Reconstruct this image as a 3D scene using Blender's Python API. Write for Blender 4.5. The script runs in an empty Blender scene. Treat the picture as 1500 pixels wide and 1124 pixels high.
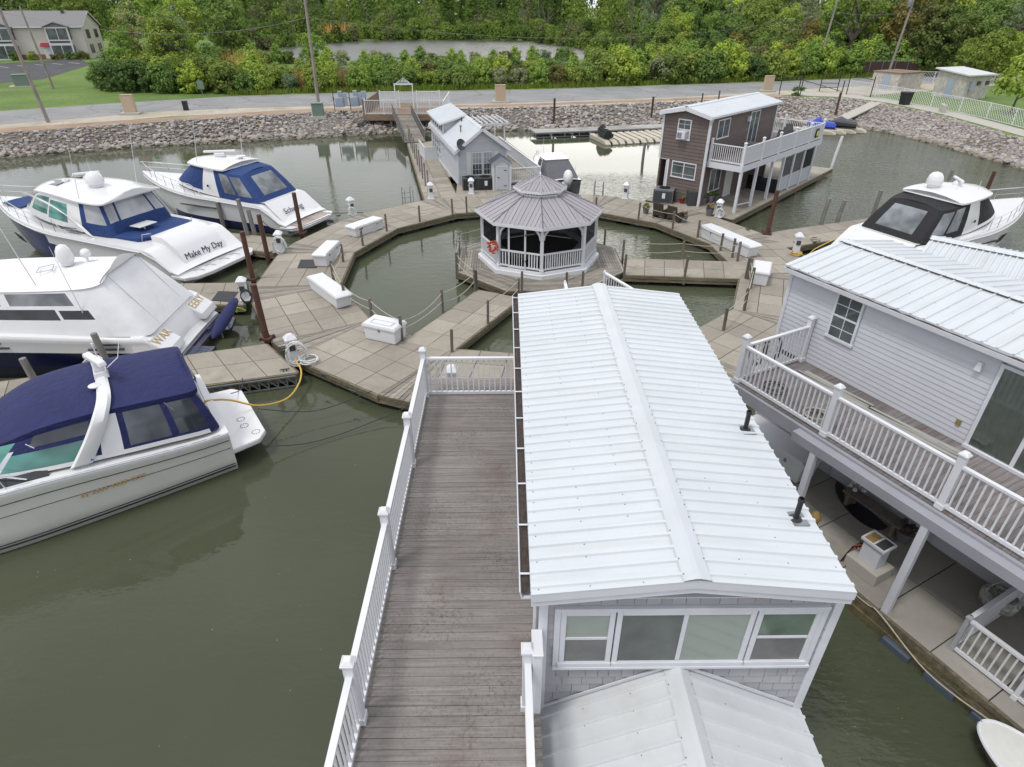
import bpy, math, random
from mathutils import Vector, Matrix
random.seed(7)
SC = bpy.context.scene
COL = SC.collection
R = math.radians
pi = math.pi

# ---------------------------------------------------------------- objects
def tag(o, label, cat, group=None, kind=None):
    if label: o['label'] = label
    if cat: o['category'] = cat
    if group: o['group'] = group
    if kind: o['kind'] = kind
    return o

def T(name, label, cat, loc=(0, 0, 0), rz=0.0, group=None):
    o = bpy.data.objects.new(name, None)
    COL.objects.link(o)
    o.location = loc
    o.rotation_euler = (0, 0, rz)
    o.empty_display_size = 0.2
    return tag(o, label, cat, group)

def kids(o):
    return [c for c in bpy.data.objects if c.parent == o]

def dup(root, loc, rz, label=None, group=None, scale=None, cache={}):
    if root.name not in cache:
        cache[root.name] = [(c, kids(c)) for c in kids(root)]
    r = root.copy(); COL.objects.link(r)
    r.location = loc; r.rotation_euler = (0, 0, rz)
    if scale: r.scale = scale if hasattr(scale, '__len__') else (scale,) * 3
    if label: r['label'] = label
    if group: r['group'] = group
    for c, gs in cache[root.name]:
        n = c.copy(); COL.objects.link(n); n.parent = r
        for g in gs:
            m = g.copy(); COL.objects.link(m); m.parent = n
    return r

class MB:
    def __init__(s):
        s.v = []; s.f = []; s.m = []; s.mi = 0; s.M = Matrix()
    def at(s, loc=(0, 0, 0), rz=0.0, M=None):
        s.M = M if M is not None else Matrix.Translation(loc) @ Matrix.Rotation(rz, 4, 'Z')
        return s
    def mat(s, i):
        s.mi = i; return s
    def add(s, vs, fs):
        b = len(s.v)
        s.v += [tuple(s.M @ Vector(p)) for p in vs]
        for f in fs:
            s.f.append(tuple(i + b for i in f)); s.m.append(s.mi)
        return s
    def box(s, x, y, z, sx, sy, sz, rz=0.0, top=None):
        """box standing on z, centred in x and y; top = scale of the upper face"""
        c, d = math.cos(rz), math.sin(rz); k = top or 1.0
        vs = []
        for zz, q in ((z, 1.0), (z + sz, k)):
            for ax, ay in ((-.5, -.5), (.5, -.5), (.5, .5), (-.5, .5)):
                px, py = ax * sx * q, ay * sy * q
                vs.append((x + px * c - py * d, y + px * d + py * c, zz))
        return s.add(vs, [(3, 2, 1, 0), (4, 5, 6, 7), (0, 1, 5, 4), (1, 2, 6, 5), (2, 3, 7, 6), (3, 0, 4, 7)])
    def bx(s, x0, x1, y0, y1, z0, z1):
        return s.box((x0 + x1) / 2, (y0 + y1) / 2, z0, abs(x1 - x0), abs(y1 - y0), z1 - z0)
    def bar(s, p, q, w, h=None, up=(0, 0, 1)):
        """rectangular bar between two points, w wide and h high"""
        p, q = Vector(p), Vector(q); h = h or w
        d = (q - p)
        if d.length < 1e-6: return s
        d.normalize(); u = Vector(up)
        if abs(d.dot(u)) > .98: u = Vector((1, 0, 0))
        a = d.cross(u).normalized() * (w / 2); b = a.cross(d).normalized() * (h / 2)
        vs = [e + i + j for e in (p, q) for i, j in ((-a, -b), (a, -b), (a, b), (-a, b))]
        return s.add(vs, [(3, 2, 1, 0), (4, 5, 6, 7), (0, 1, 5, 4), (1, 2, 6, 5), (2, 3, 7, 6), (3, 0, 4, 7)])
    def tube(s, pts, r, n=8, r2=None, cap=True):
        pts = [Vector(p) for p in pts]; N = len(pts); vs = []; fs = []
        ref = Vector((0, 0, 1))
        for i, p in enumerate(pts):
            d = (pts[min(i + 1, N - 1)] - pts[max(i - 1, 0)]).normalized()
            u = ref if abs(d.dot(ref)) < .95 else Vector((1, 0, 0))
            a = d.cross(u).normalized(); b = a.cross(d).normalized()
            rr = r if r2 is None else r + (r2 - r) * i / max(1, N - 1)
            for k in range(n):
                t = 2 * pi * k / n
                vs.append(p + a * (rr * math.cos(t)) + b * (rr * math.sin(t)))
        for i in range(N - 1):
            for k in range(n):
                k2 = (k + 1) % n
                fs.append((i * n + k, i * n + k2, (i + 1) * n + k2, (i + 1) * n + k))
        if cap:
            fs.append(tuple(range(n - 1, -1, -1))); fs.append(tuple((N - 1) * n + k for k in range(n)))
        return s.add(vs, fs)
    def lathe(s, prof, n=16, c=(0, 0, 0), ph=0.0):
        """profile of (radius, z); closed where radius is 0"""
        vs = []; fs = []; N = len(prof)
        for r, z in prof:
            for k in range(n):
                t = 2 * pi * k / n + ph
                vs.append((c[0] + r * math.cos(t), c[1] + r * math.sin(t), c[2] + z))
        for i in range(N - 1):
            for k in range(n):
                k2 = (k + 1) % n
                fs.append((i * n + k, i * n + k2, (i + 1) * n + k2, (i + 1) * n + k))
        fs.append(tuple(range(n - 1, -1, -1))); fs.append(tuple((N - 1) * n + k for k in range(n)))
        return s.add(vs, fs)
    def prism(s, poly, z0, z1):
        n = len(poly)
        a = sum(poly[i][0] * poly[(i + 1) % n][1] - poly[(i + 1) % n][0] * poly[i][1] for i in range(n))
        if a < 0: poly = poly[::-1]
        vs = [(x, y, z0) for x, y in poly] + [(x, y, z1) for x, y in poly]
        fs = [tuple(range(n - 1, -1, -1)), tuple(range(n, 2 * n))]
        fs += [(i, (i + 1) % n, (i + 1) % n + n, i + n) for i in range(n)]
        return s.add(vs, fs)
    def poly(s, pts):
        return s.add(pts, [tuple(range(len(pts)))])
    def sheet(s, pts, th, nrm=(0, 0, 1)):
        """flat polygon given in 3D, thickened by th along nrm"""
        n = len(pts); o = Vector(nrm) * th
        vs = [Vector(p) for p in pts] + [Vector(p) + o for p in pts]
        fs = [tuple(range(n - 1, -1, -1)), tuple(range(n, 2 * n))]
        fs += [(i, (i + 1) % n, (i + 1) % n + n, i + n) for i in range(n)]
        return s.add(vs, fs)
    def loft(s, secs, closed=False, caps=False):
        n = len(secs[0]); vs = [p for c in secs for p in c]; fs = []
        m = n if closed else n - 1
        for i in range(len(secs) - 1):
            for k in range(m):
                k2 = (k + 1) % n
                fs.append((i * n + k, i * n + k2, (i + 1) * n + k2, (i + 1) * n + k))
        if caps:
            fs.append(tuple(range(n - 1, -1, -1))); fs.append(tuple((len(secs) - 1) * n + k for k in range(n)))
        return s.add(vs, fs)
    def ball(s, c, rx, ry=None, rz=None, n=10, m=7):
        ry = ry or rx; rz = rz or rx; vs = []; fs = []
        for i in range(m + 1):
            t = pi * i / m
            for k in range(n):
                a = 2 * pi * k / n
                vs.append((c[0] + rx * math.sin(t) * math.cos(a), c[1] + ry * math.sin(t) * math.sin(a), c[2] - rz * math.cos(t)))
        for i in range(m):
            for k in range(n):
                k2 = (k + 1) % n
                fs.append((i * n + k, i * n + k2, (i + 1) * n + k2, (i + 1) * n + k))
        return s.add(vs, fs)
    def build(s, name, mats, parent=None, smooth=False, bevel=0.0, label=None, sub=0, weld=False):
        if not isinstance(mats, (list, tuple)): mats = [mats]
        off = Vector((0, 0, 0))
        if parent is None and s.v:
            xs = [p[0] for p in s.v]; ys = [p[1] for p in s.v]; zs = [p[2] for p in s.v]
            off = Vector(((min(xs) + max(xs)) / 2, (min(ys) + max(ys)) / 2, min(zs)))
        me = bpy.data.meshes.new(name)
        me.from_pydata([tuple(Vector(p) - off) for p in s.v], [], s.f)
        for m in mats: me.materials.append(m)
        if len(mats) > 1: me.polygons.foreach_set('material_index', s.m)
        if smooth:
            me.polygons.foreach_set('use_smooth', [True] * len(me.polygons))
            try: me.set_sharp_from_angle(angle=R(38))
            except Exception: pass
        me.update()
        o = bpy.data.objects.new(name, me); COL.objects.link(o)
        o.location = off
        if parent is not None: o.parent = parent
        if weld:
            w = o.modifiers.new('weld', 'WELD'); w.merge_threshold = .002
        if sub:
            m = o.modifiers.new('sub', 'SUBSURF'); m.levels = sub; m.render_levels = sub
        if bevel:
            b = o.modifiers.new('bevel', 'BEVEL'); b.width = bevel; b.segments = 2; b.limit_method = 'ANGLE'; b.angle_limit = R(40)
            b.harden_normals = False
        if label: o['label'] = label
        return o

def top(mb, name, label, cat, mats, group=None, **k):
    return tag(mb.build(name, mats, **k), label, cat, group)

# ---------------------------------------------------------------- materials
def nt(name):
    m = bpy.data.materials.new(name); m.use_nodes = True
    t = m.node_tree; b = t.nodes['Principled BSDF']
    return m, t, b
def nd(t, typ, **k):
    n = t.nodes.new(typ)
    for a, v in k.items(): setattr(n, a, v)
    return n
def coords(t, scale=(1, 1, 1), kind='Object'):
    tc = nd(t, 'ShaderNodeTexCoord'); mp = nd(t, 'ShaderNodeMapping')
    mp.inputs['Scale'].default_value = scale
    t.links.new(tc.outputs[kind], mp.inputs['Vector'])
    return mp.outputs['Vector']
def noise(t, vec, scale, detail=4, rough=.55):
    n = nd(t, 'ShaderNodeTexNoise'); n.inputs['Scale'].default_value = scale
    n.inputs['Detail'].default_value = detail; n.inputs['Roughness'].default_value = rough
    t.links.new(vec, n.inputs['Vector']); return n.outputs['Fac']
def ramp(t, fac, stops, interp='LINEAR'):
    r = nd(t, 'ShaderNodeValToRGB'); r.color_ramp.interpolation = interp
    e = r.color_ramp.elements
    while len(e) < len(stops): e.new(.5)
    for q, (p, c) in zip(e, stops):
        q.position = p; q.color = (c[0], c[1], c[2], 1) if hasattr(c, '__len__') else (c, c, c, 1)
    t.links.new(fac, r.inputs['Fac']); return r.outputs['Color']
def mix(t, fac, a, b, mode='MIX'):
    m = nd(t, 'ShaderNodeMix', data_type='RGBA', blend_type=mode)
    for s, v in ((m.inputs[0], fac), (m.inputs[6], a), (m.inputs[7], b)):
        if hasattr(v, 'is_linked') or hasattr(v, 'links'): t.links.new(v, s)
        elif hasattr(v, '__len__'): s.default_value = (v[0], v[1], v[2], 1)
        else: s.default_value = v
    return m.outputs[2]
def bump(t, b, h, strength=.3, dist=.02):
    n = nd(t, 'ShaderNodeBump'); n.inputs['Strength'].default_value = strength; n.inputs['Distance'].default_value = dist
    t.links.new(h, n.inputs['Height']); t.links.new(n.outputs['Normal'], b.inputs['Normal'])
def sc(c, k): return tuple(min(1, x * k) for x in c)

def paint(name, col, rough=.4, var=.10, vs=2.5, dirt=0.0, dirtcol=(.16, .14, .10), metal=0.0, bmp=0.0, coat=0.0, island=0.0, ds=1.3, bs=40):
    """painted or plain surface: slight tone variation, optional dirt blotches, optional tone per separate piece"""
    m, t, b = nt(name)
    v = coords(t)
    f = noise(t, v, vs, 5)
    c = ramp(t, f, [(.25, sc(col, 1 - var)), (.75, sc(col, 1 + var * .6))])
    if island:
        g = nd(t, 'ShaderNodeNewGeometry')
        k = ramp(t, g.outputs['Random Per Island'], [(0, 1 - island), (1, 1 + island * .8)])
        c = mix(t, 1.0, c, k, 'MULTIPLY')
    if dirt:
        f2 = noise(t, v, ds, 8, .7)
        k = ramp(t, f2, [(.5, 0), (.72, dirt)])
        c = mix(t, k, c, dirtcol)
    t.links.new(c, b.inputs['Base Color'])
    b.inputs['Roughness'].default_value = rough; b.inputs['Metallic'].default_value = metal
    if coat: b.inputs['Coat Weight'].default_value = coat; b.inputs['Coat Roughness'].default_value = .06
    if bmp: bump(t, b, noise(t, v, bs, 3), bmp, .4 / bs)
    return m

def wood(name, c0, c1, axis=0, rough=.8, island=.25, moss=0.0, mosscol=(.07, .075, .03), grain=30, red=0.0):
    m, t, b = nt(name)
    s = [grain] * 3; s[axis] = 1.2
    v = coords(t, tuple(s)); w = coords(t)
    g = nd(t, 'ShaderNodeNewGeometry')
    f = noise(t, v, 1.0, 6, .65)
    c = ramp(t, f, [(.3, c0), (.7, c1)])
    k = ramp(t, g.outputs['Random Per Island'], [(0, 1 - island), (1, 1 + island)])
    c = mix(t, 1.0, c, k, 'MULTIPLY')
    bl = noise(t, w, .55, 5, .6)
    c = mix(t, 1.0, c, ramp(t, bl, [(.3, .78), (.7, 1.15)]), 'MULTIPLY')
    if red:
        rr = ramp(t, noise(t, w, .8, 6, .65), [(.55, 0), (.75, red)])
        c = mix(t, rr, c, (.11, .055, .045))
    if moss:
        sp = ramp(t, noise(t, w, 22, 4, .7), [(.5, 0), (.64, 1)])
        ar = ramp(t, noise(t, w, .9, 4, .6), [(.4, .15), (.7, moss)])
        c = mix(t, mix(t, 1.0, sp, ar, 'MULTIPLY'), c, mosscol)
    t.links.new(c, b.inputs['Base Color']); b.inputs['Roughness'].default_value = rough
    bump(t, b, f, .35, .01)
    return m

def glass(name, col, rough=.06, var=.5, vs=1.2):
    m, t, b = nt(name)
    f = noise(t, coords(t), vs, 2)
    t.links.new(ramp(t, f, [(.35, sc(col, 1 - var)), (.65, sc(col, 1 + var))]), b.inputs['Base Color'])  # blotchy tone in the colour stands in for reflected clouds
    b.inputs['Roughness'].default_value = rough; b.inputs['Specular IOR Level'].default_value = .6
    return m

def clear(name, tint=(.85, .9, .88), base=.05, rough=.03, ior=1.45):
    """see-through pane: mostly transparent, more mirror-like at grazing angles"""
    m = bpy.data.materials.new(name); m.use_nodes = True; t = m.node_tree; t.nodes.clear()
    o = nd(t, 'ShaderNodeOutputMaterial'); mx = nd(t, 'ShaderNodeMixShader')
    a = nd(t, 'ShaderNodeBsdfTransparent'); g = nd(t, 'ShaderNodeBsdfGlossy'); fr = nd(t, 'ShaderNodeFresnel')
    a.inputs['Color'].default_value = (*tint, 1); g.inputs['Roughness'].default_value = rough
    fr.inputs['IOR'].default_value = ior
    ad = nd(t, 'ShaderNodeMath', operation='ADD'); ad.inputs[1].default_value = base; ad.use_clamp = True
    t.links.new(fr.outputs[0], ad.inputs[0]); t.links.new(ad.outputs[0], mx.inputs[0])
    t.links.new(a.outputs[0], mx.inputs[1]); t.links.new(g.outputs[0], mx.inputs[2]); t.links.new(mx.outputs[0], o.inputs['Surface'])
    return m

M = {}
M['white'] = paint('white_vinyl', (.62, .63, .66), .4, .04, 3)
M['trim'] = paint('white_trim', (.58, .59, .63), .45, .05, 4, .10, (.3, .3, .28))
M['gel'] = paint('white_gelcoat', (.66, .66, .67), .22, .04, 1.0, coat=.4)
M['gelcream'] = paint('cream_gelcoat', (.61, .605, .58), .3, .05, 1.0, .12, (.4, .36, .28), coat=.3)
M['deckwhite'] = paint('nonskid_white', (.58, .58, .56), .6, .06, 6)
M['roofdirty'] = paint('stained_white_roof_metal', (.55, .57, .585), .45, .06, .9, .30, (.36, .345, .30), ds=1.3)
def roofpaint(name, col, axis):
    m, t, b = nt(name); s = [7.0, 7.0, 1.0]; s[axis] = .45
    w = coords(t); st = noise(t, coords(t, tuple(s)), 1.0, 5, .6)
    c = ramp(t, noise(t, w, .7, 5), [(.3, sc(col, .95)), (.7, sc(col, 1.04))])
    c = mix(t, ramp(t, st, [(.50, 0), (.78, .42)]), c, (.36, .365, .355))
    c = mix(t, ramp(t, noise(t, w, 9, 5, .7), [(.66, 0), (.74, .30)]), c, (.25, .24, .22))
    t.links.new(c, b.inputs['Base Color'])
    t.links.new(ramp(t, noise(t, w, 1.6, 4), [(.3, .34), (.7, .52)]), b.inputs['Roughness'])
    bump(t, b, noise(t, w, 1.8, 3), .12, .06); return m
M['roofmetal'] = roofpaint('white_roof_metal', (.52, .55, .58), 0); M['roofmetaly'] = roofpaint('white_roof_metal_crosswise', (.52, .55, .58), 1)
M['capmetal'] = paint('ridge_cap_metal', (.485, .51, .545), .42, .05, 2.2, .15, (.35, .34, .3))
M['screw'] = paint('dark_screw_head', (.17, .17, .18), .5)
M['debris'] = paint('gutter_leaf_litter', (.055, .042, .036), .95, .5, 14, bmp=.6)
M['shake'] = paint('grey_shake_siding', (.34, .34, .355), .75, .06, 3, island=.09)
M['lapwhite'] = paint('white_lap_siding', (.50, .51, .55), .55, .05, 2, .12, (.33, .33, .33), island=.03)
M['lapgrey'] = paint('light_grey_lap_siding', (.43, .45, .48), .6, .05, 2, island=.05)
M['lapbrown'] = paint('brown_lap_siding', (.122, .094, .086), .7, .12, 2, island=.10)
M['deckgrey'] = wood('grey_composite_boards', (.145, .131, .124), (.25, .228, .217), 0, .75, .09, .85, (.075, .075, .045), 26, .55)
M['deckgreyy'] = wood('grey_composite_boards_crosswise', (.118, .105, .105), (.225, .203, .203), 1, .75, .14, .6, (.075, .075, .045), 26, .4)
M['brass'] = paint('dull_brass', (.22, .17, .07), .5)
M['fascia'] = paint('grey_fascia', (.30, .30, .34), .6, .08, 1.5, .25, (.16, .15, .14))
M['tile'] = paint('concrete_dock_tile', (.292, .262, .219), .85, .12, 2.0, .5, (.15, .135, .105), bmp=.15, island=.17, ds=1.1)
M['tileshaded'] = paint('shaded_stained_dock_tile', (.29, .275, .245), .8, .14, 1.5, .5, (.11, .10, .08), bmp=.15, island=.12, ds=.8)  # stained tile toned for the shade under the deck, painted into its colour
M['gap'] = paint('dark_joint', (.055, .05, .042), .9)
M['plank'] = wood('weathered_wedge_planks', (.13, .12, .10), (.32, .29, .25), 0, .85, .3, 0, grain=18)
M['beam'] = wood('wet_dock_timber', (.07, .058, .036), (.19, .165, .11), 0, .85, .25, .5, (.06, .065, .02), 10)
M['post'] = wood('old_grey_post', (.09, .078, .062), (.20, .178, .15), 2, .85, .2, 0, grain=20)
M['pile'] = wood('grey_timber_piling', (.11, .105, .10), (.26, .25, .24), 2, .85, .2, 0, grain=14)
M['rust'] = paint('rusty_brown_steel', (.085, .036, .025), .7, .35, 5, .4, (.05, .02, .015), bmp=.3)
M['float'] = paint('black_dock_float', (.018, .022, .03), .5, .2, 3, .3, (.06, .06, .05))
M['galv'] = paint('galvanised_steel', (.26, .27, .29), .45, .15, 5, .2, (.12, .11, .09), metal=.6)
M['rope'] = paint('pale_rope', (.42, .39, .32), .9, .2, 12)
M['darkrope'] = paint('dark_rope', (.04, .04, .042), .9)
M['yellow'] = paint('yellow_cord', (.55, .36, .07), .6, .1)
M['hose'] = paint('white_hose', (.62, .63, .62), .5, .08)
M['blue'] = paint('blue_canvas', (.006, .034, .145), .75, .16, 3, bmp=.6, bs=5)
M['navy'] = paint('navy_canvas', (.008, .0125, .080), .8, .2, 2.5, bmp=.6, bs=5)
M['navyhull'] = paint('dark_blue_hull', (.010, .016, .10), .25, .06, 1, coat=.15)
M['navydark'] = paint('near_black_blue_hull', (.006, .008, .034), .2, .06, 1, coat=.3)
M['blackcanvas'] = paint('black_canvas', (.010, .010, .013), .8, .15, 3, bmp=.6, bs=5)
M['whitecanvas'] = paint('white_canvas', (.67, .67, .69), .8, .05, 1.5, .08, (.45, .45, .45), bmp=.16, bs=2.5)
M['greycanvas'] = paint('grey_canvas', (.10, .105, .115), .85, .14, 2, bmp=.6, bs=5)
M['vinyl'] = glass('clear_vinyl_window', (.17, .185, .20), .12, .45, 1.0)
M['vinylnavy'] = glass('dark_clear_vinyl', (.065, .075, .095), .08, .5, 1.0)
M['vinyldark'] = glass('smoked_window', (.02, .022, .026), .07, .5)
M['vinylpale'] = glass('milky_vinyl_window', (.34, .35, .37), .2, .25, .9)
M['tealglass'] = glass('green_tinted_glass', (.06, .19, .17), .05, .6, .8)
M['winglass'] = glass('house_window_glass', (.075, .09, .09), .05, .35)
M['curtain'] = paint('pale_green_blind', (.36, .42, .37), .8, .05)
M['drape'] = paint('sheer_curtain', (.42, .41, .38), .9, .18, 5)
M['pane'] = clear('window_pane')
M['screen'] = clear('insect_screen', (.20, .20, .21), .01, .6, 1.06)
M['blindpane'] = paint('pane_over_pale_blind', (.27, .305, .275), .08, .10, 1.2)
M['screenpane'] = paint('pane_behind_insect_screen', (.11, .125, .118), .2, .35, 1.6)  # tone noise of the house panes paints in faint uneven reflections
M['darkpane'] = paint('half_open_screened_pane', (.15, .15, .152), .3, .3, 3)
M['greenpane'] = paint('pane_over_green_room', (.13, .175, .14), .08, .45, 2.0)
M['interior'] = paint('dark_room', (.05, .05, .05), .9)
M['chrome'] = paint('stainless_rail', (.62, .63, .66), .2, .05, 4, metal=.8)
M['black'] = paint('black_plastic', (.012, .012, .014), .5)
M['dark'] = paint('dark_grey_metal', (.05, .052, .056), .55, .1, 4)
M['acgrey'] = paint('grey_condenser_case', (.14, .145, .155), .5, .08, 4)
M['teak'] = wood('faded_teak', (.24, .19, .15), (.36, .30, .25), 0, .8, .15, 0, grain=20)
M['gaz'] = paint('gazebo_roof_board', (.30, .285, .305), .75, .06, 2, .10, (.2, .19, .19), island=.05)
M['gazdark'] = paint('gazebo_seam', (.10, .095, .10), .8)
M['green'] = paint('green_steel_box', (.14, .19, .16), .55, .06)
M['steelblue'] = paint('blue_grey_cabinet', (.30, .36, .43), .5, .06, 3)
M['beige'] = paint('beige_pillar', (.42, .33, .24), .85, .08, 6, bmp=.2)
M['conc'] = paint('pale_concrete', (.40, .38, .34), .9, .10, 3, .25, (.2, .18, .15), bmp=.2)
M['red'] = paint('red_cloth', (.25, .012, .03), .8)
M['orange'] = paint('orange_red_plastic', (.42, .07, .035), .55, .1, 5)
M['wicker'] = paint('brown_wicker', (.055, .042, .032), .85, .3, 30, bmp=.5)
M['clay'] = paint('grey_planter', (.13, .13, .14), .7, .1, 6)
M['leafpot'] = paint('potted_leaves', (.05, .10, .03), .7, .3, 12)
M['gold'] = paint('gold_letter', (.42, .27, .08), .45, .1)
M['ink'] = paint('dark_blue_letter', (.012, .014, .06), .5)
M['beigefloat'] = paint('beige_float_plastic', (.44, .405, .33), .6, .08, 2, .25, (.25, .2, .12))
M['lens'] = paint('lamp_glass', (.62, .6, .5), .2)
M['brownwood'] = wood('brown_treated_wood', (.14, .095, .064), (.26, .185, .13), 0, .8, .15, 0, grain=14)
# ================================================================ setting
LZ = 1.5                                   # level of the land above the water
BANK = [(-95, 22), (-62, 46), (-44.7, 58.2), (-32.5, 64.6), (-21.6, 69.6), (-9, 72.4), (1.5, 73.4), (17.4, 77.2), (34.8, 82.4),
        (41, 80.5), (43.0, 76.5), (44.3, 68), (43.4, 54), (44, 34), (50, -30)]
WATERLINE = [(-97, 16), (-66, 40), (-44.2, 54.6), (-34, 59.6), (-22.5, 63.2), (-10.5, 67.2), (2.8, 68.2), (16, 70.4), (33.5, 71.6),
             (37.2, 69.5), (39.2, 66.2), (40.6, 59), (41.2, 50), (42, 33), (47.5, -30)]

def strip(mb, a, b, za, zb):
    n = len(a)
    mb.add([(x, y, za) for x, y in a] + [(x, y, zb) for x, y in b], [(i + 1, i, i + n, i + n + 1) for i in range(n - 1)])

# --- materials of the setting
def ground_mat():
    m, t, b = nt('grass_ground'); v = coords(t)
    f = noise(t, v, .12, 5); g = noise(t, v, 2.5, 6, .7)
    c = ramp(t, f, [(.3, (.070, .125, .020)), (.55, (.11, .18, .030)), (.8, (.16, .195, .055))])
    c = mix(t, ramp(t, noise(t, v, .6, 6, .7), [(.55, 0), (.68, .5)]), c, (.06, .105, .022))
    c = mix(t, 1.0, c, ramp(t, g, [(.3, .7), (.7, 1.25)]), 'MULTIPLY')
    t.links.new(c, b.inputs['Base Color']); b.inputs['Roughness'].default_value = .95
    bump(t, b, g, .5, .05); return m
def surf(name, c0, c1, s=1.0, fine=9, rough=.9, patch=0.0, pc=(0, 0, 0), crack=0):
    m, t, b = nt(name); v = coords(t)
    f = noise(t, v, s * .25, 6, .6); g = noise(t, v, fine, 5, .7)
    c = ramp(t, f, [(.3, c0), (.7, c1)])
    c = mix(t, 1.0, c, ramp(t, g, [(.3, .82), (.7, 1.15)]), 'MULTIPLY')
    if patch: c = mix(t, ramp(t, noise(t, v, .35, 6, .7), [(.48, 0), (.62, patch)]), c, pc)
    if crack:
        vo = nd(t, 'ShaderNodeTexVoronoi', feature='DISTANCE_TO_EDGE'); vo.inputs['Scale'].default_value = crack
        t.links.new(mix(t, .35, v, noise(t, v, 1.2, 4)), vo.inputs['Vector'])
        c = mix(t, ramp(t, vo.outputs['Distance'], [(.0, .75), (.014, 0)]), c, (.09, .09, .09))
    t.links.new(c, b.inputs['Base Color']); b.inputs['Roughness'].default_value = rough
    bump(t, b, g, .3, .02); return m
def water_mat(name, deep, scale, strength, dist, rough=.03, stretch=(1, 1, 1), rot=0.0):
    m, t, b = nt(name)
    tc = nd(t, 'ShaderNodeTexCoord'); mp = nd(t, 'ShaderNodeMapping')
    mp.inputs['Scale'].default_value = stretch; mp.inputs['Rotation'].default_value = (0, 0, rot)
    t.links.new(tc.outputs['Object'], mp.inputs['Vector']); v = mp.outputs['Vector']
    w = tc.outputs['Object']
    c = ramp(t, noise(t, w, .05, 3), [(.3, sc(deep, .8)), (.7, sc(deep, 1.2))])
    t.links.new(c, b.inputs['Base Color']); b.inputs['Roughness'].default_value = rough
    b.inputs['IOR'].default_value = 1.333; b.inputs['Specular IOR Level'].default_value = .5
    h1 = noise(t, v, scale, 3, .5); h2 = noise(t, v, scale * 3.1, 2, .5)
    # open water far from the docks and along the right side is ruffled, the inner pool and the left basin are calm
    sx = nd(t, 'ShaderNodeSeparateXYZ'); t.links.new(w, sx.inputs[0])
    def rng(ax, a0, a1, b1=1.0):
        m_ = nd(t, 'ShaderNodeMapRange'); m_.interpolation_type = 'SMOOTHSTEP'
        m_.inputs['From Min'].default_value = a0; m_.inputs['From Max'].default_value = a1; m_.inputs['To Max'].default_value = b1
        t.links.new(sx.outputs[ax], m_.inputs['Value']); return m_.outputs[0]
    def ma(op, a_, b_):
        q = nd(t, 'ShaderNodeMath', operation=op)
        for i_, v_ in enumerate((a_, b_)):
            if hasattr(v_, 'links'): t.links.new(v_, q.inputs[i_])
            else: q.inputs[i_].default_value = v_
        return q.outputs[0]
    am = ma('MAXIMUM', ma('MAXIMUM', rng('Y', 38, 47, .75), rng('X', 13, 17, .9)), ma('MULTIPLY', rng('X', 3.5, 6), rng('Y', 16, 12, .45)))
    am = ma('ADD', am, ma('ADD', .04, ma('MULTIPLY', rng('Y', 17, 13, 1.0), .09)))
    pa = ma('MULTIPLY', am, ramp(t, noise(t, w, .09, 3, .5), [(.36, .45), (.62, 1)]))
    ad = nd(t, 'ShaderNodeMath', operation='MULTIPLY_ADD'); ad.inputs[1].default_value = .45
    t.links.new(h2, ad.inputs[0]); t.links.new(h1, ad.inputs[2])
    hh = ma('MULTIPLY', ad.outputs[0], pa)
    bump(t, b, hh, strength, dist); return m
M['grass'] = ground_mat()
M['asphalt'] = surf('old_grey_asphalt', (.20, .20, .205), (.27, .268, .265), .8, 14, .9, .45, (.165, .165, .17), .22)
M['asphaltdark'] = surf('dark_asphalt', (.045, .045, .05), (.07, .07, .075), 1, 14)
M['gravel'] = surf('pale_gravel', (.34, .30, .24), (.46, .42, .36), 1.2, 8, .95, .4, (.15, .17, .06))
M['dirt'] = surf('brown_dirt', (.21, .135, .085), (.32, .225, .155), 1.2, 9, .95, .35, (.36, .32, .27))
M['bank'] = surf('bank_soil', (.07, .065, .05), (.15, .13, .11), 1, 9)
M['water'] = water_mat('green_brown_water', (.064, .072, .044), 1.7, .6, .16, .035, (.75, 1.5, 1), .35)
M['pondwater'] = water_mat('pond_water', (.06, .06, .05), 1.2, 1.0, .5, .28)
M['line'] = paint('white_road_paint', (.6, .6, .58), .8, .1)

# --- land, water
mb = MB(); mb.poly([(-600, -60, 0), (600, -60, 0), (600, 130, 0), (-600, 130, 0)])
top(mb, 'water', 'calm murky green marina water between the docks', 'water', M['water'])
bpy.data.objects['water']['kind'] = 'structure'
def struct(mb, name, mats, label=None, **k):
    o = mb.build(name, mats, **k); o['kind'] = 'structure'
    if label: o['label'] = label
    o['category'] = name.replace('_', ' ')
    return o
mb = MB()
pts = [(x, y, LZ) for x, y in BANK] + [(1800, -30, LZ), (1800, 2200, LZ), (-1800, 2200, LZ), (-1800, 22, LZ)]
mb.poly(pts[::-1])
struct(mb, 'grass_ground', M['grass'], 'green grassy land beyond the marina bank')
mb = MB()
strip(mb, BANK, WATERLINE, LZ, 0.0)
strip(mb, WATERLINE, [(x * .985, y - 2.0) for x, y in WATERLINE], 0.0, -1.2)
struct(mb, 'bank_slope', M['bank'], 'sloping soil bank under the riprap stones')

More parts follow.
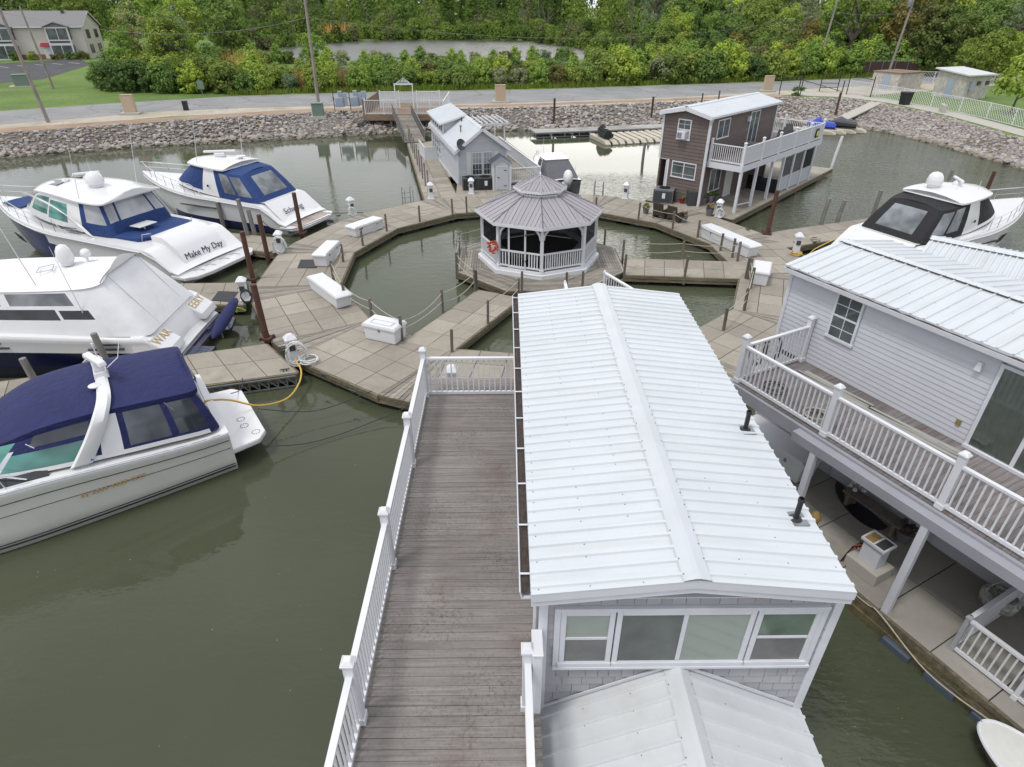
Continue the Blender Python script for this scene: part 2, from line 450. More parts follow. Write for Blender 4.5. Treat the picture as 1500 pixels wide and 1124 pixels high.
RN = [(-80, 36), (-62, 51), (-47.6, 62.6), (-36.2, 71.2), (-26, 74.0), (-18.4, 75.1), (0, 76.8), (21.6, 82.2), (43, 91.5), (60, 97), (90, 104)]
RF = [(-88, 44), (-70, 58), (-53.8, 71.3), (-45, 77.2), (-34.5, 83.0), (-25, 85.6), (-16, 87.6), (5.4, 90.5), (36, 98.5), (56, 104.5), (88, 111)]
def dens(p, n=6):
    o = []
    for i in range(len(p) - 1):
        for k in range(n):
            f = k / n; o.append((p[i][0] * (1 - f) + p[i + 1][0] * f, p[i][1] * (1 - f) + p[i + 1][1] * f))
    return o + [p[-1]]
mb = MB(); strip(mb, RF, RN, LZ + .016, LZ + .016)
struct(mb, 'road', M['asphalt'], 'worn grey asphalt lane along the bank')
SH = [(x + 1.2, y - 1.6) for x, y in RN]
mb = MB(); strip(mb, RN, [(x + 2.2, y - 3.6) for x, y in RN][:8] + [(22.6, 79.0), (37, 84.8), (44, 83.0)][0:3], LZ + .008, LZ + .008)
struct(mb, 'gravel_shoulder', M['gravel'], 'pale gravel shoulder between lane and bank')
mb = MB(); A = BANK[1:9]; B = [(x * 1.0 - .9, y + 2.6) for x, y in A]
strip(mb, B, A, LZ + .012, LZ + .006)
struct(mb, 'dirt_strip', M['dirt'], 'strip of bare brown dirt on top of the bank')
# concrete walk along the right bank
A = [(36, 83.6), (41.4, 81.8), (43.9, 77.2), (45.1, 68), (44.4, 54), (45, 34)]; B = [(37.5, 87.5), (43.6, 84.2), (46.1, 78), (47.4, 68.4), (46.6, 54), (47.4, 34)]
mb = MB(); strip(mb, B, A, LZ + .02, LZ + .02)
struct(mb, 'footpath', M['conc'], 'pale concrete footpath along the right bank')
mb = MB()
mb.poly([(-73, 98, LZ + .012), (-70, 104, LZ + .012), (-78, 131, LZ + .012), (-88, 144, LZ + .012), (-110, 118, LZ + .012), (-92, 88, LZ + .012)])
mb.mat(1)
for k in range(8):
    f = k / 7; a = Vector((-96 + 13 * f, 122 + 15.5 * f, LZ + .02)); d = Vector((.8, -.6, 0)) * 4.5
    n = Vector((.6, .8, 0)) * .08; mb.poly([a - n, a + d - n, a + d + n, a + n])
struct(mb, 'parking_lot', [M['asphaltdark'], M['line']], 'dark asphalt car park with white bay lines')
mb = MB()
mb.poly([(-60, 150, LZ + .02), (-46, 140, LZ + .02), (12, 138, LZ + .02), (22, 150, LZ + .02), (22, 170, LZ + .02), (7, 214, LZ + .02), (-14, 222, LZ + .02), (-44, 218, LZ + .02), (-60, 185, LZ + .02)])
struct(mb, 'pond', M['pondwater'], 'still grey pond beyond the roadside bushes')

# --- riprap
def ico():
    p = (1 + 5 ** .5) / 2
    v = [(-1, p, 0), (1, p, 0), (-1, -p, 0), (1, -p, 0), (0, -1, p), (0, 1, p), (0, -1, -p), (0, 1, -p), (p, 0, -1), (p, 0, 1), (-p, 0, -1), (-p, 0, 1)]
    f = [(0, 11, 5), (0, 5, 1), (0, 1, 7), (0, 7, 10), (0, 10, 11), (1, 5, 9), (5, 11, 4), (11, 10, 2), (10, 7, 6), (7, 1, 8), (3, 9, 4), (3, 4, 2), (3, 2, 6), (3, 6, 8), (3, 8, 9), (4, 9, 5), (2, 4, 11), (6, 2, 10), (8, 6, 7), (9, 8, 1)]
    return [Vector(q).normalized() for q in v], f
IV, IF = ico()
rr = random.Random(3)
def rock(mb, x, y, z, r):
    q = Matrix.Rotation(rr.uniform(0, 6.3), 3, 'Z') @ Matrix.Rotation(rr.uniform(0, 6.3), 3, 'X')
    s = (r * rr.uniform(.8, 1.35), r * rr.uniform(.8, 1.25), r * rr.uniform(.55, .85))
    vs = []
    for v in IV:
        k = rr.uniform(.75, 1.15); w = q @ v
        vs.append((x + w.x * s[0] * k, y + w.y * s[1] * k, z + w.z * s[2] * k))
    mb.add(vs, IF)
def rock_mat():
    m, t, b = nt('riprap_stone'); g = nd(t, 'ShaderNodeNewGeometry')
    c = ramp(t, g.outputs['Random Per Island'], [(0, (.19, .175, .175)), (.3, (.255, .235, .23)), (.55, (.31, .285, .27)), (.75, (.34, .285, .235)), (.92, (.42, .40, .375)), (1, (.25, .19, .15))])
    v = coords(t); f = noise(t, v, 6, 5, .7)
    c = mix(t, 1.0, c, ramp(t, f, [(.3, .75), (.7, 1.15)]), 'MULTIPLY')
    sx = nd(t, 'ShaderNodeSeparateXYZ'); t.links.new(g.outputs['Position'], sx.inputs[0])
    k = ramp(t, sx.outputs['Z'], [(.06, 1), (.30, 0)])      # wet, algae stained foot of the bank
    c = mix(t, mix(t, 1.0, k, (.62, .62, .62), 'MULTIPLY'), c, (.085, .075, .035))
    t.links.new(c, b.inputs['Base Color']); b.inputs['Roughness'].default_value = .9
    bump(t, b, f, .5, .04); return m
M['rock'] = rock_mat()
def along(P1, P2, i, f, g):
    a = Vector(P1[i]).lerp(Vector(P1[i + 1]), f); w = Vector(P2[i]).lerp(Vector(P2[i + 1]), f)
    return a.lerp(w, g)
mb = MB()
for i in range(1, len(BANK) - 2):
    L = (Vector(BANK[i + 1]) - Vector(BANK[i])).length; W = (Vector(BANK[i]) - Vector(WATERLINE[i])).length
    n = int(L * W * 16)
    if i >= 12: n = n // 4
    for k in range(n):
        f, g = rr.random(), rr.random() * 1.06
        p = along(BANK, WATERLINE, i, f, g)
        if -10.8 < p.x < -8.2 and p.y > 69.5: continue
        r = rr.choice((.08, .10, .11, .13, .15, .18, .24)) * (1.3 if g > .85 else 1.0)
        rock(mb, p.x, p.y, LZ * (1 - g) + r * .2, r)
tag(mb.build('riprap', M['rock']), 'grey and tan riprap stones covering the bank slope', 'riprap', None, 'stuff')
# the biggest boulders stand out at the water's edge
proto = []
for k in range(5):
    mb = MB(); rock(mb, 0, 0, 0, .5)
    o = mb.build('boulder', M['rock']); o.data.name = 'boulder_mesh'; proto.append(o)
n = 0
for i in range(1, 12):
    for k in range(6 if i < 9 else 4):
        p = along(BANK, WATERLINE, i, (k + rr.random()) / (6 if i < 9 else 4), rr.uniform(.86, 1.02))
        o = proto[n] if n < 5 else proto[n % 5].copy()
        if n >= 5: COL.objects.link(o)
        s = rr.uniform(.5, .85); o.scale = (s, s, s); o.rotation_euler = (0, 0, rr.uniform(0, 6))
        o.location = (p.x, p.y, rr.uniform(-.1, .1))
        tag(o, 'large tan boulder lying at the foot of the stone bank', 'boulder', 'boulders along the waterline'); n += 1

# ================================================================ vegetation
def leaf_mat(name, c0, c1, c2):
    m = bpy.data.materials.new(name); m.use_nodes = True; t = m.node_tree; t.nodes.clear()
    o = nd(t, 'ShaderNodeOutputMaterial'); g = nd(t, 'ShaderNodeNewGeometry'); oi = nd(t, 'ShaderNodeObjectInfo')
    c = ramp(t, g.outputs['Random Per Island'], [(0, c0), (.5, c1), (1, c2)])
    k = ramp(t, oi.outputs['Random'], [(0, (.78, .86, .80)), (.35, (1.0, 1.04, 1.0)), (.7, (1.28, 1.16, .9)), (1, (1.5, 1.32, .9))])
    c = mix(t, 1.0, c, k, 'MULTIPLY')
    d = nd(t, 'ShaderNodeBsdfDiffuse'); tr = nd(t, 'ShaderNodeBsdfTranslucent'); mx = nd(t, 'ShaderNodeMixShader'); mx.inputs[0].default_value = .42
    t.links.new(c, d.inputs['Color']); t.links.new(c, tr.inputs['Color'])
    t.links.new(d.outputs[0], mx.inputs[1]); t.links.new(tr.outputs[0], mx.inputs[2]); t.links.new(mx.outputs[0], o.inputs['Surface'])
    return m
M['leafmid'] = leaf_mat('mid_green_leaves', (0.117, 0.180, 0.059), (0.188, 0.270, 0.083), (0.276, 0.368, 0.117))
M['leaflight'] = leaf_mat('yellow_green_leaves', (0.184, 0.280, 0.067), (0.265, 0.381, 0.090), (0.366, 0.474, 0.137))
M['leafdark'] = leaf_mat('dark_green_leaves', (0.072, 0.119, 0.047), (0.117, 0.175, 0.067), (0.180, 0.243, 0.094))
M['leafgrey'] = leaf_mat('grey_green_leaves', (0.164, 0.203, 0.126), (0.238, 0.289, 0.177), (0.330, 0.373, 0.255))
M['leafbrown'] = leaf_mat('brown_green_leaves', (0.129, 0.127, 0.054), (0.184, 0.178, 0.078), (0.238, 0.221, 0.109))
M['reed'] = leaf_mat('dry_reeds', (.30, .20, .10), (.40, .27, .14), (.46, .34, .2))
M['tallgrass'] = leaf_mat('tall_grass', (0.112, 0.175, 0.041), (0.163, 0.237, 0.055), (0.225, 0.288, 0.082))
M['bark'] = wood('grey_bark', (.07, .06, .05), (.17, .15, .13), 2, .9, .1, 0, grain=8)
M['pole'] = wood('utility_pole_wood', (.15, .13, .115), (.30, .27, .245), 2, .85, .1, 0, grain=10)
tr = random.Random(11)
def leafquad(mb, p, s, nrm):
    n = nrm.normalized(); a = n.cross(Vector((tr.uniform(-1, 1), tr.uniform(-1, 1), tr.uniform(-1, 1)))).normalized(); b = n.cross(a)
    l = s * tr.uniform(.7, 1.3); w = l * tr.uniform(.45, .75)
    q = n * (l * .18)
    mb.add([p - a * l, p - b * w + q, p + a * l, p + b * w + q], [(0, 1, 2), (0, 2, 3)])
def crown(mb, c, r, nclump, nleaf, size, cr=.34, low=-.6):
    """leaf clumps scattered near the surface of an ellipsoid, gaps between them"""
    c = Vector(c)
    for k in range(nclump):
        while True:
            d = Vector((tr.gauss(0, 1), tr.gauss(0, 1), tr.gauss(0, 1))).normalized()
            if d.z > low: break
        rad = tr.uniform(.55, 1.0)
        cc = c + Vector((d.x * r[0], d.y * r[1], d.z * r[2])) * rad
        s = cr * min(r[0], r[2]) * tr.uniform(.6, 1.25)
        for j in range(nleaf):
            e = Vector((tr.gauss(0, 1), tr.gauss(0, 1), tr.gauss(0, 1))).normalized()
            p = cc + Vector((e.x, e.y, e.z * .75)) * s * (tr.random() ** .4)
            leafquad(mb, p, size, e * .9 + d * .5 + Vector((0, 0, .55)))
def limbs(mb, h, r, n, spread, hi):
    mb.tube([(0, 0, -.2), (tr.uniform(-.1, .1), tr.uniform(-.1, .1), h * .35), (tr.uniform(-.25, .25), tr.uniform(-.25, .25), h * hi)], r, 8, r * .35)
    for k in range(n):
        a = 2 * pi * k / n + tr.uniform(-.4, .4); z = h * tr.uniform(.25, hi * .85)
        p = Vector((0, 0, z)); q = p + Vector((math.cos(a) * spread, math.sin(a) * spread, spread * tr.uniform(.5, 1.1)))
        mb.tube([p, p.lerp(q, .5) + Vector((0, 0, .15 * spread)), q], r * .45, 6, r * .12)
def plant(name, label, cat, group, mat, crowns, trunk=None, size=.3):
    t = T(name, label, cat, (0, 0, 0), 0, group)
    mb = MB()
    for c in crowns: crown(mb, *c[:4], size, *c[4:])
    mb.build('foliage' if trunk is None else 'crown', M[mat], t)
    if trunk:
        mb = MB(); limbs(mb, *trunk); mb.build('trunk', M['bark'], t, smooth=True)
    return t
G1 = 'bushes along the far side of the road'; G2 = 'trees behind the road'; 
PB = [plant('bush', 'rounded mid green bush in the hedge beyond the road', 'bush', G1, 'leafmid', [((0, 0, 1.7), (2.3, 2.0, 1.9), 46, 44, .42, -.9), ((1.4, .5, 1.3), (1.4, 1.3, 1.3), 16, 40, .45, -.9)], None, .19),
      plant('bush', 'light yellow green bush in the hedge beyond the road', 'bush', G1, 'leaflight', [((0, 0, 2.0), (1.8, 1.7, 2.1), 44, 42, .40, -.9), ((-1.2, .2, 1.2), (1.3, 1.2, 1.2), 14, 40, .45, -.9)], None, .17),
      plant('bush', 'dark green bush in the hedge beyond the road', 'bush', G1, 'leafdark', [((0, 0, 1.8), (2.2, 2.0, 1.9), 48, 44, .42, -.9)], None, .2),
      plant('bush', 'pale grey green shrub in the hedge beyond the road', 'bush', G1, 'leafgrey', [((0, 0, 1.5), (1.7, 1.6, 1.6), 36, 42, .40, -.9)], None, .15),
      plant('bush', 'brownish green scrub bush in the hedge beyond the road', 'bush', G1, 'leafbrown', [((0, 0, 1.8), (1.9, 1.8, 1.9), 40, 40, .40, -.9)], None, .17)]
PT = [plant('leafy_tree', 'broad mid green tree standing behind the road hedge', 'tree', G2, 'leafmid', [((0, 0, 6.6), (3.4, 3.4, 4.4), 74, 46, .30, -.8), ((1.8, 1, 4.2), (2.2, 2, 2.2), 20, 40, .36, -.9)], (10, .26, 8, 2.4, .8), .24),
      plant('leafy_tree', 'loose light green tree standing behind the road hedge', 'tree', G2, 'leaflight', [((0, 0, 6.2), (2.8, 2.8, 4.6), 60, 40, .30, -.8)], (10, .2, 7, 2.0, .85), .22),
      plant('leafy_tree', 'dense dark green tree standing behind the road hedge', 'tree', G2, 'leafdark', [((0, 0, 5.6), (3.2, 3.0, 4.9), 84, 46, .30, -.95)], (10, .24, 8, 2.2, .8), .25),
      plant('leafy_tree', 'thin grey green tree with bare limbs behind the road hedge', 'tree', G2, 'leafgrey', [((0, 0, 7.0), (2.8, 2.8, 4.2), 34, 36, .30, -.7)], (11, .2, 10, 2.6, .85), .2),
      plant('leafy_tree', 'brownish green tree standing behind the road hedge', 'tree', G2, 'leafbrown', [((0, 0, 6.0), (3.0, 3.0, 4.6), 66, 44, .32, -.9)], (10, .22, 8, 2.2, .8), .23)]
used = set()
def put(protos, k, x, y, s, label=None, group=None, sz=None):
    p = protos[k]; rz = tr.uniform(0, 6.28)
    s3 = (s, s, s * (sz or 1.0))
    if p.name not in used:
        used.add(p.name); p.location = (x, y, LZ - .05); p.rotation_euler = (0, 0, rz); p.scale = s3
        if label: p['label'] = label
        if group: p['group'] = group
        return p
    dup.__defaults__[-1].setdefault(p.name, [(c, kids(c)) for c in kids(p)])
    return dup(p, (x, y, LZ - .05), rz, label or p['label'], group or p['group'], s3)
def lerp_line(P, x):
    for a, b in zip(P[:-1], P[1:]):
        if a[0] <= x <= b[0]: return a[1] + (b[1] - a[1]) * (x - a[0]) / (b[0] - a[0])
    return P[-1][1]
# hedge belt beyond the road
x = -33.0
while x < 52:
    y0 = lerp_line(RF, x)
    lo = -37 < x < 14
    for row in range(3):
        k = tr.choices(range(5), (5, 5, 2, 1.4, 1.2))[0]
        put(PB, k, x + tr.uniform(-.9, .9), y0 + 3.0 + row * 3.4 + tr.uniform(-.7, .7), tr.uniform(.8, 1.1) * (1 + .08 * row) * (.80 if lo else 1.12))
    x += 2.5
# thicket at the left, beside the lawn
for (x, y, k, s, b) in [(-54.5, 93, 0, .9, 1), (-52, 97, 1, 1.1, 1), (-51.5, 89.5, 2, 1.0, 1), (-48.5, 92.5, 0, 1.25, 1), (-47.5, 88.0, 2, 1.05, 1), (-44.5, 91, 0, 1.2, 1), (-43.5, 87.3, 0, 1.05, 1),
                        (-40.5, 90.0, 2, 1.15, 1), (-39.5, 86.5, 1, .9, 1), (-36.5, 89, 0, 1.1, 1), (-35.5, 86.5, 2, .9, 1), (-55, 99, 2, 1.2, 1), (-58, 104, 1, 1.0, 1), (-33, 90, 1, 1.1, 1), (-37.5, 92.5, 0, .8, 1), (-42, 95, 2, 1.0, 1),
                        (-52, 95, 1, .72, 0), (-46, 96, 0, .80, 0), (-46, 98, 3, .85, 0), (-57, 106, 4, .7, 0), (-49, 104, 1, .95, 0), (-62, 118, 3, .9, 0), (-55, 122, 1, 1.1, 0), (-47, 120, 0, 1.0, 0), (-66, 136, 1, 1.2, 0), (-60, 150, 0, 1.3, 0), (-72, 158, 4, 1.2, 0), (-53, 135, 2, .9, 0), (-80, 165, 1, 1.3, 0), (-66, 170, 2, 1.3, 0), (-88, 175, 0, 1.3, 0), (-97, 165, 2, 1.2, 0), (-108, 172, 0, 1.3, 0), (-120, 178, 2, 1.4, 0)]:
    if b: put(PB, k, x, y, s, ['mid green bush in the thicket beside the lawn', 'yellow green bush in the thicket beside the lawn', 'dark green bush in the thicket beside the lawn'][k], 'bushes of the thicket beside the lawn')
    else: put(PT, k, x, y, s, ['mid green tree rising from the thicket behind the lawn', 'light green tree rising from the thicket behind the lawn', 'dark tree in the thicket behind the lawn', 'thin bare limbed tree in the thicket behind the lawn', 'brownish tree in the thicket behind the lawn'][k], 'trees of the thicket by the flats')
for i in range(30):                                         # scrub between the hedge and the pond
    f = i / 29; put(PB, tr.choices(range(5), (3, 5, 1, 2, 1.5))[0], -62 + 78 * f + tr.uniform(-1, 1), 134 - 4 * math.sin(f * 3) + tr.uniform(-1.5, 1.5), tr.uniform(.55, .85), 'low scrub bush on the near shore of the pond', 'scrub bushes on the near pond shore')
for (x, y, k, s) in [(-44, 103, 0, 1.0), (-47.5, 106, 1, 1.1), (-41, 108, 1, .9), (-51, 110, 0, 1.2), (-45.5, 112, 2, 1.0), (-49, 117, 0, 1.2), (-54, 113, 1, 1.2), (-43, 118, 1, 1.0)]:
    put(PB, k, x, y, s, 'bush deep in the thicket between lawn and pond', 'bushes deep in the thicket')
# small tree that stands up out of the hedge left of the pond
put(PT, 1, -28.5, 104, .62, 'small light green tree standing clear above the hedge before the pond', 'trees behind the road')
# right hand wood, in rows that rise away from the road
for (x0, x1, y0, dy, ds, s0, s1, n) in [(22, 56, 112, .10, 3, .42, .62, 16), (24, 62, 121, .1, 4, .6, .85, 15), (30, 70, 131, .1, 5, .75, 1.0, 14), (64, 96, 108, .15, 4, .7, 1.1, 14), (60, 100, 122, .1, 6, .95, 1.3, 14), (30, 110, 146, .1, 6, .95, 1.3, 22), (64, 90, 97, .2, 2, .5, .7, 8)]:
    for i in range(n):
        x = x0 + (x1 - x0) * (i + tr.uniform(.1, .9)) / n
        k = tr.choices(range(5), (4, 3, 3, 1, 1.6))[0]
        put(PT, k, x, y0 + dy * (x - x0) + tr.uniform(-ds, ds), tr.uniform(s0, s1), ['mid green tree in the wood behind the stone sheds', 'light green tree in the wood behind the stone sheds', 'dark green tree in the wood behind the stone sheds', 'thin bare limbed tree in the wood behind the stone sheds', 'brownish tree in the wood behind the stone sheds'][k], 'trees of the right hand wood')
for (x, y, s) in [(54, 107, 1.15), (57, 110, 1.2), (52.5, 109, .95), (60, 113, 1.3), (47, 107, 1.2), (49.5, 111, 1.3)]:
    put(PB, 1, x, y, s, 'yellow green bush at the bend of the road under the pale pole', 'bushes under the pale pole')
for i in range(16):
    put(PB, tr.choices(range(5), (4, 2, 4, .6, 1.5))[0], 57.5 + 2.6 * i + tr.uniform(-.8, .8), 111.5 - .55 * i * 1.2 + tr.uniform(-1, 1), tr.uniform(1.1, 1.5), 'bush at the foot of the right hand wood behind the stone sheds', 'bushes in front of the right hand wood')
# lone tree at the right edge
lone = plant('leafy_tree', 'small bright green tree beside the white fence at the right edge', 'tree', None, 'leaflight', [((0, 0, 2.9), (1.8, 1.8, 1.9), 46, 42, .36, -.8)], (3.6, .1, 6, 1.0, .8), .15)
lone.location = (52.4, 68.6, LZ - .05); lone.scale = (1.3, 1.3, 1.3)
big = plant('leafy_tree', 'old tree with thick dark forked limbs showing through thin leaves, behind the pale poles', 'tree', None, 'leafdark', [((0, 0, 8.2), (4.2, 3.6, 3.4), 26, 34, .30, -.5)], (12, .5, 9, 4.2, .8), .24)
big.location = (60, 121, LZ)
# far shore of the pond and the distant wood: one mass
far = random.Random(5)
mb = MB()
def blob(x, y, h, r, n, s):
    for k in range(n):
        a = far.uniform(0, 6.28); z = far.random() ** .8; rad = r * math.sqrt(max(.05, 1 - (z * 1.05 - .25) ** 2)) * far.uniform(.6, 1)
        p = Vector((x + math.cos(a) * rad, y + math.sin(a) * rad, LZ + z * h))
        nn = Vector((math.cos(a), math.sin(a), far.uniform(0, 1.2))).normalized()
        u = nn.cross(Vector((far.uniform(-1, 1), far.uniform(-1, 1), far.uniform(-1, 1)))).normalized() * s * far.uniform(.6, 1.4); w = nn.cross(u) * .6
        mb.add([p - u, p - w, p + u, p + w], [(0, 1, 2), (0, 2, 3)])
FL = [leaf_mat('distant_leaves_mid', (.060, .108, .036), (.090, .155, .050), (.13, .205, .07)), leaf_mat('distant_leaves_light', (.10, .16, .045), (.14, .215, .06), (.18, .265, .08)),
      leaf_mat('distant_leaves_dark', (.035, .062, .026), (.055, .09, .036), (.085, .125, .05)), leaf_mat('distant_leaves_grey', (.09, .11, .065), (.12, .145, .085), (.16, .19, .11))]
def fblob(x, y, h, r, n, s, w=(5, 3, 3, 1.2)):
    mb.mat(far.choices(range(4), w)[0])
    for k in range(3): blob(x + far.uniform(-.6, .6) * r, y + far.uniform(-.4, .4) * r, h * far.uniform(.65, 1.08), r * far.uniform(.45, .8), n // 3, s * far.uniform(.8, 1.15))
PE = [(-60, 172), (-60, 186), (-52, 204), (-44, 219), (-28, 221.5), (-14, 223), (-4, 219.5), (7, 215), (12, 200), (17, 186), (22.5, 170), (23, 158), (23, 149), (16, 143)]
for i in range(len(PE) - 1):
    for k in range(5):
        p = Vector(PE[i]).lerp(Vector(PE[i + 1]), (k + far.random()) / 5); q = 1.6 if p.y > 195 else 1.1
        fblob(p.x + (1.5 if p.x > 5 else 0), p.y + (1.5 if p.y > 210 else .5), far.uniform(2.6, 5.0) * (1 if p.y > 200 else .8), far.uniform(2.0, 3.2), 330, .38, (4, 5, 1, 1.5))
for i in range(60):
    x = -95 + 150 * i / 59; fblob(x, (228 if x < 6 else max(166, 228 - (x - 6) * 2.9)) + far.uniform(0, 5), far.uniform(3.0, 6.5), far.uniform(2.6, 4.2), 360, .45, (4, 5, 1.2, 1.5))
for row, (yy, h0, h1, n, nn) in enumerate([(240, 5, 10, 46, 380), (256, 9, 14, 46, 380), (278, 13, 18, 46, 400), (304, 16, 22, 50, 400), (335, 19, 26, 56, 420), (370, 24, 31, 60, 420), (410, 31, 39, 64, 420)]):
    for i in range(n):
        x = -180 - row * 22 + (320 + row * 60) * (i + far.random()) / n
        fblob(x, yy + far.uniform(-6, 6), far.uniform(h0, h1), far.uniform(3.5, 6.0) * (1 + .1 * row), nn, .5 + .1 * row, (4, 4, 1.5, 1.2) if row < 2 else (5, 2, 3, 1))
tag(mb.build('distant_wood', FL), 'distant green wood beyond the pond', 'woodland', None, 'stuff')
# pale trunks that show against the distant wood
tb = random.Random(9)
for i in range(30):
    x = tb.uniform(-70, 110); y = tb.uniform(225, 262) if x < 25 else tb.uniform(116, 150) + .05 * x
    mb = MB(); h = tb.uniform(8, 13)
    mb.tube([(x, y, LZ - .2), (x + tb.uniform(-.4, .4), y, LZ + h * .5), (x + tb.uniform(-1, 1), y, LZ + h)], .28, 6, .1)
    for k in range(3):
        z = LZ + h * tb.uniform(.4, .8); s = tb.choice((-1, 1)); mb.tube([(x, y, z), (x + s * tb.uniform(1, 2), y, z + 2.2)], .12, 5, .05)
    top(mb, 'bare_tree', 'bare pale grey tree trunk rising in the distant wood', 'tree', M['bark'], 'bare trunks in the distant wood')
# reeds and tall grass
def tuft(mb, x, y, r, n, h, w):
    for k in range(n):
        a = tr.uniform(0, 6.28); d = r * math.sqrt(tr.random()); px, py = x + d * math.cos(a), y + d * math.sin(a)
        t = tr.uniform(0, 3.14); hh = h * tr.uniform(.6, 1.1); lx, ly = tr.uniform(-.25, .25) * hh, tr.uniform(-.25, .25) * hh
        ux, uy = math.cos(t) * w, math.sin(t) * w
        mb.add([(px - ux, py - uy, LZ), (px + ux, py + uy, LZ), (px + lx, py + ly, LZ + hh)], [(0, 1, 2)])
for (x, y, r, h, lab) in [(-37, 97, 2.4, 4.4, 'tall tan clump of dry reeds behind the left thicket'), (-26.5, 90.5, 1.2, 2.6, 'tan clump of dry reeds in the hedge left of the wooden pole'), (-21, 91.2, 1.5, 2.8, 'wide tan clump of dry reeds in the hedge right of the wooden pole'), (-54, 226, 6, 5, 'orange brown reed bed on the far left shore of the pond'), (50, 150, 5, 5, 'brown reed patch in the distant right wood')]:
    mb = MB(); tuft(mb, x, y, r, 260, h, .07 if y < 120 else .2); top(mb, 'reed_clump', lab, 'reeds', M['reed'])
mb = MB()
for i in range(150):
    x = -34 + 92 * i / 149; y = lerp_line(RF, x) + 1.0; tuft(mb, x, y + tr.uniform(-.2, 1.0), .7, 40, .75, .05)
tag(mb.build('tall_grass', M['tallgrass']), 'tall grass growing along the far edge of the road', 'grass', None, 'stuff')
# ================================================================ docks
DZ = 0.5
def bil(q, u, v):
    a, b, c, d = [Vector((p[0], p[1])) for p in q]
    return a * (1 - u) * (1 - v) + b * u * (1 - v) + c * u * v + d * (1 - u) * v
def tiles(mb, q, nu, nv, z=DZ, gap=.012, th=.04):
    """concrete slabs laid over the quad q (a, b along u; d, c opposite)"""
    lu = ((Vector(q[1]) - Vector(q[0])).length + (Vector(q[2]) - Vector(q[3])).length) / 2; lv = (Vector(q[3]) - Vector(q[0])).length
    gu, gv = gap / max(lu, .1), gap / max(lv, .1)
    for i in range(nu):
        for j in range(nv):
            dz = random.uniform(-.006, .004)
            p = [bil(q, i / nu + gu, j / nv + gv), bil(q, (i + 1) / nu - gu, j / nv + gv), bil(q, (i + 1) / nu - gu, (j + 1) / nv - gv), bil(q, i / nu + gu, (j + 1) / nv - gv)]
            mb.prism([tuple(k) for k in p], z - th + dz, z + dz)
def planks(mb, q, n, z=DZ, gap=.008, th=.04):
    """n boards side by side over the quad q, each running along u"""
    lv = ((Vector(q[3]) - Vector(q[0])).length + (Vector(q[2]) - Vector(q[1])).length) / 2; g = gap / max(lv, .1)
    for j in range(n):
        dz = random.uniform(-.006, .006)
        p = [bil(q, 0, j / n + g), bil(q, 1, j / n + g), bil(q, 1, (j + 1) / n - g), bil(q, 0, (j + 1) / n - g)]
        mb.prism([tuple(k) for k in p], z - th + dz, z + dz)
def frame(mb, q, z=DZ, edges=(0, 1, 2, 3)):
    """sub-floor plus timber fascia boards along chosen edges"""
    mb.mat(1); mb.prism([tuple(p[:2]) for p in q], z - .20, z - .05); mb.mat(0)
    cx = sum(p[0] for p in q) / len(q); cy = sum(p[1] for p in q) / len(q)
    for i in edges:
        a, b = Vector(q[i][:2]), Vector(q[(i + 1) % len(q)][:2])
        d = (b - a).normalized(); n = Vector((d.y, -d.x))
        if n.dot(a - Vector((cx, cy))) < 0: n = -n
        o = n * .03
        mb.bar((a.x + o.x, a.y + o.y, z - .09), (b.x + o.x, b.y + o.y, z - .09), .06, .15)
        mb.bar((a.x + o.x * .6, a.y + o.y * .6, z - .25), (b.x + o.x * .6, b.y + o.y * .6, z - .25), .05, .13)
def floats(t, q, n, o=(0, 0)):
    """black pontoon floats hung under the two long edges of the quad"""
    for k in range(n):
        for v in (.14, .86):
            c = bil(q, (k + .5) / n, v); a = bil(q, (k + .2) / n, v); b = bil(q, (k + .8) / n, v)
            d = b - a; mb = MB(); mb.box(c.x - o[0], c.y - o[1], -.25, d.length, .8, .42, math.atan2(d.y, d.x), .94)
            mb.build('float', M['float'], t, bevel=.03)
def dock(name, label, q, nu, nv, group=None, edges=(0, 1, 2, 3), nf=2, plank=False, mat=None, cat='dock', z=DZ):
    cx = sum(p[0] for p in q) / 4; cy = sum(p[1] for p in q) / 4
    t = T(name, label, cat, (cx, cy, 0), 0, group)
    ql = [(p[0] - cx, p[1] - cy) for p in q]
    mb = MB()
    if plank: planks(mb, ql, plank, z)
    else: tiles(mb, ql, nu, nv, z)
    mb.build('deck', M[mat] if mat else (M['plank'] if plank else M['tile']), t)
    mb = MB(); frame(mb, ql, z, edges); mb.build('frame', [M['beam'], M['gap']], t)
    if nf: floats(t, ql, nf)
    return t
CR = Vector((1.6, 28.5)); RI, RO = 9.45, 13.3; NS = 14; DA = 2 * pi / NS
def ring_quad(k):
    """rectangular tiled section between two ring joints"""
    am = R(222) - DA * (k + .5); r = Vector((math.cos(am), math.sin(am))); tt = Vector((-r.y, r.x))
    h = RI * math.sin(DA / 2) * 1.0; ri = RI * math.cos(DA / 2); ro = RO * math.cos(DA / 2) - .0
    a = CR + r * ri - tt * h; b = CR + r * ri + tt * h; c = CR + r * ro + tt * h; d = CR + r * ro - tt * h
    return [tuple(a), tuple(b), tuple(c), tuple(d)]
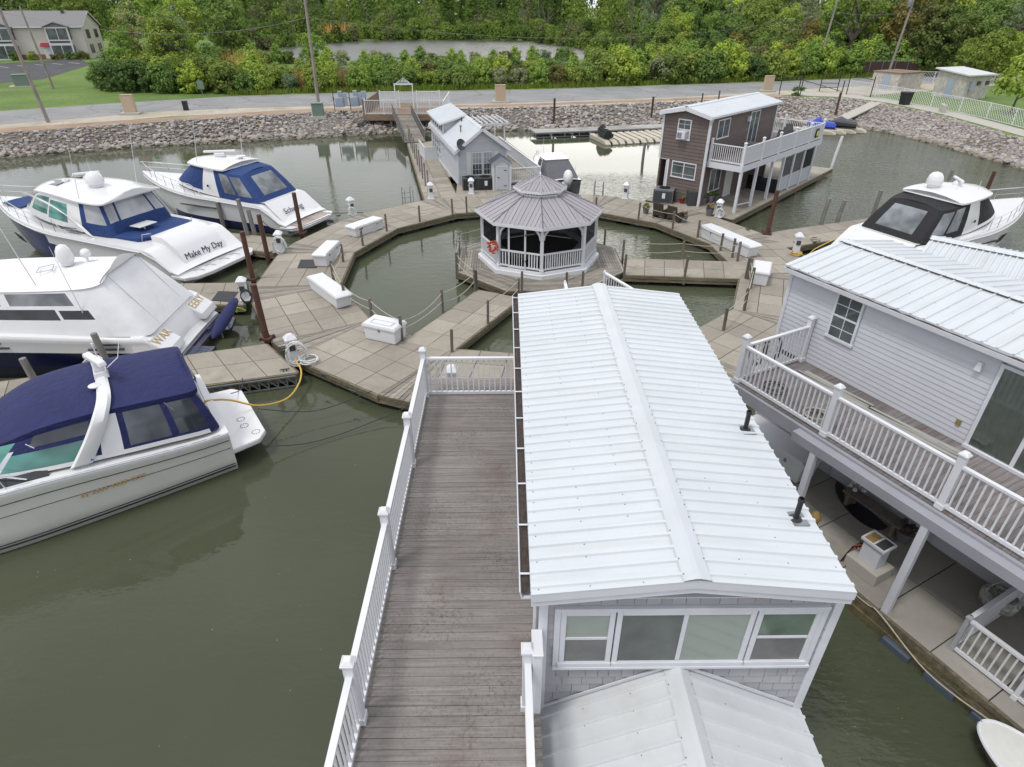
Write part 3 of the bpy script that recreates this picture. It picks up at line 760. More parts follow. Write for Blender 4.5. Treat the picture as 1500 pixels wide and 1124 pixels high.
RL = ['tiled ring dock section with the long white bench box along its inner edge',
      'tiled ring dock section carrying the black mat and a short white box',
      'tiled ring dock section behind the stern that reads Make My Day', 'tiled ring dock section beside the blue canvas cruiser platform',
      'tiled ring dock section near the steel ladder at the foot of the walkway', 'tiled ring dock section in front of the grey cottage and its shed',
      'tiled ring dock section behind the gazebo, next to the outboard boat', 'tiled ring dock section with the lone white pedestal before bright water',
      'tiled ring dock section with wicker chairs in front of the brown house', 'tiled ring dock section holding the longest white box on the right',
      'tiled ring dock section where the right gazebo walkway joins, by a white box', 'stained tiled ring dock section beside the white house corner',
      'tiled ring dock section behind the foreground house roof', 'tiled ring dock section with the chest shaped white box, by the deck railing']
RG = 'sections of the ring dock'
for k in range(NS):
    if k == 12: pass
    q = ring_quad(k)
    dock('dock_section', RL[k], q, 4, 4, RG, (0, 2), 2)
# wedges of planks at the ring joints
WL = ['plank wedge in the ring dock between the chest shaped box and the bench box', 'plank wedge in the ring dock beside the bench box, opposite finger dock mat', 'plank wedge in the ring dock left of the black mat, at the hose pedestal',
      'plank wedge in the ring dock beside the low white box near the blue canvas cruiser', 'plank wedge in the ring dock at the foot of the long walkway', 'plank wedge in the ring dock below the grey shed', 'plank wedge in the ring dock behind the gazebo roof', 'plank wedge in the ring dock at the lone white pedestal', 'plank wedge in the ring dock between wicker chairs and the longest white box', 'plank wedge in the ring dock beside the right hand pedestal with yellow cord',
      'plank wedge in the ring dock below the small right box', 'plank wedge in the ring dock at the white house corner', 'plank wedge in the ring dock hidden under the foreground house', 'plank wedge in the ring dock seen through the deck railing']
for k in range(NS):
    qa, qb = ring_quad((k - 1) % NS), ring_quad(k)
    # shared inner corner, two outer corners
    p = Vector(qa[0]); a = Vector(qa[3]); b = Vector(qb[2])
    q1 = [tuple(p + (a - p).normalized() * .05), tuple(a), tuple(b), tuple(p + (b - p).normalized() * .05)]
    cx = sum(x[0] for x in q1) / 4; cy = sum(x[1] for x in q1) / 4
    t = T('dock_wedge', WL[k], 'dock', (cx, cy, 0), 0, 'plank wedges of the ring dock')
    ql = [(x[0] - cx, x[1] - cy) for x in q1]
    mb = MB(); planks(mb, ql, 9, DZ, .006); mb.build('deck', M['plank'], t)
    mb = MB(); mb.mat(1); mb.prism(ql, DZ - .2, DZ - .05); mb.mat(0)
    aa, bb = Vector(ql[1]), Vector(ql[2]); mb.bar((aa.x, aa.y, DZ - .09), (bb.x, bb.y, DZ - .09), .06, .15); mb.bar((aa.x, aa.y, DZ - .25), (bb.x, bb.y, DZ - .25), .05, .13)
    mb.build('frame', [M['beam'], M['gap']], t)
# walkways to the gazebo
dock('walkway', 'tiled walkway from the front of the ring dock to the gazebo', [(-2.02, 19.45), (-3.86, 20.35), (-1.25, 25.2), (.62, 24.3)], 2, 5, 'walkways to the gazebo', (1, 3), 2)
dock('walkway', 'tiled walkway from the right side of the ring dock to the gazebo', [(5.5, 26.9), (5.9, 29.05), (11.5, 28.5), (10.9, 26.35)], 2, 6, 'walkways to the gazebo', (0, 1, 3), 3)
# gazebo island
t = T('gazebo_platform', 'weathered plank island platform carrying the gazebo', 'dock', (1.62, 28.9, 0))
oct_ = [(4.25 * math.cos(pi / 8 + k * pi / 4), 4.25 * math.sin(pi / 8 + k * pi / 4)) for k in range(8)]
mb = MB()
for k in range(8):
    a, b = Vector(oct_[k]), Vector(oct_[(k + 1) % 8])
    ai, bi = a * .5, b * .5
    planks(mb, [tuple(ai), tuple(bi), tuple(b), tuple(a)], 16, DZ + .03, .008)
mb.build('deck', M['plank'], t)
mb = MB(); frame(mb, [(x * .995, y * .995) for x, y in oct_], DZ + .03, range(8)); mb.build('frame', [M['beam'], M['gap']], t)
for k in range(8):
    a = k * pi / 4; mb = MB(); mb.box(3.3 * math.cos(a), 3.3 * math.sin(a), -.25, .8, 1.5, .45, a, .95); mb.build('float', M['float'], t, bevel=.03)
# finger docks
FG = 'finger docks between the boats'
dock('finger_dock', 'tiled finger dock between the navy bimini cruiser and the white canvas yacht', [(-7.15, 18.12), (-8.9, 20.2), (-17.5, 17.4), (-16.6, 15.5)], 2, 10, FG, (0, 1, 3), 0)
# its steel truss along the near edge
t = T('dock_truss', 'galvanised steel truss under the edge of the tiled finger dock', 'truss', (-7.3, 18.0, 0))
mb = MB(); a, b = Vector((.1, .0)), Vector((-3.4, -.98))
for z in (.05, .42): mb.bar((a.x, a.y, z), (b.x, b.y, z), .05)
for k in range(13):
    p = a.lerp(b, k / 12); q = a.lerp(b, min(1, (k + 1) / 12)); mb.bar((p.x, p.y, .06), (q.x, q.y, .42), .035)
    mb.bar((p.x, p.y, .05), (p.x, p.y, .42), .035)
mb.build('lattice', M['galv'], t)
dock('finger_dock', 'tiled finger dock with a rubber mat beside the dark blue swim platform', [(-11.0, 23.7), (-11.75, 26.1), (-20.0, 25.9), (-20.0, 23.9)], 2, 9, FG, (0, 1, 3), 0)
dock('finger_dock', 'tiled finger dock between the two cruisers with lettered sterns', [(-11.7, 30.0), (-11.9, 32.2), (-22, 35.4), (-22.8, 33.6)], 2, 10, FG, (0, 1, 3), 0)
dock('finger_dock', 'tiled finger dock running right under the bow of the black canvas cruiser', [(14.4, 30.5), (13.9, 32.8), (25.0, 37.0), (25.6, 35.0)], 2, 11, FG, (0, 1, 3), 3)
# docks under and around the houses
dock('house_dock', 'tiled dock along the left side of the grey cottage', [(-5.2, 39.6), (-3.1, 40.2), (-7.0, 59.5), (-9.0, 59.2)], 2, 20, 'docks under the houses', (0, 1, 3), 0)
dock('house_dock', 'tiled dock in front of the grey cottage with shed and condenser', [(-3.3, 40.4), (3.9, 41.3), (3.0, 47.6), (-3.5, 46)], 7, 6, 'docks under the houses', (0, 1), 0)
dock('house_dock', 'tiled dock under the grey cottage and its side deck', [(-4.2, 46), (3.0, 47.6), (-.5, 62), (-7.2, 59.6)], 5, 12, 'docks under the houses', (1, 2), 2)
dock('house_dock', 'tiled dock under the brown house', [(9.0, 39.7), (13.2, 35.4), (24.9, 48.3), (19.6, 52.6)], 5, 14, 'docks under the houses', (1, 2, 3), 5)
dock('house_dock', 'tiled dock terrace below the white house deck', [(5.3, 13.25), (9.95, 15.6), (15.4, 5.0), (10.6, 2.4)], 4, 11, 'docks under the houses', (1, 2, 3), 0, mat='tileshaded')
dock('house_dock', 'tiled dock under the foreground house', [(-1.2, 14.6), (4.4, 14.6), (4.4, 1.5), (-1.2, 1.5)], 4, 10, 'docks under the houses', (1, 3), 0)
for k in range(5):                                           # floats under the near edge of the white house terrace
    p = Vector((7.95, 7.75)).lerp(Vector((9.6, 4.6)), k / 4)
    top(MB().box(p.x + .02, p.y + .01, -.2, .62, .42, .36, math.atan2(-.89, .456), .95), 'dock_float', 'blue grey plastic float under the mossy terrace beam', 'float', M.setdefault('bluefloat', paint('blue_grey_float', (.07, .09, .12), .55, .15, 3)), 'floats under the terrace beam', bevel=.03)
t = T('fender_beam', 'long mossy timber beam along the terrace edge of the white house', 'beam', (7.0, 9.6, 0))
mb = MB()
M['mossbeam'] = wood('mossy_timber', (.06, .05, .03), (.15, .12, .065), 0, .9, .3, 1.0, (.055, .07, .012), 9)
for z, o in ((.28, .0), (.10, -.05)): mb.bar((-1.66 + o, 3.4, z), (3.35 + o, -6.5, z), .14, .2)
mb.build('timber', M['mossbeam'], t)

# ---------------------------------------------------------------- rope fences
def rope_fence(label, pts, h=.95, levels=(.82, .45), z=DZ, group='rope fences around the inner pool', closed=False, sag=.10):
    cx, cy = pts[0][0], pts[0][1]
    t = T('rope_fence', label, 'fence', (cx, cy, 0), 0, group)
    for (x, y) in pts:
        mb = MB(); tl = random.uniform(-.03, .03)
        mb.bar((x - cx, y - cy, z - .38), (x - cx + tl, y - cy + random.uniform(-.03, .03), z + h + random.uniform(-.06, .05)), .10, .10)
        mb.build('post', M['post'], t, bevel=.01)
    for lv in levels:
        mb = MB()
        for a, b in zip(pts[:-1], pts[1:]):
            sg = sag * random.uniform(.6, 1.5)
            mb.tube([(a[0] - cx + (b[0] - a[0]) * f, a[1] - cy + (b[1] - a[1]) * f, z + lv - sg * 4 * f * (1 - f)) for f in (0, .2, .4, .6, .8, 1)], .014, 5)
        mb.build('rope', M['rope'], t)
    return t
rope_fence('rope fence curving along the left inner edge of the ring dock', [(-2.37, 36.95), (-3.2, 36.6), (-5.0, 35.2), (-6.6, 33.4), (-7.45, 31.05), (-7.95, 28.67), (-7.85, 26.3), (-6.75, 23.75), (-5.35, 22.2), (-3.92, 20.45)])
rope_fence('rope fence along the left edge of the front walkway to the gazebo', [(-3.9, 20.42), (-2.6, 22.94), (-1.38, 25.1)], sag=.16)
rope_fence('rope fence along the right edge of the front walkway to the gazebo', [(-1.99, 19.52), (-.75, 21.85), (.5, 24.2)], sag=.12)
rope_fence('rope fence around the left side of the gazebo island', [(-2.35, 27.4), (-2.4, 30.3), (-.1, 32.7)])
rope_fence('rope fence in front of the gazebo island', [(-1.3, 25.2), (-2.3, 27.3)])
rope_fence('short rope fence between the gazebo front and the roof edge', [(.66, 24.9), (2.6, 24.95), (3.3, 25.0)])
rope_fence('rope fence along the rear edge of the right walkway', [(5.1, 31.0), (5.75, 29.1), (8.6, 28.82), (11.3, 28.6)])
rope_fence('rope fence along the front edge of the right walkway', [(5.46, 26.9), (8.2, 26.6), (10.95, 26.38)])
rope_fence('rope fence curving along the right rear inner edge of the ring dock', [(5.4, 36.9), (7.7, 35.5), (9.3, 33.7), (10.3, 32.2), (10.9, 30.1), (11.2, 29.1)])
rope_fence('rope fence at the right front inner edge beside the small box', [(11.0, 26.3), (10.75, 25.2), (9.75, 22.95), (8.35, 21.15)])

# ---------------------------------------------------------------- pilings
def piling(label, x, y, z1, steel=False, group=None, lean=(0, 0), z0=-1.0, r=.112, collar=None, mat=None):
    t = T('steel_piling' if steel else 'timber_piling', label, 'piling', (x, y, 0), 0, group)
    mb = MB()
    if steel: mb.tube([(0, 0, z0), (lean[0], lean[1], z1)], r, 12)
    else: mb.tube([(0, 0, z0), (lean[0] * .5, lean[1] * .5, z1 / 2), (lean[0], lean[1], z1)], r, 10, r * .9)
    mb.build('shaft', M[mat] if mat else (M['rust'] if steel else M['pile']), t, smooth=True, bevel=.01)
    if collar is not None:
        mb = MB(); mb.lathe([(r + .015, DZ), (r + .09, DZ), (r + .09, DZ + .09), (r + .015, DZ + .09)], 12)
        for k in range(4):
            a = k * pi / 2 + .5; mb.box((r + .13) * math.cos(a), (r + .13) * math.sin(a), DZ, .1, .1, .13, a)
        mb.build('collar', M['rust'], t)
SG = 'rusty steel pilings of the ring dock'
piling('rusty steel piling by the hose pedestal at the front left finger dock', -8.98, 20.57, 2.7, True, SG, (-.05, .0), collar=1)
piling('rusty steel piling close to the right end of the Make My Day swim platform', -11.55, 26.43, 2.74, True, SG, (.0, 0), collar=1)
piling('rusty steel piling in front of the white hose coil', -11.85, 29.37, 2.62, True, SG, (-.0, .0), collar=None)
piling('rusty steel piling standing before the blue canvas stern', -11.18, 33.0, 2.72, True, SG, (-.04, .0), collar=1)
piling('rusty steel piling in front of the brown house dock', 14.23, 32.75, 2.85, True, SG, (.07, 0), collar=1)
piling('rusty steel piling behind the bow of the black canvas cruiser', 30.8, 39.8, 2.2, True, SG, (.1, 0))
SB = 'thin rusty posts in front of the stone bank'
for x, y, z, l in [(5.13, 70.4, 2.8, 'thin rusty post standing left of the covered water scooter'), (15.93, 72.4, 2.7, 'thin rusty post at the stone bank just left of the brown house'), (37.0, 74.2, 2.9, 'thin rusty post beside the gangplank at the right bank')]:
    piling(l, x, y, z, True, SB, r=.12)
TG = 'grey timber pilings among the boats'
for x, y, z, l, lean in [(-16.65, 28.3, 1.35, 'grey timber piling against the port side of the dark blue cruiser', (-.1, 0)), (-14.03, 32.8, 2.45, 'tallest grey timber piling between the two lettered sterns', (-.12, 0)), (-13.7, 32.95, 1.85, 'second grey timber piling close against the tallest one', (-.1, 0)),
                         (-16.44, 35.4, 1.6, 'grey timber piling halfway along the blue canvas cruiser', (-.05, 0)), (-19.9, 38.6, 1.9, 'grey timber piling near the bow of the blue canvas cruiser', (0, 0)), (-13.6, 18.35, 1.9, 'grey timber piling beside the gunwale of the white canvas yacht', (-.12, 0)),
                         (-15.4, 17.3, 1.55, 'squat grey timber piling behind the navy bimini', (-.12, 0)), (17.94, 34.5, 1.95, 'grey timber piling at the middle of the right finger dock', (.14, 0)), (19.04, 34.9, 1.75, 'grey timber piling just behind the black canvas boat stern', (.16, 0)),
                         (22.4, 37.2, 1.7, 'grey timber piling half hidden behind the black canvas', (.1, 0)), (28.2, 36.8, 1.8, 'grey timber piling behind the rear roof of the cruiser bow', (.1, 0)), (11.44, 53.5, 1.45, 'dark lone timber piling in bright water left of the brown house', (.06, 0)), (30.0, 42.5, 1.7, 'grey timber piling at the far right bow rail', (.1, 0))]:
    piling(l, x, y, z, False, TG, lean, r=.12)
piling('pale leaning timber piling at the far end of the brown house dock', 25.1, 49.0, 2.7, False, None, (.35, .1), r=.11, mat='white')
piling('second pale timber piling beside the far dock end of the brown house', 26.2, 51.0, 2.4, False, None, (.3, .1), r=.1)

# ---------------------------------------------------------------- pedestals, hoses, boxes
def pedestal(label, x, y, rz, z=DZ):
    t = T('power_pedestal', label, 'power pedestal', (x, y, z), rz, 'white power pedestals on the docks')
    mb = MB(); mb.box(0, 0, 0, .40, .40, .06); mb.box(0, 0, .06, .30, .30, .80, 0, .92); mb.build('body', M['white'], t, bevel=.015)
    mb = MB(); mb.box(0, 0, .82, .40, .40, .06); mb.box(0, 0, .88, .42, .42, .16, 0, .35); mb.build('cap', M['white'], t, bevel=.012)
    mb = MB(); mb.box(0, -.150, .45, .2, .05, .22); mb.build('outlet_panel', M['dark'], t, bevel=.01)
    mb = MB(); mb.tube([(-.16, 0, .55), (-.22, 0, .55)], .035, 8); mb.tube([(.16, 0, .35), (.23, 0, .35)], .03, 8); mb.build('tap', M['galv'], t)
    return t
p0 = pedestal('white power pedestal with heaped white hose and yellow cord at the front left finger dock', -7.5, 18.95, .5)
def pd(label, x, y, rz): return dup(p0, (x, y, DZ), rz, label)
pd('white power pedestal with a dark cord beside the rubber mat', -11.1, 24.2, .2)
pd('white power pedestal with a tidy white hose coil behind a steel piling', -11.5, 30.35, .1)
pd('white power pedestal near the cruiser with blue canvas, by the low box', -9.2, 36.6, .7)
pd('white power pedestal at the foot of the long walkway beside the ladder', -4.85, 40.1, .3)
pd('white power pedestal in front of the dark condensers', -2.3, 41.25, 0)
pd('lone white power pedestal before the bright water', 7.7, 40.0, -.4)
pd('white power pedestal beside potted flowers at the brown house', 12.5, 35.95, -.5)
pd('white power pedestal wrapped in yellow cord at the right finger dock', 14.6, 29.75, -.2)
pd('white power pedestal seen through the deck end railing', -1.75, 16.75, 0)
def hose(label, x, y, r, n, mat, z=DZ, upright=None, rad=.022, cat='hose', name='hose_coil'):
    mb = MB(); pts = []
    for i in range(n * 16):
        a = i / 16 * 2 * pi; q = r * (1 + .12 * math.sin(a * 1.7))
        if upright is not None: pts.append((x + q * math.cos(a) * math.cos(upright) + .03 * (i / 16 % 3), y + q * math.cos(a) * math.sin(upright) - .02 * (i / 16 % 4), z + r * 1.25 + q * math.sin(a) * 1.25))
        else: pts.append((x + q * math.cos(a), y + q * math.sin(a), z + .03 + .05 * (i / 16 % 3)))
    mb.tube(pts, rad, 6); return top(mb, name, label, cat, M[mat], smooth=True)
hose('white hose coiled against the front left pedestal', -7.3, 18.68, .34, 5, 'hose', upright=.3)
hose('loose white hose heap lying beside the front left pedestal', -6.95, 18.85, .30, 3, 'hose')
hose('white hose coil hanging in front of the pedestal behind the steel piling', -11.45, 30.05, .32, 5, 'hose', upright=.1)
hose('black cord looped on the pedestal by the rubber mat', -10.95, 23.95, .22, 3, 'darkrope', upright=.4, rad=.02)
hose('grey hose loop on the pedestal by the low box', -9.15, 36.38, .2, 3, 'hose', upright=.3)
hose('yellow cord heap at the foot of the right pedestal', 14.5, 29.45, .24, 4, 'yellow')
hose('white hose loops on the pedestal beside the brown house', 12.45, 35.75, .22, 3, 'hose', upright=-.2)
def cord(label, pts, r, mat, name='cord', cat='cord'):
    mb = MB(); P_ = [Vector(p) for p in pts]; o = []
    for i in range(len(P_) - 1):
        a, b, c, d = P_[max(0, i - 1)], P_[i], P_[i + 1], P_[min(len(P_) - 1, i + 2)]
        for k in range(6):
            f = k / 6; o.append(.5 * ((2 * b) + (c - a) * f + (2 * a - 5 * b + 4 * c - d) * f * f + (3 * b - a - 3 * c + d) * f ** 3))
    o.append(P_[-1]); mb.tube(o, r, 6); return top(mb, name, label, cat, M[mat], smooth=True)
cord('yellow shore power cord drooping from the front left pedestal to the navy bimini cruiser', [(-7.4, 18.7, .7), (-7.05, 18.2, .55), (-6.95, 17.5, .42), (-7.1, 16.6, .40), (-7.6, 15.7, .75), (-8.25, 15.2, 1.3), (-8.9, 14.7, 1.52), (-9.6, 13.9, 1.72), (-10.2, 13.3, 1.75), (-11.4, 12.4, 1.85)], .03, 'yellow')
cord('yellow cord running from the right pedestal to the black canvas cruiser', [(14.6, 29.6, .6), (15.1, 29.6, .4), (15.6, 29.8, .7), (16.6, 30.1, 1.1)], .025, 'yellow')
cord('dark mooring line from the ring dock to the swim platform of the navy bimini cruiser', [(-4.4, 16.9, .5), (-6, 16.0, .35), (-7.6, 15.6, .7)], .014, 'darkrope', 'mooring_line', 'rope')
cord('dark mooring line from the truss dock down to the navy bimini cruiser', [(-8.9, 17.75, .5), (-8.6, 16.9, .6), (-8.5, 16.0, 1.0)], .014, 'darkrope', 'mooring_line', 'rope')
cord('dark mooring line slung across the water to the deck corner post', [(-8.2, 13.7, .8), (-6, 14.6, .12), (-3.9, 15.8, .2), (-2.6, 16.3, .6)], .014, 'darkrope', 'mooring_line', 'rope')
cord('dark mooring line from the low box to the cruiser with blue canvas', [(-10.6, 36.6, .6), (-9.9, 36.9, .5), (-9.3, 36.9, .52), (-8.6, 36.9, .54)], .02, 'darkrope', 'mooring_line', 'rope')
cord('dark mooring line from the stern of the blue canvas cruiser round the steel piling', [(-13.3, 33.2, 1.2), (-12.6, 32.9, .8), (-11.4, 33.1, .8), (-10.3, 35.6, .75)], .02, 'darkrope', 'mooring_line', 'rope')
cord('pale mooring line along the mossy terrace beam', [(6.7, 10.3, .5), (7.5, 8.6, .45), (7.62, 8.2, .55), (8.1, 7.1, .2), (8.6, 6.1, .3), (8.75, 5.6, .5)], .014, 'rope', 'mooring_line', 'rope')
def chest(label, L, W, H, x, y, rz, z=DZ, recess=False):
    t = T('dock_box', label, 'dock box', (x, y, z), rz, 'white dock boxes')
    mb = MB(); mb.box(0, 0, .02, L * .90, W * .84, H * .80); 
    mb.v = [(px * (1 + .08 * pz / H), py * (1 + .10 * pz / H), pz) for px, py, pz in mb.v]
    mb.build('body', M['white'], t, bevel=.025)
    mb = MB(); mb.box(0, 0, H * .80, L, W, H * .12); mb.box(0, 0, H * .92, L * .99, W * .98, H * .10, 0, .93)
    if recess:
        mb.box(0, .03, H * 1.02, L * .62, .03, .03); mb.box(0, -W * .3, H * 1.02, L * .62, .03, .03)
        for s in (-1, 1): mb.box(s * L * .31, -W * .12, H * 1.02, .03, W * .38, .03)
    mb.build('lid', M['white'], t, bevel=.02)
    mb = MB()
    for s in (-.25, .25) if L > 1.5 else (0,): mb.box(s * L, -W * .455, H * .62, .07, .035, .14)
    mb.build('latch', M['galv'], t)
    return t
chest('chest shaped white dock box at the start of the front walkway', 1.45, .85, .68, -4.55, 20.62, -.42, recess=True)
chest('long white bench dock box in front of the steel piling', 3.0, .75, .60, -7.55, 24.45, R(128))
chest('tall white dock box beside the black mat', 2.1, .72, .66, -8.75, 28.95, R(84))
chest('low white dock box near the blue canvas cruiser, behind a rope post', 2.2, .80, .58, -7.75, 33.3, R(55))
chest('longest white dock box, along the ring edge before the brown house', 3.9, .78, .66, 11.45, 30.75, R(-66))
chest('short white dock box where the right walkway meets the ring dock', 1.5, .78, .68, 11.5, 26.15, R(66))
chest('big grey white dock box lying under the white house deck', 2.3, .8, .72, 7.35, 13.3, R(-62))
def mat_(label, pts, mat='black', z=DZ + .012, cat='mat', name='rubber_mat'):
    mb = MB(); mb.prism(pts, z, z + .014); return top(mb, name, label, cat, M[mat])
mat_('black rubber mat lying on the ring dock beside the tall white box', [(-9.95, 27.86), (-9.05, 27.86), (-9.2, 28.95), (-10.1, 28.95)])
mat_('black rubber mat on the finger dock behind the hose pedestal', [(-12.5, 24.1), (-11.6, 23.95), (-11.7, 25.0), (-12.6, 25.1)])
mat_('dark half round door mat on the terrace under the white house deck', [(8.9 + .55 * math.cos(a) * .9, 11.5 + .95 * math.sin(a)) for a in [R(28 + 90 + k * 18) for k in range(11)]] )
mat_('blue grey folded cloth behind the chest shaped dock box', [(-5.45, 21.0), (-5.0, 20.8), (-4.85, 21.2), (-5.3, 21.4)], 'navy', DZ + .01, 'cloth', 'folded_cloth')
# swim ladders
def ladder(label, x, y, rz, mat='galv'):
    t = T('swim_ladder', label, 'ladder', (x, y, DZ), rz, 'swim ladders on the ring dock')
    mb = MB()
    for s in (-.28, .28): mb.tube([(s, .1, -.9), (s, .1, .75), (s, 0, .9), (s, -.25, .88), (s, -.35, .75), (s, -.36, 0)], .022, 8)
    mb.build('rails', M[mat], t, smooth=True)
    for z in (-.7, -.4, -.1, .2, .5):
        mb = MB(); mb.tube([(-.28, .1, z), (.28, .1, z)], .018, 6); mb.build('rung', M[mat], t)
ladder('steel swim ladder at the water side near the long walkway', -6.3, 39.5, R(30))
ladder('steel swim ladder before the bright water behind the gazebo', 6.1, 40.95, R(-15))
ladder('steel swim ladder on the left edge of the gazebo island', -2.35, 29.4, R(95))
# dock cleats
for k, (x, y, a, l) in enumerate([(-7.6, 18.2, .3, 'dark cleat on the truss dock edge'), (-6.2, 17.85, -.5, 'dark cleat beside the plank wedge at the front of the ring'), (-11.9, 29.9, 1.0, 'dark cleat beside the piling at the hose coil'), (-9.9, 36.2, .7, 'dark cleat at the stern of the blue canvas cruiser'), (13.4, 33.4, -.9, 'dark cleat by the right steel piling'), (16.2, 31.2, .3, 'dark cleat on the right finger dock'), (-5.0, 16.8, -.5, 'dark cleat on the front edge of the ring dock')]):
    mb = MB(); mb.at((x, y, DZ), a); mb.box(-.05, 0, 0, .04, .05, .06); mb.box(.05, 0, 0, .04, .05, .06); mb.bar((-.16, 0, .075), (.16, 0, .075), .04, .03)
    top(mb, 'dock_cleat', l, 'cleat', M['dark'], 'dock cleats')

# bits of leaf, foam and weed floating against the docks
db = random.Random(21); mb = MB()
for k in range(230):
    a = db.uniform(0, 6.28); r_ = db.choice((db.uniform(8.4, 9.3), db.uniform(13.4, 14.4))); x, y = 1.6 + r_ * math.cos(a), 28.5 + r_ * math.sin(a)
    if k % 3 == 0: x, y = db.uniform(-12, -2.3), db.uniform(5, 15)
    if k % 7 == 0: x, y = db.uniform(4.6, 7.4), db.uniform(4, 9)
    q = db.uniform(.008, .022); w_ = db.uniform(0, 3)
    mb.add([(x + q * math.cos(w_ + e), y + q * math.sin(w_ + e) * (.6 if e % 2 else 1), .006) for e in (0, 1.4, 3.0, 4.5)], [(0, 1, 2, 3)])
M['scum'] = paint('floating_leaf_bits', (.20, .19, .12), .8, .4, 30, island=.5)
tag(mb.build('floating_debris', M['scum']), 'small leaf and foam bits floating on the water by the docks', 'debris', None, 'stuff')
# ================================================================ house helpers
def V2(p): return Vector((p[0], p[1], 0))
def cut(iv, h0, h1):
    o = []
    for a, b in iv:
        if h1 <= a or h0 >= b: o.append((a, b)); continue
        if h0 > a: o.append((a, h0))
        if h1 < b: o.append((h1, b))
    return o
def wall(t, O, u, w, z0, ztop, exp, mat, holes=(), shake=False, name='wall', tilt=.02, parent=None):
    """clad wall: backing plus overlapping boards or shingles; O corner, u unit direction, outside is to the right of u"""
    u = Vector((u[0], u[1], 0)).normalized(); n = Vector((u.y, -u.x, 0)); O = Vector((O[0], O[1], 0))
    zt = ztop if callable(ztop) else (lambda s: ztop)
    mb = MB(); N = 8
    ss = sorted({0, w / 2, w})
    pts = [O + u * 0 + Vector((0, 0, z0)), O + u * w + Vector((0, 0, z0))] + [O + u * s + Vector((0, 0, zt(s))) for s in reversed(ss)]
    mb.sheet(pts, .10, -n)
    zmax = max(zt(s) for s in ss); r = 0; z = z0
    while z < zmax - .01:
        z1 = min(z + exp, zmax); iv = [(0, w)]
        if z1 > min(zt(0), zt(w)) - .005:                      # trim to the gable
            k = [s for s in [w * i / 80 for i in range(81)] if zt(s) >= z1 - .001]
            iv = [(k[0], k[-1])] if k and k[-1] - k[0] > .05 else []
        for (a, b, c, d) in holes:
            if c < z1 - .02 and d > z + .02: iv = cut(iv, a, b)
        for a, b in iv:
            s = a
            while s < b - .005:
                e = b if not shake else min(b, s + random.uniform(.12, .30))
                if shake and b - e < .06: e = b
                g = .003 if shake else 0; lo = random.uniform(-.006, .006) if shake else 0
                f0, f1 = tilt + (random.uniform(-.004, .004) if shake else 0), .004
                q = [O + u * (s + g) + n * f0, O + u * (e - g) + n * f0, O + u * (e - g) + n * f1, O + u * (s + g) + n * f1]
                mb.add([q[0] + Vector((0, 0, z + lo)), q[1] + Vector((0, 0, z + lo)), q[2] + Vector((0, 0, z1 + .01)), q[3] + Vector((0, 0, z1 + .01)),
                        O + u * (s + g) + Vector((0, 0, z + lo)), O + u * (e - g) + Vector((0, 0, z + lo))], [(0, 1, 2, 3), (4, 5, 1, 0), (4, 0, 3), (5, 2, 1)])
                s = e
        z += exp; r += 1
    return mb.build(name, M[mat], t)
def boxon(mb, O, u, s0, s1, z0, z1, d0, d1):
    """box on a wall plane: along u from s0 to s1, from depth d0 to d1 outward"""
    u = Vector((u[0], u[1], 0)).normalized(); n = Vector((u.y, -u.x, 0)); O = Vector((O[0], O[1], 0))
    vs = []
    for z in (z0, z1):
        for s, d in ((s0, d0), (s0, d1), (s1, d1), (s1, d0)): vs.append(O + u * s + n * d + Vector((0, 0, z)))
    mb.add(vs, [(0, 1, 2, 3), (7, 6, 5, 4), (0, 4, 5, 1), (1, 5, 6, 2), (2, 6, 7, 3), (3, 7, 4, 0)])
def window(t, O, u, s0, s1, z0, z1, kind='hung', pane='winglass', name='window', trim=.07, grid=0, frame='trim', back=None):
    """framed window: kind hung (two stacked sashes), slide (two side by side), fix"""
    mb = MB()
    boxon(mb, O, u, s0, s0 + trim, z0, z1, .0, .055); boxon(mb, O, u, s1 - trim, s1, z0, z1, .0, .055)
    boxon(mb, O, u, s0 + trim, s1 - trim, z1 - trim, z1, .0, .055); boxon(mb, O, u, s0 - .02, s1 + .02, z0 - .02, z0 + trim * .8, .0, .075)
    zm = (z0 + z1) / 2; sm = (s0 + s1) / 2
    if kind == 'hung': boxon(mb, O, u, s0 + trim, s1 - trim, zm - .025, zm + .025, .0, .045)
    if kind == 'slide': boxon(mb, O, u, sm - .03, sm + .03, z0 + trim, z1 - trim, .0, .045)
    if grid:
        for k in range(1, grid): s = s0 + trim + (s1 - s0 - 2 * trim) * k / grid; boxon(mb, O, u, s - .01, s + .01, z0 + trim, z1 - trim, .0, .044)
        for k in (1, 3): z = z0 + (z1 - z0) * k / 4; boxon(mb, O, u, s0 + trim, s1 - trim, z - .01, z + .01, .0, .042)
    f = mb.build(name, M[frame], t, bevel=.006)
    rects = [(s0 + trim, s1 - trim, z0 + trim * .8, zm - .02), (s0 + trim, s1 - trim, zm + .02, z1 - trim)] if kind == 'hung' else ([(s0 + trim, sm - .03, z0 + trim * .8, z1 - trim), (sm + .03, s1 - trim, z0 + trim * .8, z1 - trim)] if kind == 'slide' else [(s0 + trim, s1 - trim, z0 + trim * .8, z1 - trim)])
    for i, r in enumerate(rects):
        mb = MB(); boxon(mb, O, u, *r, .030, .036)
        pm = pane[i] if isinstance(pane, (list, tuple)) else pane
        mb.build('pane', M[pm], f)
        if back:
            mb = MB(); boxon(mb, O, u, *r, .004, .012); bm = back[i] if isinstance(back, (list, tuple)) else back
            mb.build('blind', M[bm], f)
    return f
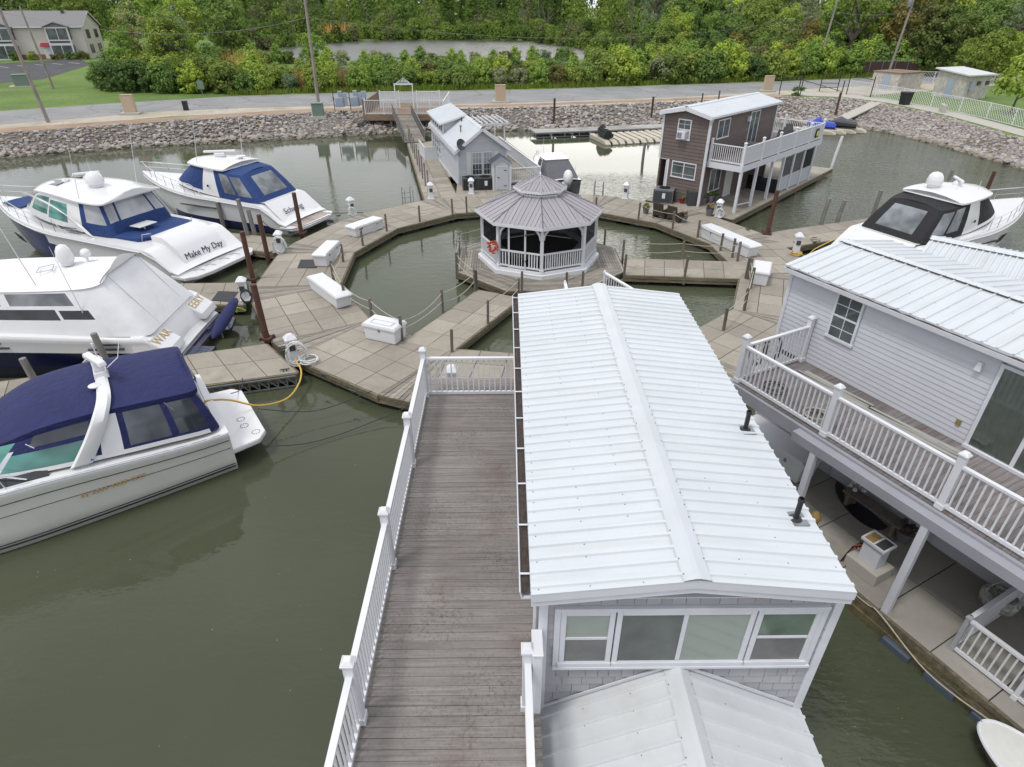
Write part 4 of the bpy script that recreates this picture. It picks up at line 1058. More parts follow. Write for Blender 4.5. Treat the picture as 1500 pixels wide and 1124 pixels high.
def ribroof(mb, e0, e1, r0, r1, pitch=.23, th=.03, rib=.027, scr=True, rw=.028):
    """metal roof slope: pan, ribs running from ridge to eave and rows of screws. e0,e1 eave ends; r0,r1 ridge ends"""
    e0, e1, r0, r1 = map(Vector, (e0, e1, r0, r1)); n = (e1 - e0).cross(r0 - e0).normalized()
    if n.z < 0: n = -n
    mb.mat(0); mb.sheet([e0, e1, r1, r0], th, -n)
    L = (e1 - e0).length; k = int(L / pitch)
    d = (e1 - e0).normalized()
    for i in range(k + 1):
        f = (i + .5) / (k + 1)
        a, b = e0.lerp(e1, f), r0.lerp(r1, f); w = d * rw
        mb.mat(0); mb.add([a - w, a - w * .6 + n * rib, a + w * .6 + n * rib, a + w, b - w, b - w * .6 + n * rib, b + w * .6 + n * rib, b + w],
                          [(0, 1, 5, 4), (1, 2, 6, 5), (2, 3, 7, 6), (0, 3, 2, 1)])
        if scr:
            mb.mat(1)
            for g in (.045, .36, .68, .955):
                if random.random() < .5:
                    p = a.lerp(b, g) + d * (rw * 1.6 + random.uniform(-.02, .02)); s = .008
                    x = (b - a).normalized() * s; y = d * s
                    mb.add([p - x - y, p + x - y, p + x + y, p - x + y, p + n * .012], [(0, 1, 4), (1, 2, 4), (2, 3, 4), (3, 0, 4)])
    mb.mat(0)
def ridgecap(mb, a, b, w, sl, th=.012, lift=.026):
    a, b = Vector(a), Vector(b); d = (b - a).normalized(); x = Vector((d.y, -d.x, 0)).normalized()
    z = Vector((0, 0, 1))
    prof = [(-w, -sl * w + lift - .012), (-w * .92, -sl * w * .92 + lift), (-.03, lift + .012), (.03, lift + .012), (w * .92, -sl * w * .92 + lift), (w, -sl * w + lift - .012)]
    mb.loft([[p + x * s + z * h for s, h in prof] for p in (a, b)])
    mb.loft([[p + x * s + z * (h - .006) for s, h in prof[::-1]] for p in (a, b)])
    mb.mat(1); L = (b - a).length
    for i in range(int(L / .23)):
        for s in (-w * .9, w * .9):
            if random.random() < .6:
                p = a + d * (i * .23 + .1) + x * s + z * (-sl * abs(s) + lift + .004); q = .009
                mb.add([p - d * q - x * q, p + d * q - x * q, p + d * q + x * q, p - d * q + x * q, p + z * .012], [(0, 1, 4), (1, 2, 4), (2, 3, 4), (3, 0, 4)])
    mb.mat(0)
def railing(t, pts, z, h=1.0, bal=.115, posts=True, mat='white', ends=(True, True), pw=.13, ph=1.28, name='railing', bw=.03, every=None):
    """white balustrade along pts: rails and balusters in one mesh, each post a child of it"""
    mb = MB(); pp = []
    for i, (a, b) in enumerate(zip(pts[:-1], pts[1:])):
        a, b = Vector((a[0], a[1], 0)), Vector((b[0], b[1], 0)); d = (b - a).normalized(); L = (b - a).length
        for zz, ww, hh in ((z + h, .085, .05), (z + .09, .05, .07)):
            p, q = a + d * .05, b - d * .05; mb.bar((p.x, p.y, zz), (q.x, q.y, zz), ww, hh)
        n = max(1, int(L / bal))
        for k in range(1, n):
            p = a + d * (L * k / n); mb.bar((p.x, p.y, z + .12), (p.x, p.y, z + h - .02), bw, bw)
    r = mb.build(name, M[mat], t)
    if posts:
        for i, p in enumerate(pts):
            if (i == 0 and not ends[0]) or (i == len(pts) - 1 and not ends[1]): continue
            mb = MB(); mb.box(p[0], p[1], z - .02, pw, pw, ph - .04); mb.box(p[0], p[1], z, pw * 1.25, pw * 1.25, .12); mb.box(p[0], p[1], z + ph - .06, pw * 1.3, pw * 1.3, .04); mb.box(p[0], p[1], z + ph - .02, pw * 1.2, pw * 1.2, .05, 0, .5)
            mb.build('railing_post', M[mat], r, bevel=.008)
    return r
def boards(t, x0, x1, y0, y1, z, bw=.142, along='x', mat='deckgrey', name='deck_floor', th=.035):
    mb = MB(); a0, a1 = (y0, y1) if along == 'x' else (x0, x1)
    n = int(round((a1 - a0) / bw)); w = (a1 - a0) / n
    for i in range(n):
        p, q = a0 + i * w + .003, a0 + (i + 1) * w - .003; dz = random.uniform(-.002, .002)
        if along == 'x': mb.bx(x0, x1, p, q, z - th + dz, z + dz)
        else: mb.bx(p, q, y0, y1, z - th + dz, z + dz)
    o = mb.build(name, M[mat], t)
    mb = MB()
    if along == 'x': mb.bx(x0 + .03, x1 - .03, y0 + .03, y1 - .03, z - .2, z - th - .01)
    else: mb.bx(x0 + .03, x1 - .03, y0 + .03, y1 - .03, z - .2, z - th - .01)
    mb.build('deck_joists', M['gap'], t)
    return o

# ================================================================ foreground house
H = T('floating_house', 'grey shingled floating house with a long white metal roof filling the foreground', 'floating house', (0, 0, 0))
X0, X1, Y0, Y1, EZ, RZ = .44, 4.10, 5.02, 13.2, 5.22, 5.50
XM = 2.17
gab = lambda s: EZ - .06 + (RZ - EZ - .02) * (1 - abs(s - (X1 - X0) / 2) / ((X1 - X0) / 2))
WZ0, WZ1 = 3.74, 4.80
wall(H, (X0, Y0), (1, 0), X1 - X0, .45, gab, .165, 'shake', [(.20, 3.5, WZ0, WZ1)], True, tilt=.024)
wall(H, (X0, Y1), (0, -1), Y1 - Y0, .45, EZ - .06, .165, 'shake', [], True, 'wall')
wall(H, (X1, Y0), (0, 1), Y1 - Y0, .45, EZ - .06, .165, 'shake', [], True, 'wall')
wall(H, (X1, Y1), (-1, 0), X1 - X0, .45, gab, .165, 'shake', [], True, 'wall')
mb = MB()
for x in (X0, X1):
    for y0, y1 in ((Y0 - .045, Y0 + .06), (Y1 - .06, Y1 + .045)): MB().bx(x - .055, x + .055, y0, y1, .45, EZ - .05).build('corner_board', M['trim'], H, bevel=.006)
O = (X0, Y0); U = (1, 0)
window(H, O, U, .22, .90, WZ0, WZ1, 'hung', ['darkpane', 'blindpane'])
window(H, O, U, .92, 2.66, WZ0, WZ1, 'slide', ['screenpane', 'blindpane'])
window(H, O, U, 2.68, 3.48, WZ0, WZ1, 'hung', ['darkpane', 'greenpane'])
mb = MB(); boxon(mb, O, U, .14, 3.56, WZ1, WZ1 + .06, 0, .06); boxon(mb, O, U, .14, 3.56, WZ0 - .07, WZ0 - .022, 0, .085); boxon(mb, O, U, .14, .218, WZ0 - .02, WZ1, 0, .05); boxon(mb, O, U, 3.482, 3.56, WZ0 - .02, WZ1, 0, .05)
mb.build('window_casing', M['trim'], H, bevel=.006)
mb = MB(); ey0, ey1 = 4.76, 13.45
ribroof(mb, (.27, ey1, EZ + .16), (.27, ey0, EZ + .16), (XM, ey1, RZ + .10), (XM, ey0, RZ + .10), .215)
ribroof(mb, (4.06, ey0, EZ + .16), (4.06, ey1, EZ + .16), (XM, ey0, RZ + .10), (XM, ey1, RZ + .10), .215)
rf = mb.build('roof', [M['roofmetal'], M['screw']], H)
mb = MB(); ridgecap(mb, (XM, ey0 - .01, RZ + .105), (XM, ey1 + .02, RZ + .105), .165, .125); mb.build('ridge_cap', [M['capmetal'], M['screw']], rf)
mb = MB()
for x0, x1, z0, z1 in ((.27, XM, EZ + .13, RZ + .07), (XM, 4.06, RZ + .07, EZ + .13)):
    for dy, zz0, zz1 in ((.0, -.10, 0), (.02, -.20, -.10)):
        mb.add([(x0, ey0 + dy, z0 + zz0), (x1, ey0 + dy, z1 + zz0), (x1, ey0 + dy, z1 + zz1), (x0, ey0 + dy, z0 + zz1), (x0, ey0 + .12, z0 + zz0), (x1, ey0 + .12, z1 + zz0), (x1, ey0 + .12, z1 + zz1), (x0, ey0 + .12, z0 + zz1)], [(0, 1, 2, 3), (0, 4, 5, 1), (3, 2, 6, 7), (1, 5, 6, 2), (0, 3, 7, 4)])
mb.bx(4.0, 4.055, ey0 + .121, ey1, EZ - .06, EZ + .125)
mb.build('fascia', M['trim'], H)
mb = MB(); mb.bx(X0 + .0, X1 - .0, ey0 + .14, Y0 - .05, EZ - .09, EZ - .075); mb.build('soffit', M['trim'], H)
# gutter
mb = MB(); gx, gz = .19, EZ + .06
mb.mat(0)
prof = [(gx + .075, gz + .06), (gx + .07, gz - .05), (gx - .02, gz - .05), (gx - .045, gz + .055), (gx - .06, gz + .06), (gx - .035, gz - .065), (gx + .085, gz - .065), (gx + .085, gz + .06)]
mb.loft([[(x, y, z) for x, z in prof] for y in (ey0 + .08, ey1)], True, True)
gt = mb.build('gutter', M['trim'], H)
mb = MB(); n = 60; rows = []
for i in range(n + 1):
    y = ey0 + .1 + (ey1 - ey0 - .12) * i / n; rows.append([(gx - .034, y, gz + .012 + random.uniform(-.01, .015)), (gx + .02, y, gz + .022 + random.uniform(-.015, .02)), (gx + .068, y, gz + .012 + random.uniform(-.01, .015))])
mb.loft(rows); mb.build('leaf_litter', M['debris'], gt)
for i in range(11):
    y = ey0 + .35 + i * .82; mb = MB(); mb.bx(gx - .055, gx + .08, y - .012, y + .014, gz + .055, gz + .065); mb.build('gutter_hanger', M['trim'], gt)
mb = MB(); mb.tube([(gx, ey0 + .22, gz - .06), (.33, ey0 + .24, gz - .25), (.355, Y0 + .16, gz - .45), (.355, Y0 + .16, 3.3)], .035, 8); mb.build('downspout', M['trim'], H)
# roof vents
for x, y in ((3.80, 7.93), (3.80, 5.93)):
    mb = MB(); z = EZ + .16 + (RZ - EZ - .06) * (4.06 - x) / 1.89
    mb.lathe([(.085, -.01), (.085, .015), (.05, .03), (.036, .035), (.036, .30), (.044, .31), (.044, .36), (.034, .36), (.034, .30)], 14, (x, y, z)); f = mb.build('vent_pipe', M['black'], H, smooth=True)
    mb = MB(); mb.box(x, y, z - .012, .27, .27, .02, .1); mb.build('flashing', M['galv'], f)
# front annex
AX0, AX1, AY0, AXM, AEZ, ARZ = .36, 4.13, 2.6, 2.25, 2.62, 3.66
wall(H, (AX1 - .15, AY0 + .15), (0, 1), Y0 - AY0 - .2, .45, AEZ - .05, .165, 'shake', [], True, 'annex_wall')
wall(H, (AX0 + .15, AY0 + .15), (1, 0), AX1 - AX0 - .3, .45, lambda s: AEZ - .05 + (ARZ - AEZ) * (1 - abs(s - 1.735) / 1.735) * .92, .165, 'shake', [(1.2, 2.3, .45, 2.5)], True, 'annex_wall')
window(H, (AX0 + .15, AY0 + .15), (1, 0), 1.2, 2.3, .5, 2.5, 'fix', 'winglass', 'door')
mb = MB(); ribroof(mb, (AX0 - .04, Y0 - .02, AEZ), (AX0 - .04, AY0, AEZ), (AXM, Y0 - .02, ARZ), (AXM, AY0, ARZ), .30)
ribroof(mb, (AX1 + .04, AY0, AEZ), (AX1 + .04, Y0 - .02, AEZ), (AXM, AY0, ARZ), (AXM, Y0 - .02, ARZ), .30)
ar = mb.build('annex_roof', [M['roofdirty'], M['screw']], H)
mb = MB(); ridgecap(mb, (AXM, AY0 - .01, ARZ + .005), (AXM, Y0 - .03, ARZ + .005), .17, .55); mb.build('ridge_cap', [M['roofdirty'], M['screw']], ar)
mb = MB()
for xa, za, xb, zb in ((AX0 - .03, AEZ, AXM, ARZ), (AXM, ARZ, AX1 + .03, AEZ)): mb.bar((xa, Y0 - .036, za + .06), (xb, Y0 - .036, zb + .06), .02, .05)
mb.build('flashing', M['trim'], ar)
# side deck
DX0, DY1 = -2.0, 12.42
boards(H, DX0, .42, 2.2, Y0 + 8.2, 3.2)
o = boards(H, DX0, .24, Y0 + 8.2, 12.0, 3.2) if False else None
mb = MB(); mb.bx(DX0 - .04, DX0 - .005, 2.2, DY1 + .04, 2.9, 3.19); mb.bx(DX0, .42, DY1 + .805, DY1 + .84, 2.9, 3.19); mb.build('deck_fascia', M['fascia'], H)
mb = MB()
for y in (3.2, 7.0, 11.8): mb.bx(DX0 + .03, DX0 + .15, y - .06, y + .06, .45, 3.0)
mb.build('deck_support', M['white'], H)
railing(H, [(DX0 + .06, 2.0), (DX0 + .06, 4.56), (DX0 + .06, 7.15), (DX0 + .06, 9.78), (DX0 + .06, DY1)], 3.2, 1.02, .112)
railing(H, [(DX0 + .06, DY1), (.22, DY1)], 3.2, 1.02, .125, True, ends=(False, False))
railing(H, [(.24, 4.72), (.24, 2.0)], 3.2, 1.02, .112, True, ends=(True, False))
mb = MB(); mb.bx(.30, .42, 4.62, 5.0, 3.2, 4.44); mb.bx(.29, .43, 4.6, 4.98, 4.44, 4.47); mb.build('rail_end_panel', M['white'], H, bevel=.01)
# rear balcony
boards(H, 1.7, 3.9, Y1 + .05, 15.6, 3.2)
railing(H, [(1.75, 14.0), (1.75, 17.2)], 3.1, 1.0, .12, pw=.07, ph=1.05)
railing(H, [(3.05, 18.0), (3.83, 16.4)], 3.1, 1.0, .12, pw=.07, ph=1.05)
mb = MB(); mb.bx(1.7, 3.9, 15.62, 18.0, 2.0, 2.1); mb.build('stair_landing', M['gap'], H)
mb = MB(); mb.box(0, 0, 0, .95, .55, .5); mb.box(0, 0, .5, .95, .55, .35, 0, .75)
g = mb.build('covered_grill', M['greycanvas'], None, bevel=.05); g.location = (3.3, 16.6, 3.0); g.rotation_euler = (0, 0, -.5)
tag(g, 'dark grey fabric covered grill between white rails behind the foreground roof', 'grill')

# ================================================================ white house on the right
WR = math.atan2(-.889, .457)
B = T('floating_house', 'two storey white lap sided house on the right with a railed upper deck', 'floating house', (7.40, 14.93, 0), WR)
BL, BD = 11.5, 3.8; BE, BRZ = 5.42, 5.72
wall(B, (0, 0), (1, 0), BL, 3.2, BE - .04, .125, 'lapwhite', [(1.36, 2.14, 4.12, 5.34), (5.1, 8.0, 3.22, 5.24)])
wall(B, (0, 0), (1, 0), BL, .5, 3.0, .125, 'lapwhite', [(2.6, 5.4, .5, 2.6)], name='lower_wall')
wall(B, (0, BD), (0, -1), BD, .5, lambda s: BE - .04 + (BRZ - BE) * (1 - abs(s - 1.9) / 1.9), .125, 'lapwhite', name='end_wall')
wall(B, (BL, BD), (-1, 0), BL, .5, BE - .04, .25, 'lapwhite', name='rear_wall')
wall(B, (BL, 0), (0, 1), BD, .5, BE - .04, .25, 'lapwhite', name='end_wall')
for y0, y1 in ((-.045, .05), (BD - .05, BD + .045)): MB().bx(-.045, .05, y0, y1, .5, BE - .04).build('corner_board', M['trim'], B, bevel=.006)
window(B, (0, 0), (1, 0), 1.38, 2.12, 4.14, 5.32, 'hung', 'winglass', grid=2, trim=.06)
mb = MB(); mb.box(2.72, -.06, 4.83, .13, .12, .20, 0, .6); f = mb.build('wall_lamp', M['trim'], B, bevel=.01)
f.location = (2.07, 0, .05)
mb = MB(); boxon(mb, (0, 0), (1, 0), 4.81, 4.91, 3.56, 3.70, 0, .05); mb.build('outlet_box', M['brass'], B, bevel=.008)
# sliding door with sheer curtain
mb = MB(); O, U = (0, 0), (1, 0)
for s in (5.12, 6.0, 6.92, 7.9): boxon(mb, O, U, s, s + .08, 3.24, 5.22, 0, .06)
boxon(mb, O, U, 5.12, 7.98, 5.14, 5.22, 0, .062); boxon(mb, O, U, 5.12, 7.98, 3.2, 3.28, 0, .10)
f = mb.build('sliding_door', M['trim'], B, bevel=.006)
for s in (5.2, 6.08, 7.0):
    mb = MB(); boxon(mb, O, U, s, s + .84, 3.28, 5.14, .040, .046); mb.build('pane', M['pane'], f)
    mb = MB(); n = 24; rows = [[(s + .84 * i / n, -.018 + .014 * math.sin(i * 1.9), z) for i in range(n + 1)] for z in (3.28, 5.14)]; mb.loft(rows); mb.build('curtain', M['drape'], f, smooth=True)
mb = MB(); boxon(mb, O, U, 6.02, 6.06, 4.0, 4.25, .06, .10); mb.build('door_handle', M['black'], f)
mb = MB(); ry = 1.9
ribroof(mb, (-.18, -.16, BE + .08), (BL + .1, -.16, BE + .08), (-.18, ry, BRZ + .1), (BL + .1, ry, BRZ + .1), .30)
ribroof(mb, (BL + .1, BD + .16, BE + .08), (-.18, BD + .16, BE + .08), (BL + .1, ry, BRZ + .1), (-.18, ry, BRZ + .1), .30)
rf = mb.build('roof', [M['roofmetaly'], M['screw']], B)
mb = MB(); ridgecap(mb, (-.19, ry, BRZ + .105), (BL + .1, ry, BRZ + .105), .14, .15); mb.build('ridge_cap', [M['roofmetaly'], M['screw']], rf)
mb = MB(); mb.bar((-.1, ry - .16, BRZ + .105), (BL + .1, ry - .16, BRZ + .105), .035, .012); mb.build('ridge_seam', M['dark'], rf)
mb = MB(); gy, gz = -.22, BE + .01
prof = [(gy + .06, gz + .05), (gy + .06, gz - .045), (gy - .055, gz - .045), (gy - .07, gz + .05), (gy - .085, gz + .05), (gy - .07, gz - .06), (gy + .075, gz - .06), (gy + .075, gz + .05)]
mb.loft([[(x, y, z) for y, z in prof] for x in (-.1, BL)], True, True); gt = mb.build('gutter', M['trim'], B)
mb = MB(); n = 70; rows = [[(-.08 + (BL) * i / n, gy - .05, gz + .02 + random.uniform(-.01, .02)), (-.08 + BL * i / n, gy + .05, gz + .02 + random.uniform(-.01, .03))] for i in range(n + 1)]
mb.loft([[r[1], r[0]] for r in rows]); mb.build('leaf_litter', M['debris'], gt)
# upper deck
boards(B, .88, BL, -2.42, -.03, 3.2, .14, 'y', 'deckgreyy')
mb = MB(); mb.bx(.84, BL, -2.50, -2.42, 2.86, 3.17); mb.bx(.80, .878, -2.42, -.05, 2.86, 3.17); mb.build('deck_fascia', M['fascia'], B)
railing(B, [(.96, -2.36), (3.5, -2.36), (6.05, -2.36), (8.6, -2.36), (11.1, -2.36)], 3.2, 1.0, .118)
railing(B, [(.96, -2.36), (.96, -.12)], 3.2, 1.0, .118, ends=(False, True))
for x in (3.6, 6.1, 8.9):
    mb = MB(); mb.box(x, -2.66, .42, .14, .14, 2.5); mb.build('deck_post', M['trim'], B, bevel=.008)
mb = MB(); mb.bx(.9, BL, -2.62, -2.51, 2.72, 2.86) if False else mb.bx(3.0, BL, -2.73, -2.505, 2.90, 3.12); mb.build('deck_beam', M['fascia'], B)
# ground floor doors and fittings
mb = MB()
for s0, s1 in ((2.65, 3.55), (4.3, 5.2)):
    boxon(mb, O, U, s0, s1, .52, 2.55, .0, .05)
mb.build('door', M['trim'], B, bevel=.01)
mb = MB(); boxon(mb, O, U, 7.2, 8.6, 1.35, 1.42, 0, .05); mb.build('light_strip', M['black'], B)
railing(B, [(7.27, -2.36), (7.27, -.25)], .5, .9, .11, pw=.08, ph=.98, name='terrace_railing')
railing(B, [(7.27, -2.36), (8.4, -2.36), (9.6, -2.36), (11.2, -2.36)], .5, .9, .12, pw=.08, ph=.98, name='terrace_railing')

# rear white roof house
H3 = T('floating_house', 'rear floating house on the right showing only its finely ribbed white roof', 'floating house', (11.75, 16.45, 0), math.atan2(-.69, .724))
wall(H3, (.2, -1.55), (1, 0), 8, .5, 5.15, .25, 'lapwhite'); wall(H3, (.2, 1.75), (0, -1), 3.3, .5, 5.15, .2, 'lapwhite')
mb = MB()
ribroof(mb, (0, -1.8, 5.3), (8.3, -1.8, 5.3), (0, 0, 5.72), (8.3, 0, 5.72), .15, scr=False, rw=.03)
ribroof(mb, (8.3, 1.8, 5.3), (0, 1.8, 5.3), (8.3, 0, 5.72), (0, 0, 5.72), .15, scr=False, rw=.03)
rf = mb.build('roof', [M['roofmetaly'], M['screw']], H3)
mb = MB(); ridgecap(mb, (0, 0, 5.73), (8.3, 0, 5.73), .16, .22); mb.build('ridge_cap', [M['roofmetaly'], M['screw']], rf)
mb = MB(); mb.bar((0, -.2, 5.70), (8.3, -.2, 5.70), .035, .012); mb.build('ridge_seam', M['dark'], rf)

# ================================================================ grey cottage
K = T('floating_cottage', 'small light grey cottage with a gabled white metal roof and clerestory dormer', 'floating house', (-3.28, 43.44, 0), R(14.5))
kw, kd, ke, kr = 3.4, 11.4, 2.92, 4.16
kg = lambda s: ke + (kr - ke) * (1 - abs(s - kw / 2) / (kw / 2))
wall(K, (0, 0), (1, 0), kw, .5, kg, .20, 'lapgrey', [(.9, 2.55, 1.1, 2.7)], tilt=.03)
wall(K, (0, kd), (0, -1), kd, .5, ke, .20, 'lapgrey', [(.5, 4.4, 1.05, 2.3)], tilt=.015)
wall(K, (kw, 0), (0, 1), kd, .5, ke, .20, 'lapgrey'); wall(K, (kw, kd), (-1, 0), kw, .5, kg, .20, 'lapgrey')
for x, y in ((0, 0), (kw, 0), (0, kd), (kw, kd)): MB().box(x, y, .5, .12, .12, ke - .5).build('corner_board', M['trim'], K)
mb = MB(); mb.bx(-.035, -.0, .1, kd, .5, .62); mb.bx(-.03, .0, .06, kd, .62, .66); mb.build('skirt_board', M['trim'], K)
f = window(K, (0, 0), (1, 0), .95, 1.72, 1.12, 2.66, 'hung', ['winglass', 'vinylpale'], grid=3)
f = window(K, (0, 0), (1, 0), 1.74, 2.5, 1.12, 2.66, 'hung', ['winglass', 'vinylpale'], grid=3)
for s in (.62, 2.56):
    mb = MB(); boxon(mb, (0, 0), (1, 0), s, s + .3, 1.1, 2.68, 0, .04); mb.build('shutter', M['gelcream'], K)
for s in (.55, 1.5, 2.45, 3.4): window(K, (0, kd), (0, -1), s, s + .85, 1.1, 2.2, 'hung', 'winglass')
window(K, (0, kd), (0, -1), 5.2, 5.6, 1.9, 2.5, 'fix', 'winglass')
mb = MB(); sl = (kr - ke) / (kw / 2)
ribroof(mb, (-.22, kd + .2, ke - .22 * sl + .06), (-.22, -.3, ke - .22 * sl + .06), (kw / 2, kd + .2, kr + .06), (kw / 2, -.3, kr + .06), .32, scr=False)
ribroof(mb, (kw + .22, -.3, ke - .22 * sl + .06), (kw + .22, kd + .2, ke - .22 * sl + .06), (kw / 2, -.3, kr + .06), (kw / 2, kd + .2, kr + .06), .32, scr=False)
rf = mb.build('roof', [M['roofmetal'], M['screw']], K)
mb = MB(); ridgecap(mb, (kw / 2, -.31, kr + .065), (kw / 2, kd + .2, kr + .065), .15, sl); mb.build('ridge_cap', [M['roofmetal'], M['screw']], rf)
mb = MB()
for a, b in (((-.24, ke - .24 * sl), (kw / 2, kr)), ((kw / 2, kr), (kw + .24, ke - .24 * sl))): mb.bar((a[0], -.3, a[1] - .06), (b[0], -.3, b[1] - .06), .04, .17)
mb.bx(-.25, -.21, -.28, kd + .2, ke - .36, ke - .14); mb.bx(kw + .21, kw + .25, -.28, kd + .2, ke - .36, ke - .14); mb.build('fascia', M['trim'], K)
# clerestory dormer
d0 = 5.3
wall(K, (-.02, kd), (0, -1), kd - d0, ke - .05, 3.78, .2, 'lapgrey', [], name='dormer_wall')
for s in (.35, 1.35, 2.35, 3.35, 4.35, 5.2): window(K, (-.035, kd), (0, -1), s, s + .72, ke + .14, 3.70, 'fix', 'winglass', 'dormer_window', .05)
mb = MB(); mb.sheet([(-.02, d0, ke - .05), (kw / 2 - .05, d0, kr - .03), (kw / 2 - .05, d0, 4.22), (-.02, d0, 3.76)], .08, (0, 1, 0)); mb.build('dormer_end', M['lapgrey'], K)
mb = MB(); ribroof(mb, (-.3, kd + .2, 3.74), (-.3, d0 - .22, 3.74), (kw / 2 + .02, kd + .2, 4.30), (kw / 2 + .02, d0 - .22, 4.30), .32, scr=False)
rf = mb.build('dormer_roof', [M['roofmetal'], M['screw']], K)
mb = MB(); mb.bar((-.3, d0 - .23, 3.68), (kw / 2, d0 - .23, 4.24), .03, .12); mb.bx(-.32, -.28, d0 - .2, kd + .2, 3.6, 3.74); mb.build('fascia', M['trim'], rf)
mb = MB(); mb.box(-.02, d0 + .04, ke, .09, .12, .82); mb.build('dormer_corner', M['trim'], K)
mb = MB(); mb.tube([(.75, 2.4, 3.4), (.75, 2.4, 3.95)], .05, 8); mb.lathe([(.085, .5), (.085, .6), (.03, .64)], 8, (.75, 2.4, 3.4)); mb.build('vent_pipe', M['galv'], K)
mb = MB(); mb.tube([(1.25, 4.6, 3.75), (1.25, 4.6, 4.15)], .045, 8); mb.lathe([(.08, .3), (.08, .42), (.02, .45)], 8, (1.25, 4.6, 3.75)); mb.build('vent_pipe', M['dark'], K)
t = T('satellite_dish', 'small dark satellite dish on the front eave of the grey cottage', 'satellite dish', (-3.15, 43.2, 2.6))
mb = MB(); c = Matrix.Rotation(R(75), 4, 'X') @ Matrix.Rotation(R(20), 4, 'Z')
mb.at(M=Matrix.Translation((.12, -.02, .62)) @ Matrix.Rotation(R(40), 4, 'Z') @ Matrix.Rotation(R(72), 4, 'X')); mb.lathe([(0.0, 0), (.2, .03), (.36, .10), (.37, .10), (.2, .045), (0, .015)], 20); mb.build('dish', M['dark'], t, smooth=True)
mb = MB(); mb.tube([(0, 0, -.15), (0, 0, .3), (.12, .05, .6)], .022, 8); mb.tube([(.1, 0, .4), (-.25, .2, .45)], .012, 6); mb.build('mast', M['dark'], t)
# side deck, pergola and white rails of the cottage
mb = MB(); planks(mb, [(kw + .05, -.8), (kw + 2.3, -.8), (kw + 2.3, 11.5), (kw + .05, 11.5)], 14, .62); mb.build('side_deck', M['plank'], K)
railing(K, [(kw + .2, -.7), (kw + 2.25, -.7)], .62, .95, .13, pw=.07, ph=1.0)
railing(K, [(kw + 2.25, -.7), (kw + 2.25, 2.2), (kw + 2.25, 5.2), (kw + 2.25, 8.2), (kw + 2.25, 11.2)], .62, .95, .13, pw=.07, ph=1.0, ends=(False, True))
mb = MB()
for x, y in ((kw + .3, 9.0), (kw + 2.2, 9.0), (kw + 2.2, 12.4), (kw + .3, 12.4)): mb.box(x, y, .5, .1, .1, 2.4)
for y in (8.9, 12.5): mb.bx(kw - .2, kw + 2.5, y - .03, y + .03, 2.85, 2.99)
for k in range(7): x = kw - .1 + k * .42; mb.bx(x - .025, x + .025, 8.6, 12.8, 2.99, 3.1)
mb.build('pergola', M['white'], K)
mb = MB(); mb.bx(-1.1, -.05, 8.6, 8.7, .5, 1.5); mb.bx(-1.1, -1.03, 8.7, 12, .5, 1.5); mb.build('privacy_panel', M['trim'], K)
# shed and condensers in front of the cottage
S = T('garden_shed', 'narrow grey garden shed with white trim and dark blue gable roof', 'shed', (-.85, 42.0, .5), R(9))
wall(S, (0, 0), (1, 0), 1.15, 0, lambda s: 1.75 + .38 * (1 - abs(s - .575) / .575), .3, 'lapgrey', tilt=.008); wall(S, (0, 1.1), (0, -1), 1.1, 0, 1.75, .3, 'lapgrey', tilt=.008); wall(S, (1.15, 0), (0, 1), 1.1, 0, 1.75, .3, 'lapgrey', tilt=.008)
mb = MB()
for x in (0, 1.15): mb.bx(x - .05, x + .05, -.04, .05, 0, 1.75)
for a, b in ((-.12, .575), (1.27, .575)): mb.bar((a, -.06, 1.68), (b, -.06, 2.14), .04, .1)
mb.build('trim', M['trim'], S)
mb = MB(); mb.sheet([(-.14, -.1, 1.68), (.575, -.1, 2.16), (.575, 1.2, 2.16), (-.14, 1.2, 1.68)], .04); mb.sheet([(.575, -.1, 2.16), (1.29, -.1, 1.68), (1.29, 1.2, 1.68), (.575, 1.2, 2.16)], .04); M['slate'] = paint('dark_blue_shingle', (.055, .062, .085), .8, .15, 8); mb.build('roof', M['slate'], S)
mb = MB(); mb.bx(.2, .95, -.045, -.02, .08, 1.6); dr = mb.build('door', M['lapgrey'], S)
mb = MB(); mb.bx(.2, .25, -.06, -.046, .08, 1.6); mb.bx(.9, .95, -.06, -.046, .08, 1.6); mb.bx(.25, .9, -.06, -.046, 1.54, 1.6); mb.build('door_frame', M['trim'], dr)
mb = MB(); mb.bx(.26, .42, -.075, -.061, .85, .89); mb.bx(.7, .9, -.07, -.061, 1.3, 1.34); mb.bx(.7, .9, -.07, -.061, .3, .34); mb.build('hinge', M['black'], dr)
def condenser(label, x, y, rz, w=1.0, d=.85, h=.8, group='grey condenser units', mat='dark'):
    t = T('condenser', label, 'air conditioner', (x, y, .5), rz, group)
    mb = MB(); mb.box(0, 0, 0, w, d, h); mb.build('case', M[mat], t, bevel=.03)
    mb = MB()
    for k in range(14): mb.bx(-w / 2 + .05, w / 2 - .05, -d / 2 - .012, -d / 2 + .004, .08 + k * .048, .10 + k * .048)
    for k in range(14): mb.bx(w / 2 - .004, w / 2 + .012, -d / 2 + .05, d / 2 - .05, .08 + k * .048, .10 + k * .048)
    mb.build('louvres', M['black'], t)
    mb = MB(); mb.lathe([(.34, h + .002), (.34, h + .03), (.31, h + .03), (.31, h + .01)], 24); 
    for k in range(6): a = k * pi / 6; mb.bar((-.32 * math.cos(a), -.32 * math.sin(a), h + .025), (.32 * math.cos(a), .32 * math.sin(a), h + .025), .012)
    mb.build('fan_guard', M['black'], t)
    mb = MB(); mb.bx(-.05, .14, -d / 2 - .02, -d / 2 - .013, .3, .62); mb.build('data_plate', M['white'], t)
    return t
